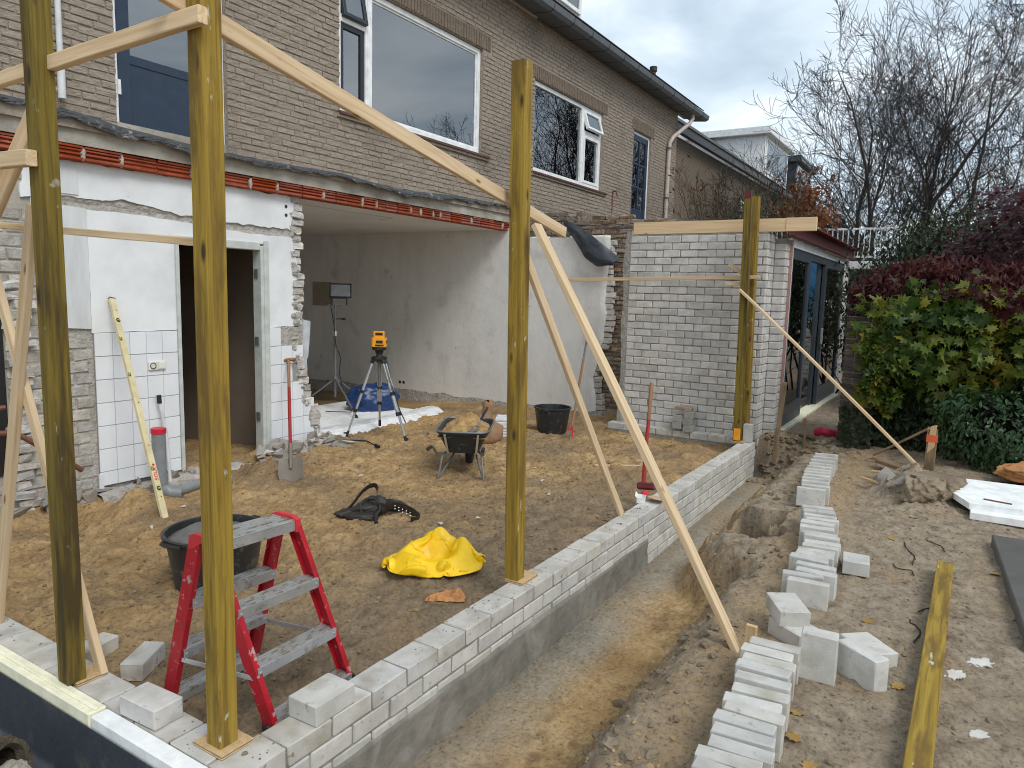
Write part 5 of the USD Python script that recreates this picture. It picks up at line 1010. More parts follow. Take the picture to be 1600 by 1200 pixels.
obj('tines', rod([(0, 0, .24), (0, 0, .0)], .008).tube([(-.07, 0, .05), (-.06, -.03, 0)], .005, 6).tube([(.07, 0, .05), (.06, -.03, 0)], .005, 6), 'grey_steel', t)
obj('hook', rod([(.02, 0, .62), (.06, 0, .66), (.06, 0, .72), (.02, 0, .74)], .009, 8), 'grey_steel', t, smooth=40)
h0, h1 = A3(5.72, 2.205, .03), A3(6.02, 2.29, .905); Mh, Lh = frame(h0, h1, (0, 1, 0)); t = thing('sledgehammer', 'sledgehammer with a worn red handle, its head resting by the long low wall', 'sledgehammer', Mh)
v, f = box_arrays((.062, .165, .062), .014); obj('hammer_head', (v + A3(0, -.03, .02), f), 'red_lead', t); obj('handle', rod([(0, 0, .045), (0, .004, .3), (0, 0, .6)], [.020, .016, .016]), 'red_handle', t, smooth=40); obj('upper_handle', rod([(0, 0, .6), (0, 0, Lh - .06), (0, 0, Lh)], [.016, .019, .017]), 'brown_handle', t, smooth=40)
# carton and paper on the wall
ct = thing('paper_box', 'small open white box and cardboard piece on the wall at the brace', 'box', place((5.43, 2.07, .003), rz=.3))
obj('box', MB().box((-.06, .0, 0), (.06, .004, .045)).box((-.06, .06, 0), (.06, .064, .045)).box((-.06, .004, 0), (-.056, .06, .045)).box((.056, .004, 0), (.06, .06, .045)).box((-.056, .004, 0), (.056, .06, .003)), 'paper', ct)
obj('flap', MB().prism([(-.07, 0), (.06, 0), (.05, .03), (-.07, .025)], .0015, place((0, .064, .045), rx=.9)), 'paper', ct); obj('card', MB().prism([(-.05, -.06), (.10, -.075), (.13, .03), (.02, .075), (-.06, .02)], .002, place((.02, -.085, .03), rx=.12, ry=.12)), 'cardboard', ct)
obj('red_wrapper', MB().blob((.06, .02, .05), (.05, .03, .014), 2, .5, 2, 3), 'red_plastic', None, M=place((5.47, 2.07, .003), rz=.3), label='small red wrapper lying on the cardboard at the brace', category='wrapper')
# spirit level
l0, l1 = A3(3.16, 5.08, gz(3.16, 5.08) - .01), A3(3.425, 6.165, 1.525); Ml, Ll = frame(l0, l1, (.9, -.2, 0)); 
t = thing('spirit_level', 'long yellow spirit level leaning on the tiled wall', 'spirit level', Ml @ place(rz=PI / 2 + .35))
bd = obj('beam', MB().box((-.026, -.014, 0), (.026, .014, Ll), .002), 'level_yellow', t)
for z in (.25, Ll - .22): obj('end_vial', MB().lathe([(0, 0), (.017, 0), (.019, .002), (.019, .003), (0, .003)], 16, place((0, -.0142, z), rx=PI / 2)), 'black_plastic', t); obj('vial_tube', MB().tube([(-.012, -.018, z), (.012, -.018, z)], .006, 8), 'vial_green', t)
for z in (.40, Ll * .62, Ll - .42): obj('edge_vial', MB().box((-.027, -.0148, z), (-.004, -.0141, z + .035), .0004), 'black_plastic', t); obj('vial_tube', MB().tube([(-.019, -.0165, z + .006), (-.019, -.0165, z + .03)], .005, 8), 'vial_green', t)
for z in (.18, .62, 1.0, Ll - .12): obj('hole', MB().lathe([(0, 0), (.005, 0), (.005, .0012), (0, .0012)], 10, place((.004, -.0142, z), rx=PI / 2)), 'black_plastic', t)
tx = meshkit.text_mesh('SOLA', .030, .0008, True); tm = MB().tm(tx); v, f = tm.arrays(); R_ = np.array([[0, -1, 0], [0, 0, -1], [1, 0, 0.0]]); obj('lettering', ((v - A3(0, .015, 0)) @ R_.T + A3(0, -.0143, .315), f), 'red_plastic', t)
obj('emblem', MB().prism([(0, -.013), (.013, 0), (0, .013), (-.013, 0)], .0008, place((0, -.0143, .315 + .135), rx=PI / 2)), 'red_plastic', t)
obj('end_cap', MB().box((-.027, -.015, Ll - .004), (.027, .015, Ll + .008), .002), 'black_plastic', t)
t = thing('drain_pipe', 'grey drain pipe with a red cap and an elbow rising from the sand', 'pipe')
x, y = 3.655, 5.93
obj('riser', rod([(x, y, -.08), (x, y, .375)], .058, 24), 'pvc_grey', t, smooth=40); obj('socket', rod([(x, y, -.10), (x, y, -.02)], .066, 24), 'pvc_grey', t, smooth=40)
obj('elbow', rod([(x, y, -.07), (x + .01, y - .01, -.14), (x + .06, y - .06, -.185), (x + .13, y - .13, -.19)], .060, 20), 'pvc_grey', t, smooth=40); obj('branch', rod([(x + .11, y - .11, -.175), (x + .26, y - .26, -.10), (x + .45, y - .40, -.085)], .046, 18), 'pvc_grey', t, smooth=40)
obj('cap', MB().lathe([(.062, -.03), (.064, -.028), (.064, .012), (.058, .018), (0, .018)], 24, place((x, y, .385))), 'red_plastic', t, smooth=35)
t = thing('conduit', 'thin white conduit with a black end standing behind the grey drain pipe', 'conduit'); obj('tube', rod([(3.83, 6.05, -.18), (3.84, 6.09, .1), (3.835, 6.10, .3), (3.80, 6.13, .60)], .015, 10), 'pvc_white', t, smooth=40); obj('end', rod([(3.80, 6.13, .585), (3.797, 6.133, .66)], .021, 10), 'black_plastic', t, smooth=40)
obj('copper_tube', rod([(2.15, 6.0, .56), (2.55, 5.98, .52), (2.75, 5.98, .36), (3.02, 5.98, .14)], .022, 10).tube([(2.1, 6.0, .68), (2.5, 6.0, .72)], .018, 8), 'copper_pipe', None, smooth=40, label='old reddish pipe bent along the bare brickwork at the left', category='pipe')
# ---------------------------------------------------------------- yellow sheet, rag, tool belt
def crumple(label, c, rx, ry, h, seed, mat_, rz=0.0, name='sheet', cat='sheet', n=110):
    r, a = np.meshgrid(np.linspace(0, 1, 60), np.linspace(0, 2 * PI, n), indexing='ij'); cx, cy = np.cos(a), np.sin(a)
    edge = 1 + .30 * fb(cx * 1.4, cy * 1.4, 1.5, 3, seed); R = r ** .9
    X, Y = R * edge * rx * cx, R * edge * ry * cy
    base = np.interp(R, [0, .25, .45, .62, .80, .95, 1], [.25, .30, .80, 1.0, .75, .22, .05])
    f1, f2 = np.abs(fb(X / rx + 5, Y / ry, 1.7, 3, seed + 1)), np.abs(fb(X / rx, Y / ry + 3, 3.6, 3, seed + 2))
    lob = .75 + .9 * fb(cx, cy, 1.1, 3, seed + 3) * 2
    Z = h * base * np.clip(lob, .25, 1.6) * (.55 + 2.2 * f1) + h * .55 * f2 * sm(.05, .4, R) - .0
    d = 1 + .5 * (f2 - .1) * sm(.4, .9, R); X, Y = X * d, Y * d; Z = np.maximum(Z, .006)
    g = ground(X * math.cos(rz) - Y * math.sin(rz) + c[0], X * math.sin(rz) + Y * math.cos(rz) + c[1])[0]
    return obj(name, MB().slab(np.stack([X, Y, Z * 1.0 + (g - g[0, 0]) * .8], -1)[:, ::-1], .003), mat_, None, smooth=60, M=place((c[0], c[1], float(g[0, 0])), rz=rz), label=label, category=cat)
def cloth(W, H, nx, ny, start, steps, rg, bend=.8, grav=.0016, iters=7, floor=lambda x, y: 0 * x, lim=None):
    """a sheet that is pushed together, buckles and settles: position based, deterministic"""
    X = start.copy(); V = np.zeros_like(X); dx, dy = W / (nx - 1), H / (ny - 1); d = math.hypot(dx, dy)
    C = [((slice(0, -1), slice(None)), (slice(1, None), slice(None)), dx, 1.0), ((slice(None), slice(0, -1)), (slice(None), slice(1, None)), dy, 1.0), ((slice(0, -1), slice(0, -1)), (slice(1, None), slice(1, None)), d, .5), ((slice(0, -1), slice(1, None)), (slice(1, None), slice(0, -1)), d, .5),
         ((slice(0, -2), slice(None)), (slice(2, None), slice(None)), 2 * dx, bend), ((slice(None), slice(0, -2)), (slice(None), slice(2, None)), 2 * dy, bend), ((slice(0, -8), slice(None)), (slice(8, None), slice(None)), 8 * dx, bend * .3), ((slice(None), slice(0, -8)), (slice(None), slice(8, None)), 8 * dy, bend * .3), ((slice(0, -4), slice(None)), (slice(4, None), slice(None)), 4 * dx, bend * .5), ((slice(None), slice(0, -4)), (slice(None), slice(4, None)), 4 * dy, bend * .5)]
    for s in range(steps):
        old = X.copy(); V *= .93; V[..., 2] -= grav; X = X + V
        for it in range(iters):
            D, N = np.zeros_like(X), np.zeros(X.shape[:2] + (1,))
            for A, B, L, k in C:
                e = X[B] - X[A]; l = np.linalg.norm(e, axis=-1, keepdims=True) + 1e-9; c = e * (1 - L / l) * .5 * k; D[A] += c; D[B] -= c; N[A] += k; N[B] += k
            X = X + D / np.maximum(N, 1e-6) * 1.6
            if lim is not None: q = np.hypot(X[..., 0] / lim[0], X[..., 1] / lim[1]); X[..., :2] *= np.where(q > 1, 1 / np.maximum(q, 1e-6), 1)[..., None]
            f = floor(X[..., 0], X[..., 1]) + .004; hit = X[..., 2] < f; X[..., 2] = np.where(hit, f, X[..., 2])
        V = X - old; V[hit, :2] *= .2
    return X
def yellow():
    rg = np.random.default_rng(77); nx, ny, W, H = 90, 80, .92, .72
    u, v = np.meshgrid(np.linspace(-.5, .5, nx), np.linspace(-.5, .5, ny), indexing='ij')
    def support(x, y):
        r, a = np.hypot(x / .32, y / .23), np.arctan2(y / .23, x / .32)
        rim = .105 + .11 * np.exp(-((a - 1.35) / .42) ** 2) + .05 * np.exp(-((a - .3) / .5) ** 2) - .05 * np.exp(-((a + 1.9) / .6) ** 2) + .02 * np.cos(3 * a)
        return np.maximum(rim * np.exp(-((r - .58) / .27) ** 2), .018 * (r < .6)) * (r < 1.05)
    n1, n2, n3 = fb(u, v, 3, 3, 201), fb(u, v, 3, 3, 202), fb(u, v, 4.0, 3, 203)
    x, y = u * W * .60 + .06 * n1, v * H * .55 + .06 * n2
    start = np.stack([x, y, support(x, y) + .03 + .12 * np.abs(n3)], -1)
    X = cloth(W, H, nx, ny, start, 42, rg, floor=support, lim=(.335, .235))
    obj('yellow_sheet', MB().slab(X, .0016), 'yellow_sheet', None, smooth=70, M=place((3.53, 2.75, gz(3.53, 2.75) + .0), rz=-.93), label='crumpled bright yellow plastic bag lying open on the dirt', category='bag')
yellow()
crumple('torn orange-brown packaging rag by the middle post', (3.22, 2.41, 0), .115, .055, .055, 33, 'orange_rag', rz=-.9, name='rag', cat='rag')
def belt():
    x0, y0 = 4.10, 3.80; t = thing('tool_belt', 'dark leather tool belt with pouches lying on the sand', 'tool belt', place((x0, y0, gz(x0, y0) - .005), rz=-.95))
    def strap(pts, w, th=.006):
        p = trimesh.path.simplify.resample_spline(np.array(pts, float), smooth=0, count=28); tz = np.gradient(p, axis=0); tz /= np.linalg.norm(tz, axis=1, keepdims=True); up = np.tile(A3(.25, -.35, 1), (len(p), 1)); sd = np.cross(tz, up); sd /= np.linalg.norm(sd, axis=1, keepdims=True); wv = np.cross(sd, tz)
        return MB().slab(np.stack([p - wv * w / 2, p - wv * w / 4, p, p + wv * w / 4, p + wv * w / 2], 1), th)
    obj('belt', strap([(.08, -.02, .05), (.16, .0, .10), (.25, -.02, .085), (.33, -.05, .05), (.36, -.10, .03), (.30, -.13, .025)], .065), 'leather', t, smooth=50)
    obj('belt_strap', strap([(-.22, .05, .04), (-.16, .10, .10), (-.08, .16, .19), (-.03, .19, .21), (.0, .15, .12)], .04), 'leather', t, smooth=50)
    for k in range(10): u = k % 5; w = k // 5; obj('rivet', MB().lathe([(.006, 0), (.004, .004), (0, .005)], 8, place((.17 + .03 * u, -.035 - .006 * u, .085 - .012 * u + .024 * w), rx=1.1)), 'bright_steel', t)
    for i, (c, sz, rz) in enumerate((((-.05, .0, .07), (.12, .08, .06), .3), ((.02, .03, .10), (.10, .06, .08), -.4), ((-.18, -.02, .045), (.12, .055, .035), .5), ((-.10, -.10, .045), (.13, .05, .03), -.15), ((.13, .10, .07), (.15, .035, .05), -.3))):
        m = MB().blob((0, 0, 0), sz, 3, .28, 1.8, i + 3); obj('pouch', m, 'leather', t, smooth=True, M=place(c, rz=rz))
    rg = trimesh.creation.torus(.075, .010, 28, 8); obj('ring', MB().tm(rg), 'black_plastic', t, smooth=40, M=place((-.02, -.05, .10), rx=.95, ry=.2)); obj('hammer_loop', MB().tube([(.03, -.10, .06), (.035, -.15, .02), (.05, -.20, .015)], .018, 10), 'black_rubber', t, smooth=40)
belt()

# ---------------------------------------------------------------- garden room: sliding doors, steel lintel, inside
DY = 1.87
t = thing('sliding_door', 'anthracite sliding glass doors in a white frame at the side of the garden room', 'sliding door')
obj('outer_frame', MB().box((9.45, DY - .012, .0), (9.50, DY + .10, 2.42), .004).box((14.02, DY - .012, .0), (14.07, DY + .10, 2.42), .004).box((9.501, DY - .010, 2.315), (14.019, DY + .10, 2.42), .004), 'white_frame', t)
obj('protective_strip', MB().box((9.443, DY - .016, -.02), (9.449, DY + .02, 2.40)), 'pink_tape', t)
obj('sill', MB().box((9.40, DY - .06, -.03), (14.10, DY + .12, .035), .005), 'foam_cream', t)
def leafdoor(x0, x1, y, m='anthracite'):
    lf = obj('door_leaf', rect_frame(MB(), x0, x1, .04, 2.31, .13, y, y + .055).box((x0 + .13, y + .002, .17), (x1 - .13, y + .05, .30), .003), m, t); obj('pane', MB().box((x0 + .125, y + .025, .29), (x1 - .125, y + .031, 2.185)), 'window_glass', lf); return lf
leafdoor(9.505, 10.85, DY + .005)
lf = leafdoor(12.15, 14.01, DY + .005); leafdoor(12.02, 13.85, DY + .072)
obj('handle', MB().box((12.06, DY - .03, 1.0), (12.09, DY + .004, 1.25), .004), 'bright_steel', lf)
obj('head_track', MB().box((10.851, DY + .01, 2.22), (12.149, DY + .09, 2.312), .003), 'anthracite', t)
t = thing('steel_lintel', 'dark red painted steel lintel over the sliding doors', 'lintel')
obj('web', MB().box((9.10, DY - .02, 2.423), (14.95, DY - .006, 2.60)), 'red_lead', t); obj('flange', MB().box((9.02, DY - .13, 2.601), (15.0, DY + .11, 2.613)), 'red_lead', t); obj('lower_flange', MB().box((9.10, DY - .10, 2.4215), (14.95, DY - .021, 2.432)), 'red_lead', t)
t = thing('garden_room', 'unfinished garden room behind the sliding doors with a blue board inside', 'extension')
pierw = obj('end_pier', MB().box((14.08, 1.93, -.1), (15.1, 2.03, 2.42)), 'grey_mortar', t)
for p in bond(14.08, 15.1, -.05, 27, LB, HW, JW): mb = MB(); brick_box(mb, face_M((0, 1.93, 0), (1, 0, 0), (0, -1, 0)), p[0], p[1], -.08, .005 + NP.uniform(-.003, .003), p[2], p[2] + HW, .005, .003); obj('brick', mb, 'wall_lime_brick', pierw)
inw = obj('inner_wall', MB().box((15.2, 2.0, -.1), (15.3, 5.0, 2.6)), 'grey_mortar', t)
pcs = bond(0, 2.0, -.05, 26, LB, HW, JW); lay(inw, pcs, face_M((15.2, 4.0, 0), (0, -1, 0), (-1, 0, 0)), .08, HW, 'wall_lime_brick', proud=.005, jit=.003, ch=.005)
obj('blue_board', MB().box((15.165, 2.12, 1.36), (15.185, 3.6, 2.44), .003), 'blue_board', t)
obj('joist', MB().box((10.0, 2.3, 2.46), (10.05, 5.0, 2.61), .003).box((12.4, 2.3, 2.46), (12.45, 5.0, 2.61), .003).box((14.8, 2.03, 2.46), (14.86, 5.0, 2.61), .003), 'beam_timber', t)
obj('side_wall', MB().box((9.91, 5.0, -.1), (15.3, 5.1, 2.9)), 'old_brick', t)
mb = MB()
for k in range(60): mb.blob((NP.uniform(10, 15), NP.uniform(2.1, 4.5), NP.uniform(-.05, .12)), NP.uniform(.05, .2, 3), 1, .5, 1.6, k)
obj('rubble', mb, 'rubble', t, kind='stuff')
# ---------------------------------------------------------------- stakes, dark garden wall, hose
def chunk(c, s, seed):
    r = np.random.default_rng(seed); h = trimesh.convex.convex_hull(r.normal(0, 1, (11, 3)) / np.array([1.0, 1.0, 1.0])); v = np.array(h.vertices); v = v / np.abs(v).max(0) * np.asarray(s)
    return (v + np.asarray(c), np.array(h.faces))
timber('stake', 'brown wooden stake leaning beside the sliding doors', 'stake', (8.76, 1.765, -.25), (8.75, 1.70, .715), .045, .045, 'dirty_timber', up=(0, 1, 0))
timber('stake', 'short thin stake standing in the dirt before the dark garden wall', 'stake', (9.0, 1.475, -.2), (9.0, 1.49, .28), .028, .03, 'dirty_timber', up=(0, 1, 0))
timber('plank', 'short brown plank lying in the dirt below the door sill', 'plank', (9.35, 1.72, .03), (9.1, 1.40, .05), .08, .025, 'dirty_timber')
obj('red_tube', MB().tube([(9.45, 1.42, .05), (9.40, 1.36, .085), (9.38, 1.28, .08), (9.45, 1.22, .05), (9.52, 1.20, .07)], .05, 14), 'pink_rubber', None, smooth=40, label='curl of pink-red rubber tube lying by the dark garden wall', category='tube')
t = thing('garden_wall', 'dark overgrown brick garden wall between the glass doors and the hedge', 'wall')
core = obj('mortar', MB().box((9.036, .80, -.15), (9.30, 1.125, 1.50)), 'dark_mortar', t)
pcs = bond(0, .335, -.10, 25, .21, .052, .0125, offs=(0, .5)); lay(t, pcs, face_M((9.036, 1.13, 0), (0, -1, 0), (-1, 0, 0)), .06, .052, 'dark_garden_brick', proud=.012, jit=.007, ch=.007, tilt=.03)
pcs = bond(0, .27, -.10, 25, .125, .052, .0125, offs=(0, .5)); lay(t, pcs, face_M((9.036, 1.125, 0), (1, 0, 0), (0, 1, 0)), .06, .052, 'dark_garden_brick', proud=.010, jit=.006, ch=.007, name='side_brick')
# ---------------------------------------------------------------- rubbish by the hedge, foam panels, slab
timber('old_board', 'grey weathered board leaning on the splintered stake at the hedge foot', 'board', (8.42, .68, .06), (8.30, .20, .42), .09, .022, 'dirty_timber')
t = thing('splintered_stake', 'splintered old stake with a strip of orange tape by the evergreen bush', 'stake', place((8.22, .165, -.1)))
mb = MB().box((-.03, -.045, 0), (.03, .045, .42), .004)
for k in range(6): a = -.04 + k * .016; mb.prism([(-.03, 0), (.03, 0), (.0, .06 + .10 * RND.random())], .012, place((0, a + .006, .41), rx=PI / 2))
obj('stump', mb, 'dirty_timber', t); obj('split_face', MB().prism([(-.035, .28), (.03, .36), (.035, .58), (-.02, .56)], .004, place((-.0335, .0, .0), rz=-PI / 2, rx=PI / 2)), 'plywood', t); obj('tape', MB().box((-.038, -.049, .40), (-.0305, .049, .475), .001).box((-.0304, -.050, .40), (.0, -.0455, .475), .0), 'red_tape', t)
timber('plank', 'dark red-brown plank lying at the foot of the hedge', 'plank', (8.02, .60, .085), (7.55, .06, .06), .11, .035, 'dirty_timber')
timber('slat', 'thin pale slat lying on the rubble beside the mound', 'slat', (7.15, .66, .075), (7.0, .50, .08), .035, .02, 'plywood')
timber('slat', 'short pale slat poking out behind the grey rubble stones', 'slat', (7.55, .62, .06), (7.42, .32, .11), .04, .02, 'plywood')
for i, (x, y, sx, sy, sz, lab) in enumerate(((7.22, .43, .15, .11, .09, 'largest grey-brown stone of the rubble by the mound'), (7.02, .47, .08, .08, .06, 'small stone in front of the largest rubble stone'), (7.05, .30, .15, .08, .05, 'flat grey stone lying before the mound'), (7.40, .50, .12, .09, .07, 'brown stone at the back of the rubble'), (6.83, .26, .16, .10, .06, 'earth-covered stone at the front of the rubble'))):
    obj('rubble_stone', chunk((0, 0, 0), (sx, sy, sz), i + 211), 'rubble', None, M=place((x, y, gz(x, y) + sz * .35), rz=i * 1.3), label=lab, category='stone')
m = MB().blob((0, 0, 0), (.46, .16, .19), 5, .25, 1.6, 21); v, f = m.arrays(); v += (.17 * (meshkit.fbm(v * 11, 5, 5) - .5))[:, None] * v / np.linalg.norm(v, axis=1, keepdims=True); v[:, 2] = np.minimum(v[:, 2], .10 + .03 * (meshkit.fbm(v * 8, 3, 2) - .5))
obj('earth_clump', (v, f), 'dark_clod', None, M=place((6.98, .10, .12), rz=2.75, ry=-.12), label='big dark lump of earth lying between the rubble and the foam panels', category='earth lump')
t = thing('foam_sheet', 'white foam sheet with cut corner lying flat by the hedge', 'foam panel', place((0, 0, -.022), ry=-.012)); obj('panel', MB().prism([(6.97, -.03), (7.52, -.10), (7.6, -1.6), (6.75, -1.6), (6.64, -.165)], .05), 'foam_white', t)
t = thing('foam_sheet', 'thicker white foam sheet edge, speckled black, below the cut one', 'foam panel'); obj('panel', MB().box((6.55, -1.7, .0), (6.73, -.175, .058), .004), 'foam_white', t)
obj('red_stick', MB().bar((6.82, -.26, .116), (6.78, -.45, .116), .012, .01), 'copper_pipe', None, label='thin reddish stick lying on the white foam panel', category='stick')
obj('paper_bag', MB().blob((0, 0, 0), (.30, .42, .10), 4, .3, 2.0, 17), 'orange_rag', None, smooth=40, M=place((8.15, -.80, .13), rz=.2), label='crumpled orange-brown bag lying behind the foam panels', category='bag')
t = thing('paving_slab', 'dark grey paving slab lying on the ground at the right edge', 'slab'); obj('slab', MB().box((4.08, -1.35, -.02), (5.93, -.345, .075), .006), 'grey_paver', t, M=np.array([[1, 0, 0, 0], [.055, 1, 0, -.28], [0, 0, 1, 0], [0, 0, 0, 1.0]]))
for i, (x, y, s, lab) in enumerate(((3.90, -.205, .085, 'white plaster splash right of the treated beam, farthest'), (3.68, -.105, .065, 'white plaster splash touching the treated beam'), (3.21, -.19, .05, 'white plaster splash nearest the camera'))):
    a = np.linspace(0, 2 * PI, 40, endpoint=False); r = s * (.55 + 1.5 * np.abs(fb(np.cos(a) * 1.5, np.sin(a) * 1.5, 2.2, 3, 110 + i))); pg = Polygon(np.column_stack([r * np.cos(a) * 1.25, r * np.sin(a) * .75])).buffer(0); pg = max(pg.geoms, key=lambda q: q.area) if pg.geom_type != 'Polygon' else pg
    obj('plaster_splash', MB().prism(pg, .006), 'white_flake', None, M=place((x, y, gz(x, y) + .004), rz=-.6), label=lab, category='splash')
# muddy pipe end at the lower left
t = thing('muddy_pipe', 'muddy pipe end with a stone in it on the membrane at the lower left', 'pipe', place((1.10, 2.84, -.12), rz=.55) @ place(rx=PI / 2 - .3))
m = MB().lathe([(.075, -.3), (.105, -.3), (.112, .02), (.105, .04), (.085, .04), (.075, .0)], 30); v, f = m.arrays(); v += (.02 * (meshkit.fbm(v * 16, 4, 7) - .5))[:, None]; obj('pipe_body', (v, f), 'mud', t, smooth=50); obj('stone', MB().blob((0, -.03, .03), (.06, .05, .05), 3, .4, 1.5, 5), 'concrete', t)
# ---------------------------------------------------------------- rubble at the broken wall ends, clods, crumbs, fallen leaves
t = thing('rubble_heap', 'heap of grey broken masonry at the foot of the tiled wall end', 'rubble')
for k in range(46):
    x = NP.uniform(4.75, 5.85); y = 6.12 - abs(NP.normal(0, .13)) - .12 * (x < 5.5) * NP.random(); s = NP.uniform(.03, .10, 3) * A3(1.3, 1, .7)
    obj('chunk', chunk((x, y, gz(x, y) + s[2] * .5 + .10 * max(0, .5 - abs(6.1 - y) * 3)), s * 1.15, k), 'rubble' if k % 3 else 'broken_brick', t)
for k in range(30):
    x = NP.uniform(2.3, 4.2); y = 6.17 - abs(NP.normal(0, .05)); s = NP.uniform(.02, .08, 3); obj('chunk', chunk((x, y, -.16 + NP.uniform(0, .06)), s * A3(1.8, 1.1, 1.0), k + 90), 'rubble', t)
def scatter(n, region, smin, smax, mat_, label, name, seed, flat=.7, power=2.4, sink=.25, keep=None):
    rg = np.random.default_rng(seed); base = trimesh.creation.icosphere(1); bv, bf = np.array(base.vertices), np.array(base.faces); small = trimesh.creation.icosahedron(); sv, sf = np.array(small.vertices), np.array(small.faces)
    xy = rg.uniform((region[0], region[2]), (region[1], region[3]), (n, 2))
    if keep is not None: xy = xy[keep(xy[:, 0], xy[:, 1], rg.random(len(xy)))]
    z = ground(xy[:, 0], xy[:, 1])[0]; s = smin + (smax - smin) * rg.random(len(xy)) ** power; mb = MB()
    for (x, y), zz, k in zip(xy, z, s):
        v, f = (bv, bf) if k > .02 else (sv, sf); q = v * (1 + rg.uniform(-.32, .32, len(v)))[:, None] * k * A3(rg.uniform(.7, 1.4), rg.uniform(.7, 1.2), flat * rg.uniform(.6, 1.1)); a = rg.uniform(0, 6.28); c, d = math.cos(a), math.sin(a)
        mb.add(np.column_stack([q[:, 0] * c - q[:, 1] * d + x, q[:, 0] * d + q[:, 1] * c + y, q[:, 2] + zz + k * flat * (.5 - sink)]), f)
    return obj(name, mb, mat_, None, label=label, category='soil', kind='stuff')
inr = lambda x, y, r: r < np.clip(.25 + 2.2 * (fb(x, y, 1.6, 3, 121) + .12), 0, 1)
scatter(6000, (1.6, 8.8, 2.15, 6.1), .003, .017, 'clod', 'small sand clods strewn over the floor inside the low walls', 'sand_clods', 1, keep=inr)
scatter(3000, (1.6, 6.5, 2.15, 4.2), .003, .018, 'dark_clod', 'dark mud crumbs trodden over the near floor inside the walls', 'mud_crumbs', 2, keep=lambda x, y, r: r < np.clip(.15 + 2.6 * (fb(x, y, 1.9, 3, 122) + .06), 0, 1))
scatter(3500, (1.8, 8.8, .75, 1.7), .003, .014, 'clod', 'sandy clods along the trench bank', 'bank_clods', 3, power=3.0, keep=lambda x, y, r: r < np.clip(.3 + 2.2 * fb(x, y, 2.2, 3, 123), 0, 1))
scatter(1800, (1.8, 8.8, .80, 1.35), .004, .030, 'dark_clod', 'dark earth lumps along the trench bank', 'earth_lumps', 4, power=3.2, keep=lambda x, y, r: r < np.clip(.2 + 3.0 * fb(x, y, 1.7, 3, 124), 0, 1))
scatter(6000, (2.0, 9.0, -1.2, .85), .003, .013, 'dark_clod', 'fine earth crumbs over the bare garden ground', 'garden_crumbs', 5, power=2.6, keep=lambda x, y, r: r < np.clip(.3 + 2.4 * fb(x, y, 2.0, 3, 125), 0, 1))
scatter(900, (8.25, 9.4, 1.2, 1.93), .006, .05, 'dark_clod', 'dark wet lumps of earth in the pit at the far end of the long low wall', 'pit_lumps', 6, power=2.0)
# mortar and mud crumbs lying on the low wall tops
rg = np.random.default_rng(9); mb = MB(); ico = trimesh.creation.icosahedron()
for k in range(520):
    if k < 380: x, y = rg.uniform(1.5, 8.6), rg.uniform(1.965, 2.095)
    else: x, y = rg.uniform(1.44, 1.57), rg.uniform(2.15, 5.5)
    if fb(A3(x), A3(y), 3, 3, 131)[0] if False else (meshkit.fbm(A3(x * 2.5, y * 2.5, 1.0), 3, 131) < .48): continue
    s = rg.uniform(.0012, .0045) * (2.4 if rg.random() < .05 else 1); mb.add(np.array(ico.vertices) * (1 + rg.uniform(-.3, .3, 12))[:, None] * s * A3(1.2, 1, .7) + A3(x, y, s * .4), ico.faces)
obj('wall_crumbs', mb, 'dark_clod', None, label='dark crumbs of mud and mortar on the tops of the low walls', category='crumbs', kind='stuff')
leafp = [(0, -.5), (.16, -.3), (.42, -.28), (.30, -.05), (.5, .12), (.24, .16), (.20, .42), (0, .32), (-.20, .42), (-.24, .16), (-.5, .12), (-.30, -.05), (-.42, -.28), (-.16, -.3)]
for k, (x, y) in enumerate(((2.74, .41), (2.93, .43), (4.51, .60), (2.62, .33), (4.3, -.02), (5.2, -.3), (3.4, .1), (5.6, .3), (6.3, .2), (2.5, -.1), (4.0, .28), (6.1, -.45))):
    v, f = MB().prism(leafp, .02).arrays(); v = v * A3(.07, .07, .07); v[:, 2] += 1.8 * v[:, 0] ** 2 * 3 + .02 * np.abs(v[:, 1]); obj('fallen_leaf', (v, f), 'fallen_leaf', None, M=place((x, y, gz(x, y) + .006), rz=k * 1.7, rx=.15), label='small ochre fallen leaf on the bare garden ground', category='leaf', group='fallen leaves in the garden')
for k, (x, y) in enumerate(((3.12, 4.42), (3.0, 4.62), (3.18, 4.30), (2.95, 4.9), (4.25, 3.25), (4.55, 3.1), (5.9, 3.3), (5.5, 3.0), (6.3, 3.6), (3.4, 5.2), (4.9, 4.7), (2.5, 5.1), (2.75, 5.25))):
    obj('plaster_bit', chunk((0, 0, 0), NP.uniform(.012, .036, 3) * A3(1.3, .8, .5), k + 60), 'white_flake', None, M=place((x, y, gz(x, y) + .012), rz=k), label='small white bit of plaster lying on the sand', category='plaster', group='plaster bits on the sand')
# twigs on the garden ground
for k, (x, y, a, L) in enumerate(((5.1, .12, .4, .5), (4.3, .05, -.5, .35), (5.5, -.05, .9, .4), (3.9, .05, .3, .3), (4.9, .1, 1.2, .35))):
    p = [(x + L * u * math.cos(a) + .02 * math.sin(9 * u + k), y + L * u * math.sin(a) * .4 + .02 * math.cos(7 * u), gz(x + L * u * math.cos(a), y + L * u * math.sin(a) * .4) + .008) for u in np.linspace(0, 1, 7)]
    obj('fallen_twig', MB().tube(p, .004, 5), 'bark', None, label='thin dark twig lying on the bare garden ground', category='twig', group='twigs on the garden ground')
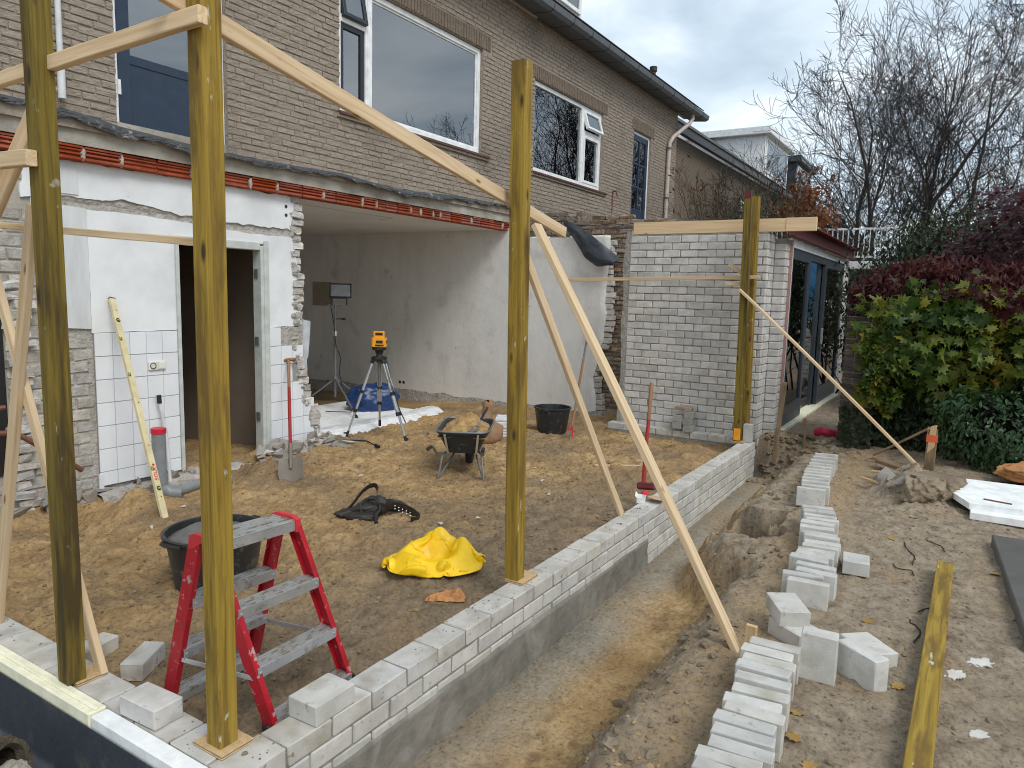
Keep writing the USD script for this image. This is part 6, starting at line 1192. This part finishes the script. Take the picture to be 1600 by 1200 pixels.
# lead sheet hanging over the party wall
X, T = np.meshgrid(np.linspace(0, 1, 26), np.linspace(0, 1, 14), indexing='ij')
yy = np.interp(X, [0, .3, .6, 1], [5.12, 4.86, 4.56, 4.17]) * (1 - T) + np.interp(X, [0, .3, .55, .75, 1], [5.10, 4.86, 4.70, 4.50, 4.24]) * T; zz = np.interp(X, [0, .3, .6, 1], [2.76, 2.65, 2.47, 2.17]) * (1 - T) + np.interp(X, [0, .3, .5, .75, 1], [2.70, 2.40, 2.22, 2.07, 2.09]) * T; xx = 9.58 - .05 - .13 * np.sin(T * 2.4) * X - .06 * fb(X * 3, T * 3, 1, 3, 141) * 4 * X
obj('lead_flap', MB().slab(np.stack([xx, yy, zz], -1), .006), 'membrane', None, smooth=50, label='dark rubber flashing flap hanging over the torn party wall end', category='flashing')

# ---------------------------------------------------------------- plants
LEAF = {
 'maple': [(0, -.5), (.10, -.28), (.40, -.40), (.30, -.16), (.56, .02), (.26, .08), (.30, .34), (.12, .24), (0, .56), (-.12, .24), (-.30, .34), (-.26, .08), (-.56, .02), (-.30, -.16), (-.40, -.40), (-.10, -.28)],
 'oval': [(0, -.5), (.17, -.2), (.20, .1), (.10, .36), (0, .5), (-.10, .36), (-.20, .1), (-.17, -.2)],
 'long': [(0, -.5), (.13, -.15), (.12, .2), (0, .5), (-.12, .2), (-.13, -.15)],
 'five': [(0, -.45), (.30, -.30), (.5, -.05), (.22, .0), (.32, .32), (.10, .18), (0, .55), (-.10, .18), (-.32, .32), (-.22, .0), (-.5, -.05), (-.30, -.30)]}
def leaf_cloud(pts, nrm, size, kind, rg, droop=.25, jitter=.7, fold=.16):
    """one fan of triangles per leaf: returns vertices, faces"""
    o = np.array(LEAF[kind]); m = len(o); N = len(pts)
    n = nrm + rg.normal(0, jitter, (N, 3)); n /= np.linalg.norm(n, axis=1, keepdims=True) + 1e-9
    up = np.tile(A3(0, 0, -1), (N, 1)) + rg.normal(0, .5, (N, 3)); t = up - n * (up * n).sum(1, keepdims=True); t /= np.linalg.norm(t, axis=1, keepdims=True) + 1e-9; b = np.cross(t, n)
    s = np.broadcast_to(size, (N,)) * rg.uniform(.65, 1.25, N)
    loc = np.vstack([[0, 0], o]); zc = np.abs(loc[:, 0]) * fold * 2 - droop * np.maximum(0, loc[:, 1]) ** 2
    v = pts[:, None] + s[:, None, None] * (loc[None, :, 0, None] * b[:, None] + loc[None, :, 1, None] * t[:, None] + (zc[None, :, None] * rg.uniform(-.6, 1.4, (N, 1, 1))) * n[:, None])
    k = np.arange(m); f = np.stack([np.zeros(m, int), k + 1, (k + 1) % m + 1], 1); F = (f[None] + (np.arange(N) * (m + 1))[:, None, None]).reshape(-1, 3)
    return v.reshape(-1, 3), F
def clumped(n, c, r, rg, clumps, spread, shell=.5):
    """points in an ellipsoid, gathered in clumps, with outward normals"""
    cd = rg.normal(0, 1, (clumps, 3)); cd /= np.linalg.norm(cd, axis=1, keepdims=True); cr = (shell + (1 - shell) * rg.random(clumps)) ** .6
    cc = cd * cr[:, None]; k = rg.integers(0, clumps, n); p = cc[k] + rg.normal(0, spread, (n, 3)); nn = p / (np.linalg.norm(p, axis=1, keepdims=True) + 1e-9)
    return np.asarray(c) + p * np.asarray(r), nn
def grow(mb, p, d, L, r, lev, cfg, rg, tips, path=None):
    seg = cfg['seg'][lev]; pts = [p]; dd = d / np.linalg.norm(d); q = np.array(p, float)
    for i in range(seg):
        dd = dd + rg.normal(0, cfg['wob'][lev], 3) + A3(0, 0, cfg['up'][lev]); dd /= np.linalg.norm(dd); q = q + dd * L / seg; pts.append(q.copy())
    pts = np.array(pts); rr = np.linspace(r, max(cfg['rmin'], r * cfg['tap'][lev]), seg + 1); mb.tube(pts, rr, cfg['sides'][lev], caps=False)
    if lev + 1 < len(cfg['seg']):
        n = cfg['kids'][lev]; n = max(1, int(n * rg.uniform(.75, 1.25)))
        for k in range(n):
            u = cfg['from'][lev] + (1 - cfg['from'][lev]) * (k + rg.random()) / n; x = u * seg; i = min(int(x), seg - 1); w = pts[i] + (pts[i + 1] - pts[i]) * (x - i); ax = pts[i + 1] - pts[i]; ax /= np.linalg.norm(ax)
            s = np.cross(ax, rg.normal(0, 1, 3)); s /= np.linalg.norm(s); a = cfg['ang'][lev] * rg.uniform(.6, 1.3); nd = ax * math.cos(a) + s * math.sin(a)
            grow(mb if lev + 1 < cfg.get('split', 99) else cfg['mb2'], w, nd, L * cfg['len'][lev] * rg.uniform(.6, 1.2) * (1 - .35 * u), max(cfg['rmin'], np.interp(x, np.arange(seg + 1), rr) * cfg['rk'][lev]), lev + 1, cfg, rg, tips)
    else: tips.append(pts[-1])
# the big bare tree
def bare_tree(label, loc, stems, seed, scale=1.0, leaves=True, kids=(14, 11, 8), name='bare_tree'):
    rg = np.random.default_rng(seed); t = thing(name, label, 'tree', place(loc)); trunk, twigs, tips = MB(), MB(), []
    cfg = dict(seg=[10, 8, 6, 4], wob=[.13, .17, .17, .17], up=[.0, .05, .08, .05], kids=list(kids), len=[.55, .48, .55], ang=[.85, .85, .75], rk=[.40, .5, .55], tap=[.10, .25, .35, .5], rmin=.0050, sides=[7, 5, 3, 3], mb2=twigs, split=2); cfg['from'] = [.26, .12, .12]
    for (dx, dy, dz, L, r) in stems: grow(trunk, A3(rg.normal(0, .06), rg.normal(0, .06), -.1), A3(dx, dy, dz), L * scale, r * scale, 0, cfg, rg, tips)
    obj('trunk', trunk, 'bark', t, smooth=True); obj('crown', twigs, 'twig_bark', t)
    if leaves:
        tp = np.array(tips); tp = tp[(tp[:, 2] < 4.8) & (rg.random(len(tp)) < .30)]; P2 = np.repeat(tp, 2, 0) + rg.normal(0, .08, (len(tp) * 2, 3)); obj('leaves', leaf_cloud(P2, rg.normal(0, 1, P2.shape), .09, 'oval', rg), 'ivy_leaf', t)
    return t
bt = bare_tree('large bare many-stemmed tree standing behind the hedge on the right', (22.0, 1.7, .0), [(-.1, 1.25, .75, 4.6, .05), (-.12, .42, 1.0, 5.4, .085), (.25, .12, 1.0, 6.6, .075), (-.05, -.06, 1.0, 6.9, .085), (-.1, -.34, 1.0, 6.4, .075), (.1, -.62, .95, 6.4, .095), (.0, .75, .85, 4.6, .07), (.5, -.1, 1.0, 6.0, .06), (-.2, .16, 1.0, 5.8, .06), (.1, -.95, .85, 6.0, .085), (.2, .55, 1.0, 5.2, .06), (.3, 1.0, .9, 4.6, .05), (.2, -.75, 1.0, 5.0, .05), (-.3, .3, 1.0, 6.0, .07), (.1, .9, 1.0, 5.6, .06), (-.1, -.5, 1.0, 6.0, .06)], 5, 1.34)
# bush of thin stems with rust leaves in front of the next house
rg = np.random.default_rng(8); t = thing('rust_leafed_shrub', 'tall thin-stemmed shrub with a few rust-orange leaves before the next house', 'shrub', place((15.8, 4.2, 0)))
st, tw, tips = MB(), MB(), []
cfg = dict(seg=[8, 6, 4], wob=[.05, .10, .12], up=[.02, .08, .05], kids=[13, 7], len=[.27, .5], ang=[.6, .65], rk=[.5, .55], tap=[.25, .35, .5], rmin=.0035, sides=[5, 3, 3], mb2=tw, split=1); cfg['from'] = [.3, .15]
for k in range(26): a = rg.uniform(-1, 1); grow(st, A3(rg.normal(0, .12), rg.normal(0, .12), 0), A3(rg.normal(0, .2), a * .42, 1), rg.uniform(3.1, 4.3), .026, 0, cfg, rg, tips)
obj('stems', st, 'green_twig', t, smooth=True); obj('twigs', tw, 'green_twig', t)
tp = np.array(tips); k = (rg.random(len(tp)) < .10) | ((tp[:, 1] < -1.0) & (rg.random(len(tp)) < .6)); Q = np.repeat(tp[k], 2, 0) + rg.normal(0, .08, (2 * k.sum(), 3)); obj('leaves', leaf_cloud(Q, rg.normal(0, 1, Q.shape), .10, 'oval', rg), 'rust_leaf', t)
c, nn = clumped(620, (.9, -1.15, 3.55), (.5, .6, .6), rg, 16, .22); obj('rust_leaves', leaf_cloud(c, nn, .10, 'five', rg), 'rust_leaf', t)
# virginia creeper over the fence, young maple, evergreen bush, dark red tree
def plant(name, label, cat, loc=(0, 0, 0)): return thing(name, label, cat, place(loc))
rg = np.random.default_rng(21); t = plant('creeper_hedge', 'dark red creeper hedge spilling over a hidden fence on the right', 'hedge')
fence = obj('hidden_fence', MB().box((10.05, -9.0, -.1), (10.10, .9, 1.72)), 'dark_garden_brick', t)
Yc = rg.uniform(-4.2, 1.16, 15000); zt = 2.02 + .26 * fb(Yc, Yc * 0, 1.5, 4, 151) * 2 + .09 * np.abs(rg.normal(0, 1, len(Yc))) - .5 * np.clip(Yc - .75, 0, 1); Zc = zt - np.abs(rg.normal(0, .50, len(Yc))); Xc = 9.62 - .22 * np.sin(np.clip((2.05 - Zc) / 1.6, 0, 1) * PI) - .55 * fb(Yc, Zc, 2.2, 4, 152) * 2 + rg.normal(0, .10, len(Yc)) + .40 * np.clip((Zc - 1.7) * 1.5, 0, 1) * rg.random(len(Yc))
Pc = np.column_stack([Xc, Yc, np.maximum(.35, Zc)]); obj('foliage', leaf_cloud(Pc, np.tile(A3(-1, 0, .45), (len(Pc), 1)), .115, 'long', rg, droop=.9, jitter=.85, fold=.3), 'creeper_leaf', t)
Yi = rg.uniform(-4.5, .98, 2600); Pi = np.column_stack([9.86 + rg.normal(0, .08, len(Yi)), Yi, rg.uniform(.0, 1.85, len(Yi))]); obj('inner_leaves', leaf_cloud(Pi, np.tile(A3(-1, 0, .1), (len(Pi), 1)), .20, 'oval', rg), 'ivy_leaf', t)
mb = MB()
for k in range(30): y = rg.uniform(-2.5, 1.05); z = rg.uniform(1.2, 2.0); mb.tube([(9.6, y, z), (9.45 - .1 * rg.random(), y + rg.normal(0, .12), z + .12), (9.3, y + rg.normal(0, .2), z - .05)], .005, 4)
obj('stems', mb, 'twig_bark', t)
# young maple leaves: large ones each a leaf of its own
t = plant('young_maple', 'young maple with large yellow-green leaves in front of the red creeper', 'maple')
n = 900; c1, n1 = clumped(n, (9.12, .08, 1.25), (.36, 1.0, .68), rg, 90, .13, .25); c1 = c1[(c1[:, 1] < 1.06)]
c2, n2 = clumped(420, (8.92, .66, .98), (.20, .34, .58), rg, 22, .10, .3); c2 = c2[(c2[:, 1] < 1.04) & (c2[:, 2] > .30 + .5 * np.clip(c2[:, 1] - .45, 0, 1))]; c3, n3 = clumped(420, (9.2, -1.1, 1.35), (.4, .9, .55), rg, 30, .12, .3)
allp = np.vstack([c1, c2, c3]); allp = allp[allp[:, 2] > .12]; dist = np.linalg.norm(allp - A3(*CAM_P), axis=1); order = np.argsort(dist - .6 * rg.random(len(dist)))
big, rest = allp[order[:170]], allp[order[170:]]; face = A3(-.75, -.1, .6)
for p in big: obj('leaf', leaf_cloud(p[None], face[None], .185, 'maple', rg, droop=.6, jitter=.75, fold=.25), 'maple_leaf', t)
obj('foliage', leaf_cloud(rest, np.tile(face, (len(rest), 1)), .14, 'maple', rg, droop=.5, jitter=.75, fold=.22), 'maple_leaf', t, kind='stuff')
mb = MB()
for k in range(34):
    y = rg.uniform(-1.6, .9); p0 = A3(9.5, y, .0); p3 = A3(9.15 + rg.normal(0, .15), y + rg.normal(0, .3), rg.uniform(.9, 1.75)); mb.tube([p0, p0 * .6 + p3 * .4 + A3(.05, 0, .1), p0 * .2 + p3 * .8, p3], [.010, .008, .006, .003], 5)
obj('stems', mb, 'twig_bark', t)
t = plant('mixed_bramble', 'loose green and reddish small-leaved growth filling the hedge between creeper and maple', 'hedge growth')
c1, n1 = clumped(2600, (9.32, .15, 1.05), (.30, 1.0, .85), rg, 80, .10, .4); c1 = c1[(c1[:, 1] < 1.0) & (c1[:, 2] > .1) & (c1[:, 0] > 8.98)]; obj('foliage', leaf_cloud(c1, np.tile(A3(-.8, 0, .5), (len(c1), 1)), .10, 'five', rg, droop=.5, jitter=.8), 'green_bramble', t)
c1, n1 = clumped(260, (9.1, -.45, 1.72), (.28, .7, .28), rg, 26, .10, .4); obj('red_foliage', leaf_cloud(c1, np.tile(A3(-.8, 0, .5), (len(c1), 1)), .11, 'five', rg, droop=.6, jitter=.8), 'creeper_leaf', t)
c1 = np.column_stack([8.99 + .05 * rg.random(700), rg.uniform(.78, 1.12, 700), rg.uniform(.0, 1.62, 700)]); c1 = c1[(fb(c1[:, 1], c1[:, 2], 3, 3, 171) > -.03 + .1 * (c1[:, 1] - .8))]; obj('ivy', leaf_cloud(c1, np.tile(A3(-1, 0, .4), (len(c1), 1)), .075, 'five', rg, jitter=.6), 'ivy_leaf', t)
c1 = np.column_stack([9.14 + .16 * rg.random(2400), rg.uniform(.0, .86, 2400), rg.uniform(.0, 1.3, 2400)]); obj('dark_foliage', leaf_cloud(c1, np.tile(A3(-1, 0, .4), (len(c1), 1)), .09, 'oval', rg, jitter=.7), 'ivy_leaf', t)
t = plant('evergreen_bush', 'glossy dark evergreen bush at the foot of the hedge on the right', 'bush')
c1, n1 = clumped(5200, (8.70, -.50, .42), (.42, .72, .50), rg, 90, .10, .55); k = c1[:, 2] > .0; obj('foliage', leaf_cloud(c1[k], n1[k] + A3(-.5, 0, .5), .062, 'oval', rg, jitter=.5), 'evergreen_leaf', t)
c2, n2 = clumped(2600, (8.95, -2.0, .5), (.5, .9, .6), rg, 50, .10, .55); k = c2[:, 2] > 0; obj('side_foliage', leaf_cloud(c2[k], n2[k] + A3(-.5, 0, .5), .062, 'oval', rg, jitter=.5), 'evergreen_leaf', t)
mb = MB()
for k in range(46): y = rg.uniform(-1.3, .05); mb.tube([(8.85, y, 0), (8.75 + rg.normal(0, .1), y + rg.normal(0, .1), .35), (8.6 + rg.normal(0, .12), y + rg.normal(0, .2), .8 * rg.uniform(.6, 1))], [.008, .006, .003], 4)
obj('stems', mb, 'twig_bark', t)
t = plant('red_maple_tree', 'dark red maple tree rising above the hedge at the right edge', 'tree', (11.8, -1.15, 0))
mb, mb2, tips = MB(), MB(), []; cfg = dict(seg=[7, 6, 4], wob=[.10, .14, .15], up=[.03, .0, -.03], kids=[8, 7], len=[.6, .5], ang=[.8, .7], rk=[.5, .5], tap=[.3, .35, .5], rmin=.004, sides=[6, 4, 3], mb2=mb2, split=1); cfg['from'] = [.35, .15]
for k in range(4): grow(mb, A3(rg.normal(0, .05), rg.normal(0, .05), 0), A3(rg.normal(0, .35), rg.normal(0, .35), 1), rg.uniform(2.3, 2.9), .06, 0, cfg, rg, tips)
obj('trunk', mb, 'bark', t, smooth=True); obj('limbs', mb2, 'twig_bark', t)
c1, n1 = clumped(9000, (0, -.05, 2.4), (1.1, 1.35, 1.0), rg, 85, .13, .45); obj('crown', leaf_cloud(c1, n1 * .4 + A3(-.3, 0, .7), .085, 'five', rg, droop=.5, jitter=.4), 'dark_red_leaf', t)
# dark undergrowth between the hedge and the bare tree
t = plant('dark_undergrowth', 'dark tangled bushes behind the hedge, under the bare tree', 'undergrowth')
P3 = []
for (cx, cy, cz, rx, ry, rz, n) in ((13.2, .6, 2.1, .8, .9, .9, 4200), (14.2, -.4, 2.4, .9, 1.2, .9, 4600), (13.0, 1.75, 1.5, .6, .6, .9, 1300), (13.6, -2.2, 2.2, .9, 1.4, 1.1, 3000), (18.5, 1.0, 2.3, .8, 1.3, 1.3, 3600)):
    c, nn = clumped(n, (cx, cy, cz), (rx, ry, rz), rg, 40, .16, .3); P3.append((c, nn))
c = np.vstack([p[0] for p in P3]); nn = np.vstack([p[1] for p in P3]); obj('foliage', leaf_cloud(c, nn, .085, 'oval', rg, jitter=.8), 'ivy_leaf', t)
mb, tips = MB(), []; cfg = dict(seg=[6, 5], wob=[.12, .15], up=[.02, .02], kids=[9], len=[.5], ang=[.8], rk=[.5], tap=[.3, .4], rmin=.004, sides=[4, 3], mb2=mb, split=9); cfg['from'] = [.3]
for k in range(26): grow(mb, A3(13.4 + rg.normal(0, .6), rg.uniform(-3, 2), 0), A3(rg.normal(0, .2), rg.normal(0, .25), 1), rg.uniform(2.0, 3.4), .02, 0, cfg, rg, tips)
obj('stems', mb, 'twig_bark', t)
# ---------------------------------------------------------------- next houses, balcony rail, far hedge
t = thing('neighbour_house', 'next brown brick house with a tiled roof and dormers, beyond the down-pipe', 'house')
nw = obj('wall', MB().box((16.95, 6.62, -.1), (62, 6.9, 5.75)), 'dark_mortar', t)
mb = MB(); Mn = face_M((0, 6.62, 0), (1, 0, 0), (0, -1, 0))
for p in bond(16.95, 40.0, 2.4, 52, .208, .0505, .0118, offs=(0, .5, .27, .72)): brick_box(mb, Mn, p[0], p[1], -.05, .008 + NP.uniform(-.003, .003), p[2], p[2] + .0505, 0, .001)
obj('bricks', mb, 'soldier_brick', nw, kind='stuff')
obj('gutter', MB().prism(Polygon([(0, 0), (.12, 0), (.15, .12), (0, .12)]), 45, M=np.array([[0, 0, 1, 16.96], [-1, 0, 0, 6.45], [0, 1, 0, 5.72], [0, 0, 0, 1.0]])), 'black_frame', t)
nr = obj('roof', MB().prism(Polygon([(0, 0), (3.5, 2.5), (3.5, 2.6), (0, .08)]), 45, M=np.array([[0, 0, 1, 16.96], [1, 0, 0, 6.32], [0, 1, 0, 5.82], [0, 0, 0, 1.0]])), 'roof_tile', t)
mb = MB()
for r in range(8):
    for k in range(100): mb.box((.004, 0, 0), (.296, .33, .022), .0, place((17.0 + k * .3, 6.31 + r * .27, 5.91 + r * .27 * .714), rx=math.atan(.714)))
obj('tiles', mb, 'roof_tile', nr, kind='stuff')
for (x0, x1, y0, z0, z1, m) in ((29.0, 33.2, 7.0, 6.2, 8.05, 'white_frame'), (35.0, 38.6, 7.0, 6.0, 8.0, 'anthracite')):
    d = obj('dormer', MB().box((x0, y0, z0), (x1, y0 + 3.5, z1 - .16)), m, t); obj('dormer_roof', MB().box((x0 - .25, y0 - .25, z1 - .159), (x1 + .25, y0 + 3.6, z1 + .12), .02), m if m == 'anthracite' else 'rail_white', d)
    obj('window', rect_frame(MB(), x0 + .2, x1 - .2, z0 + .35, z1 - .25, .08, y0 - .04, y0 - .002), 'white_frame', d); obj('pane', MB().box((x0 + .28, y0 - .02, z0 + .43), (x1 - .28, y0 - .012, z1 - .33)), 'window_glass', d)
obj('window', rect_frame(MB(), 24.6, 25.6, 3.4, 4.9, .07, 6.56, 6.615), 'white_frame', t); obj('window_dark', MB().box((24.67, 6.58, 3.47), (25.53, 6.59, 4.83)), 'navy_paint', t)
obj('window', rect_frame(MB(), 28.4, 29.6, 3.4, 4.9, .07, 6.56, 6.615), 'white_frame', t); obj('window_dark', MB().box((28.47, 6.58, 3.47), (29.53, 6.59, 4.83)), 'navy_paint', t)
t = thing('flat_roof_shed', 'grey flat-roofed outbuilding under the white railing behind the trees', 'outbuilding'); sh_ = obj('shed_wall', MB().box((19.0, 1.5, -.1), (23.5, 6.3, 2.44)), 'roof_felt', t); obj('roof_edge', MB().box((18.9, 1.4, 2.44), (23.6, 6.4, 2.62), .02), 'rail_white', t)
for k in range(14): obj('cladding_board', MB().box((18.975, 1.5 + k * .31, -.1), (18.998, 1.8 + k * .31, 2.43), .004), 'roof_felt', sh_)
t = thing('balcony_railing', 'white railing on the flat roof behind the trees', 'railing')
for zz in (2.71, 3.36): obj('rail', MB().box((19.0, 1.5, zz), (19.04, 4.9, zz + .045), .004), 'rail_white', t)
for k in range(29): obj('baluster', MB().box((19.008, 1.56 + k * .117, 2.756), (19.030, 1.582 + k * .117, 3.359)), 'rail_white', t)
for k in range(3): obj('rail_post', MB().box((18.99, 1.49 + k * 1.68, 2.62), (19.05, 1.55 + k * 1.68, 3.44), .004), 'rail_white', t)
t = plant('far_hedge', 'far dark row of garden trees closing the view behind the bare tree', 'trees')
P3 = []
for k in range(13): c, nn = clumped(1500, (34 + rg.normal(0, 2.5), 4.5 - k * 2.0, 1.6), (1.6, 1.8, 2.0 + .5 * rg.random()), rg, 26, .2, .4); P3.append((c, nn))
c = np.vstack([p[0] for p in P3]); nn = np.vstack([p[1] for p in P3]); obj('foliage', leaf_cloud(c, nn, .28, 'oval', rg, jitter=.8), 'ivy_leaf', t, kind='stuff')
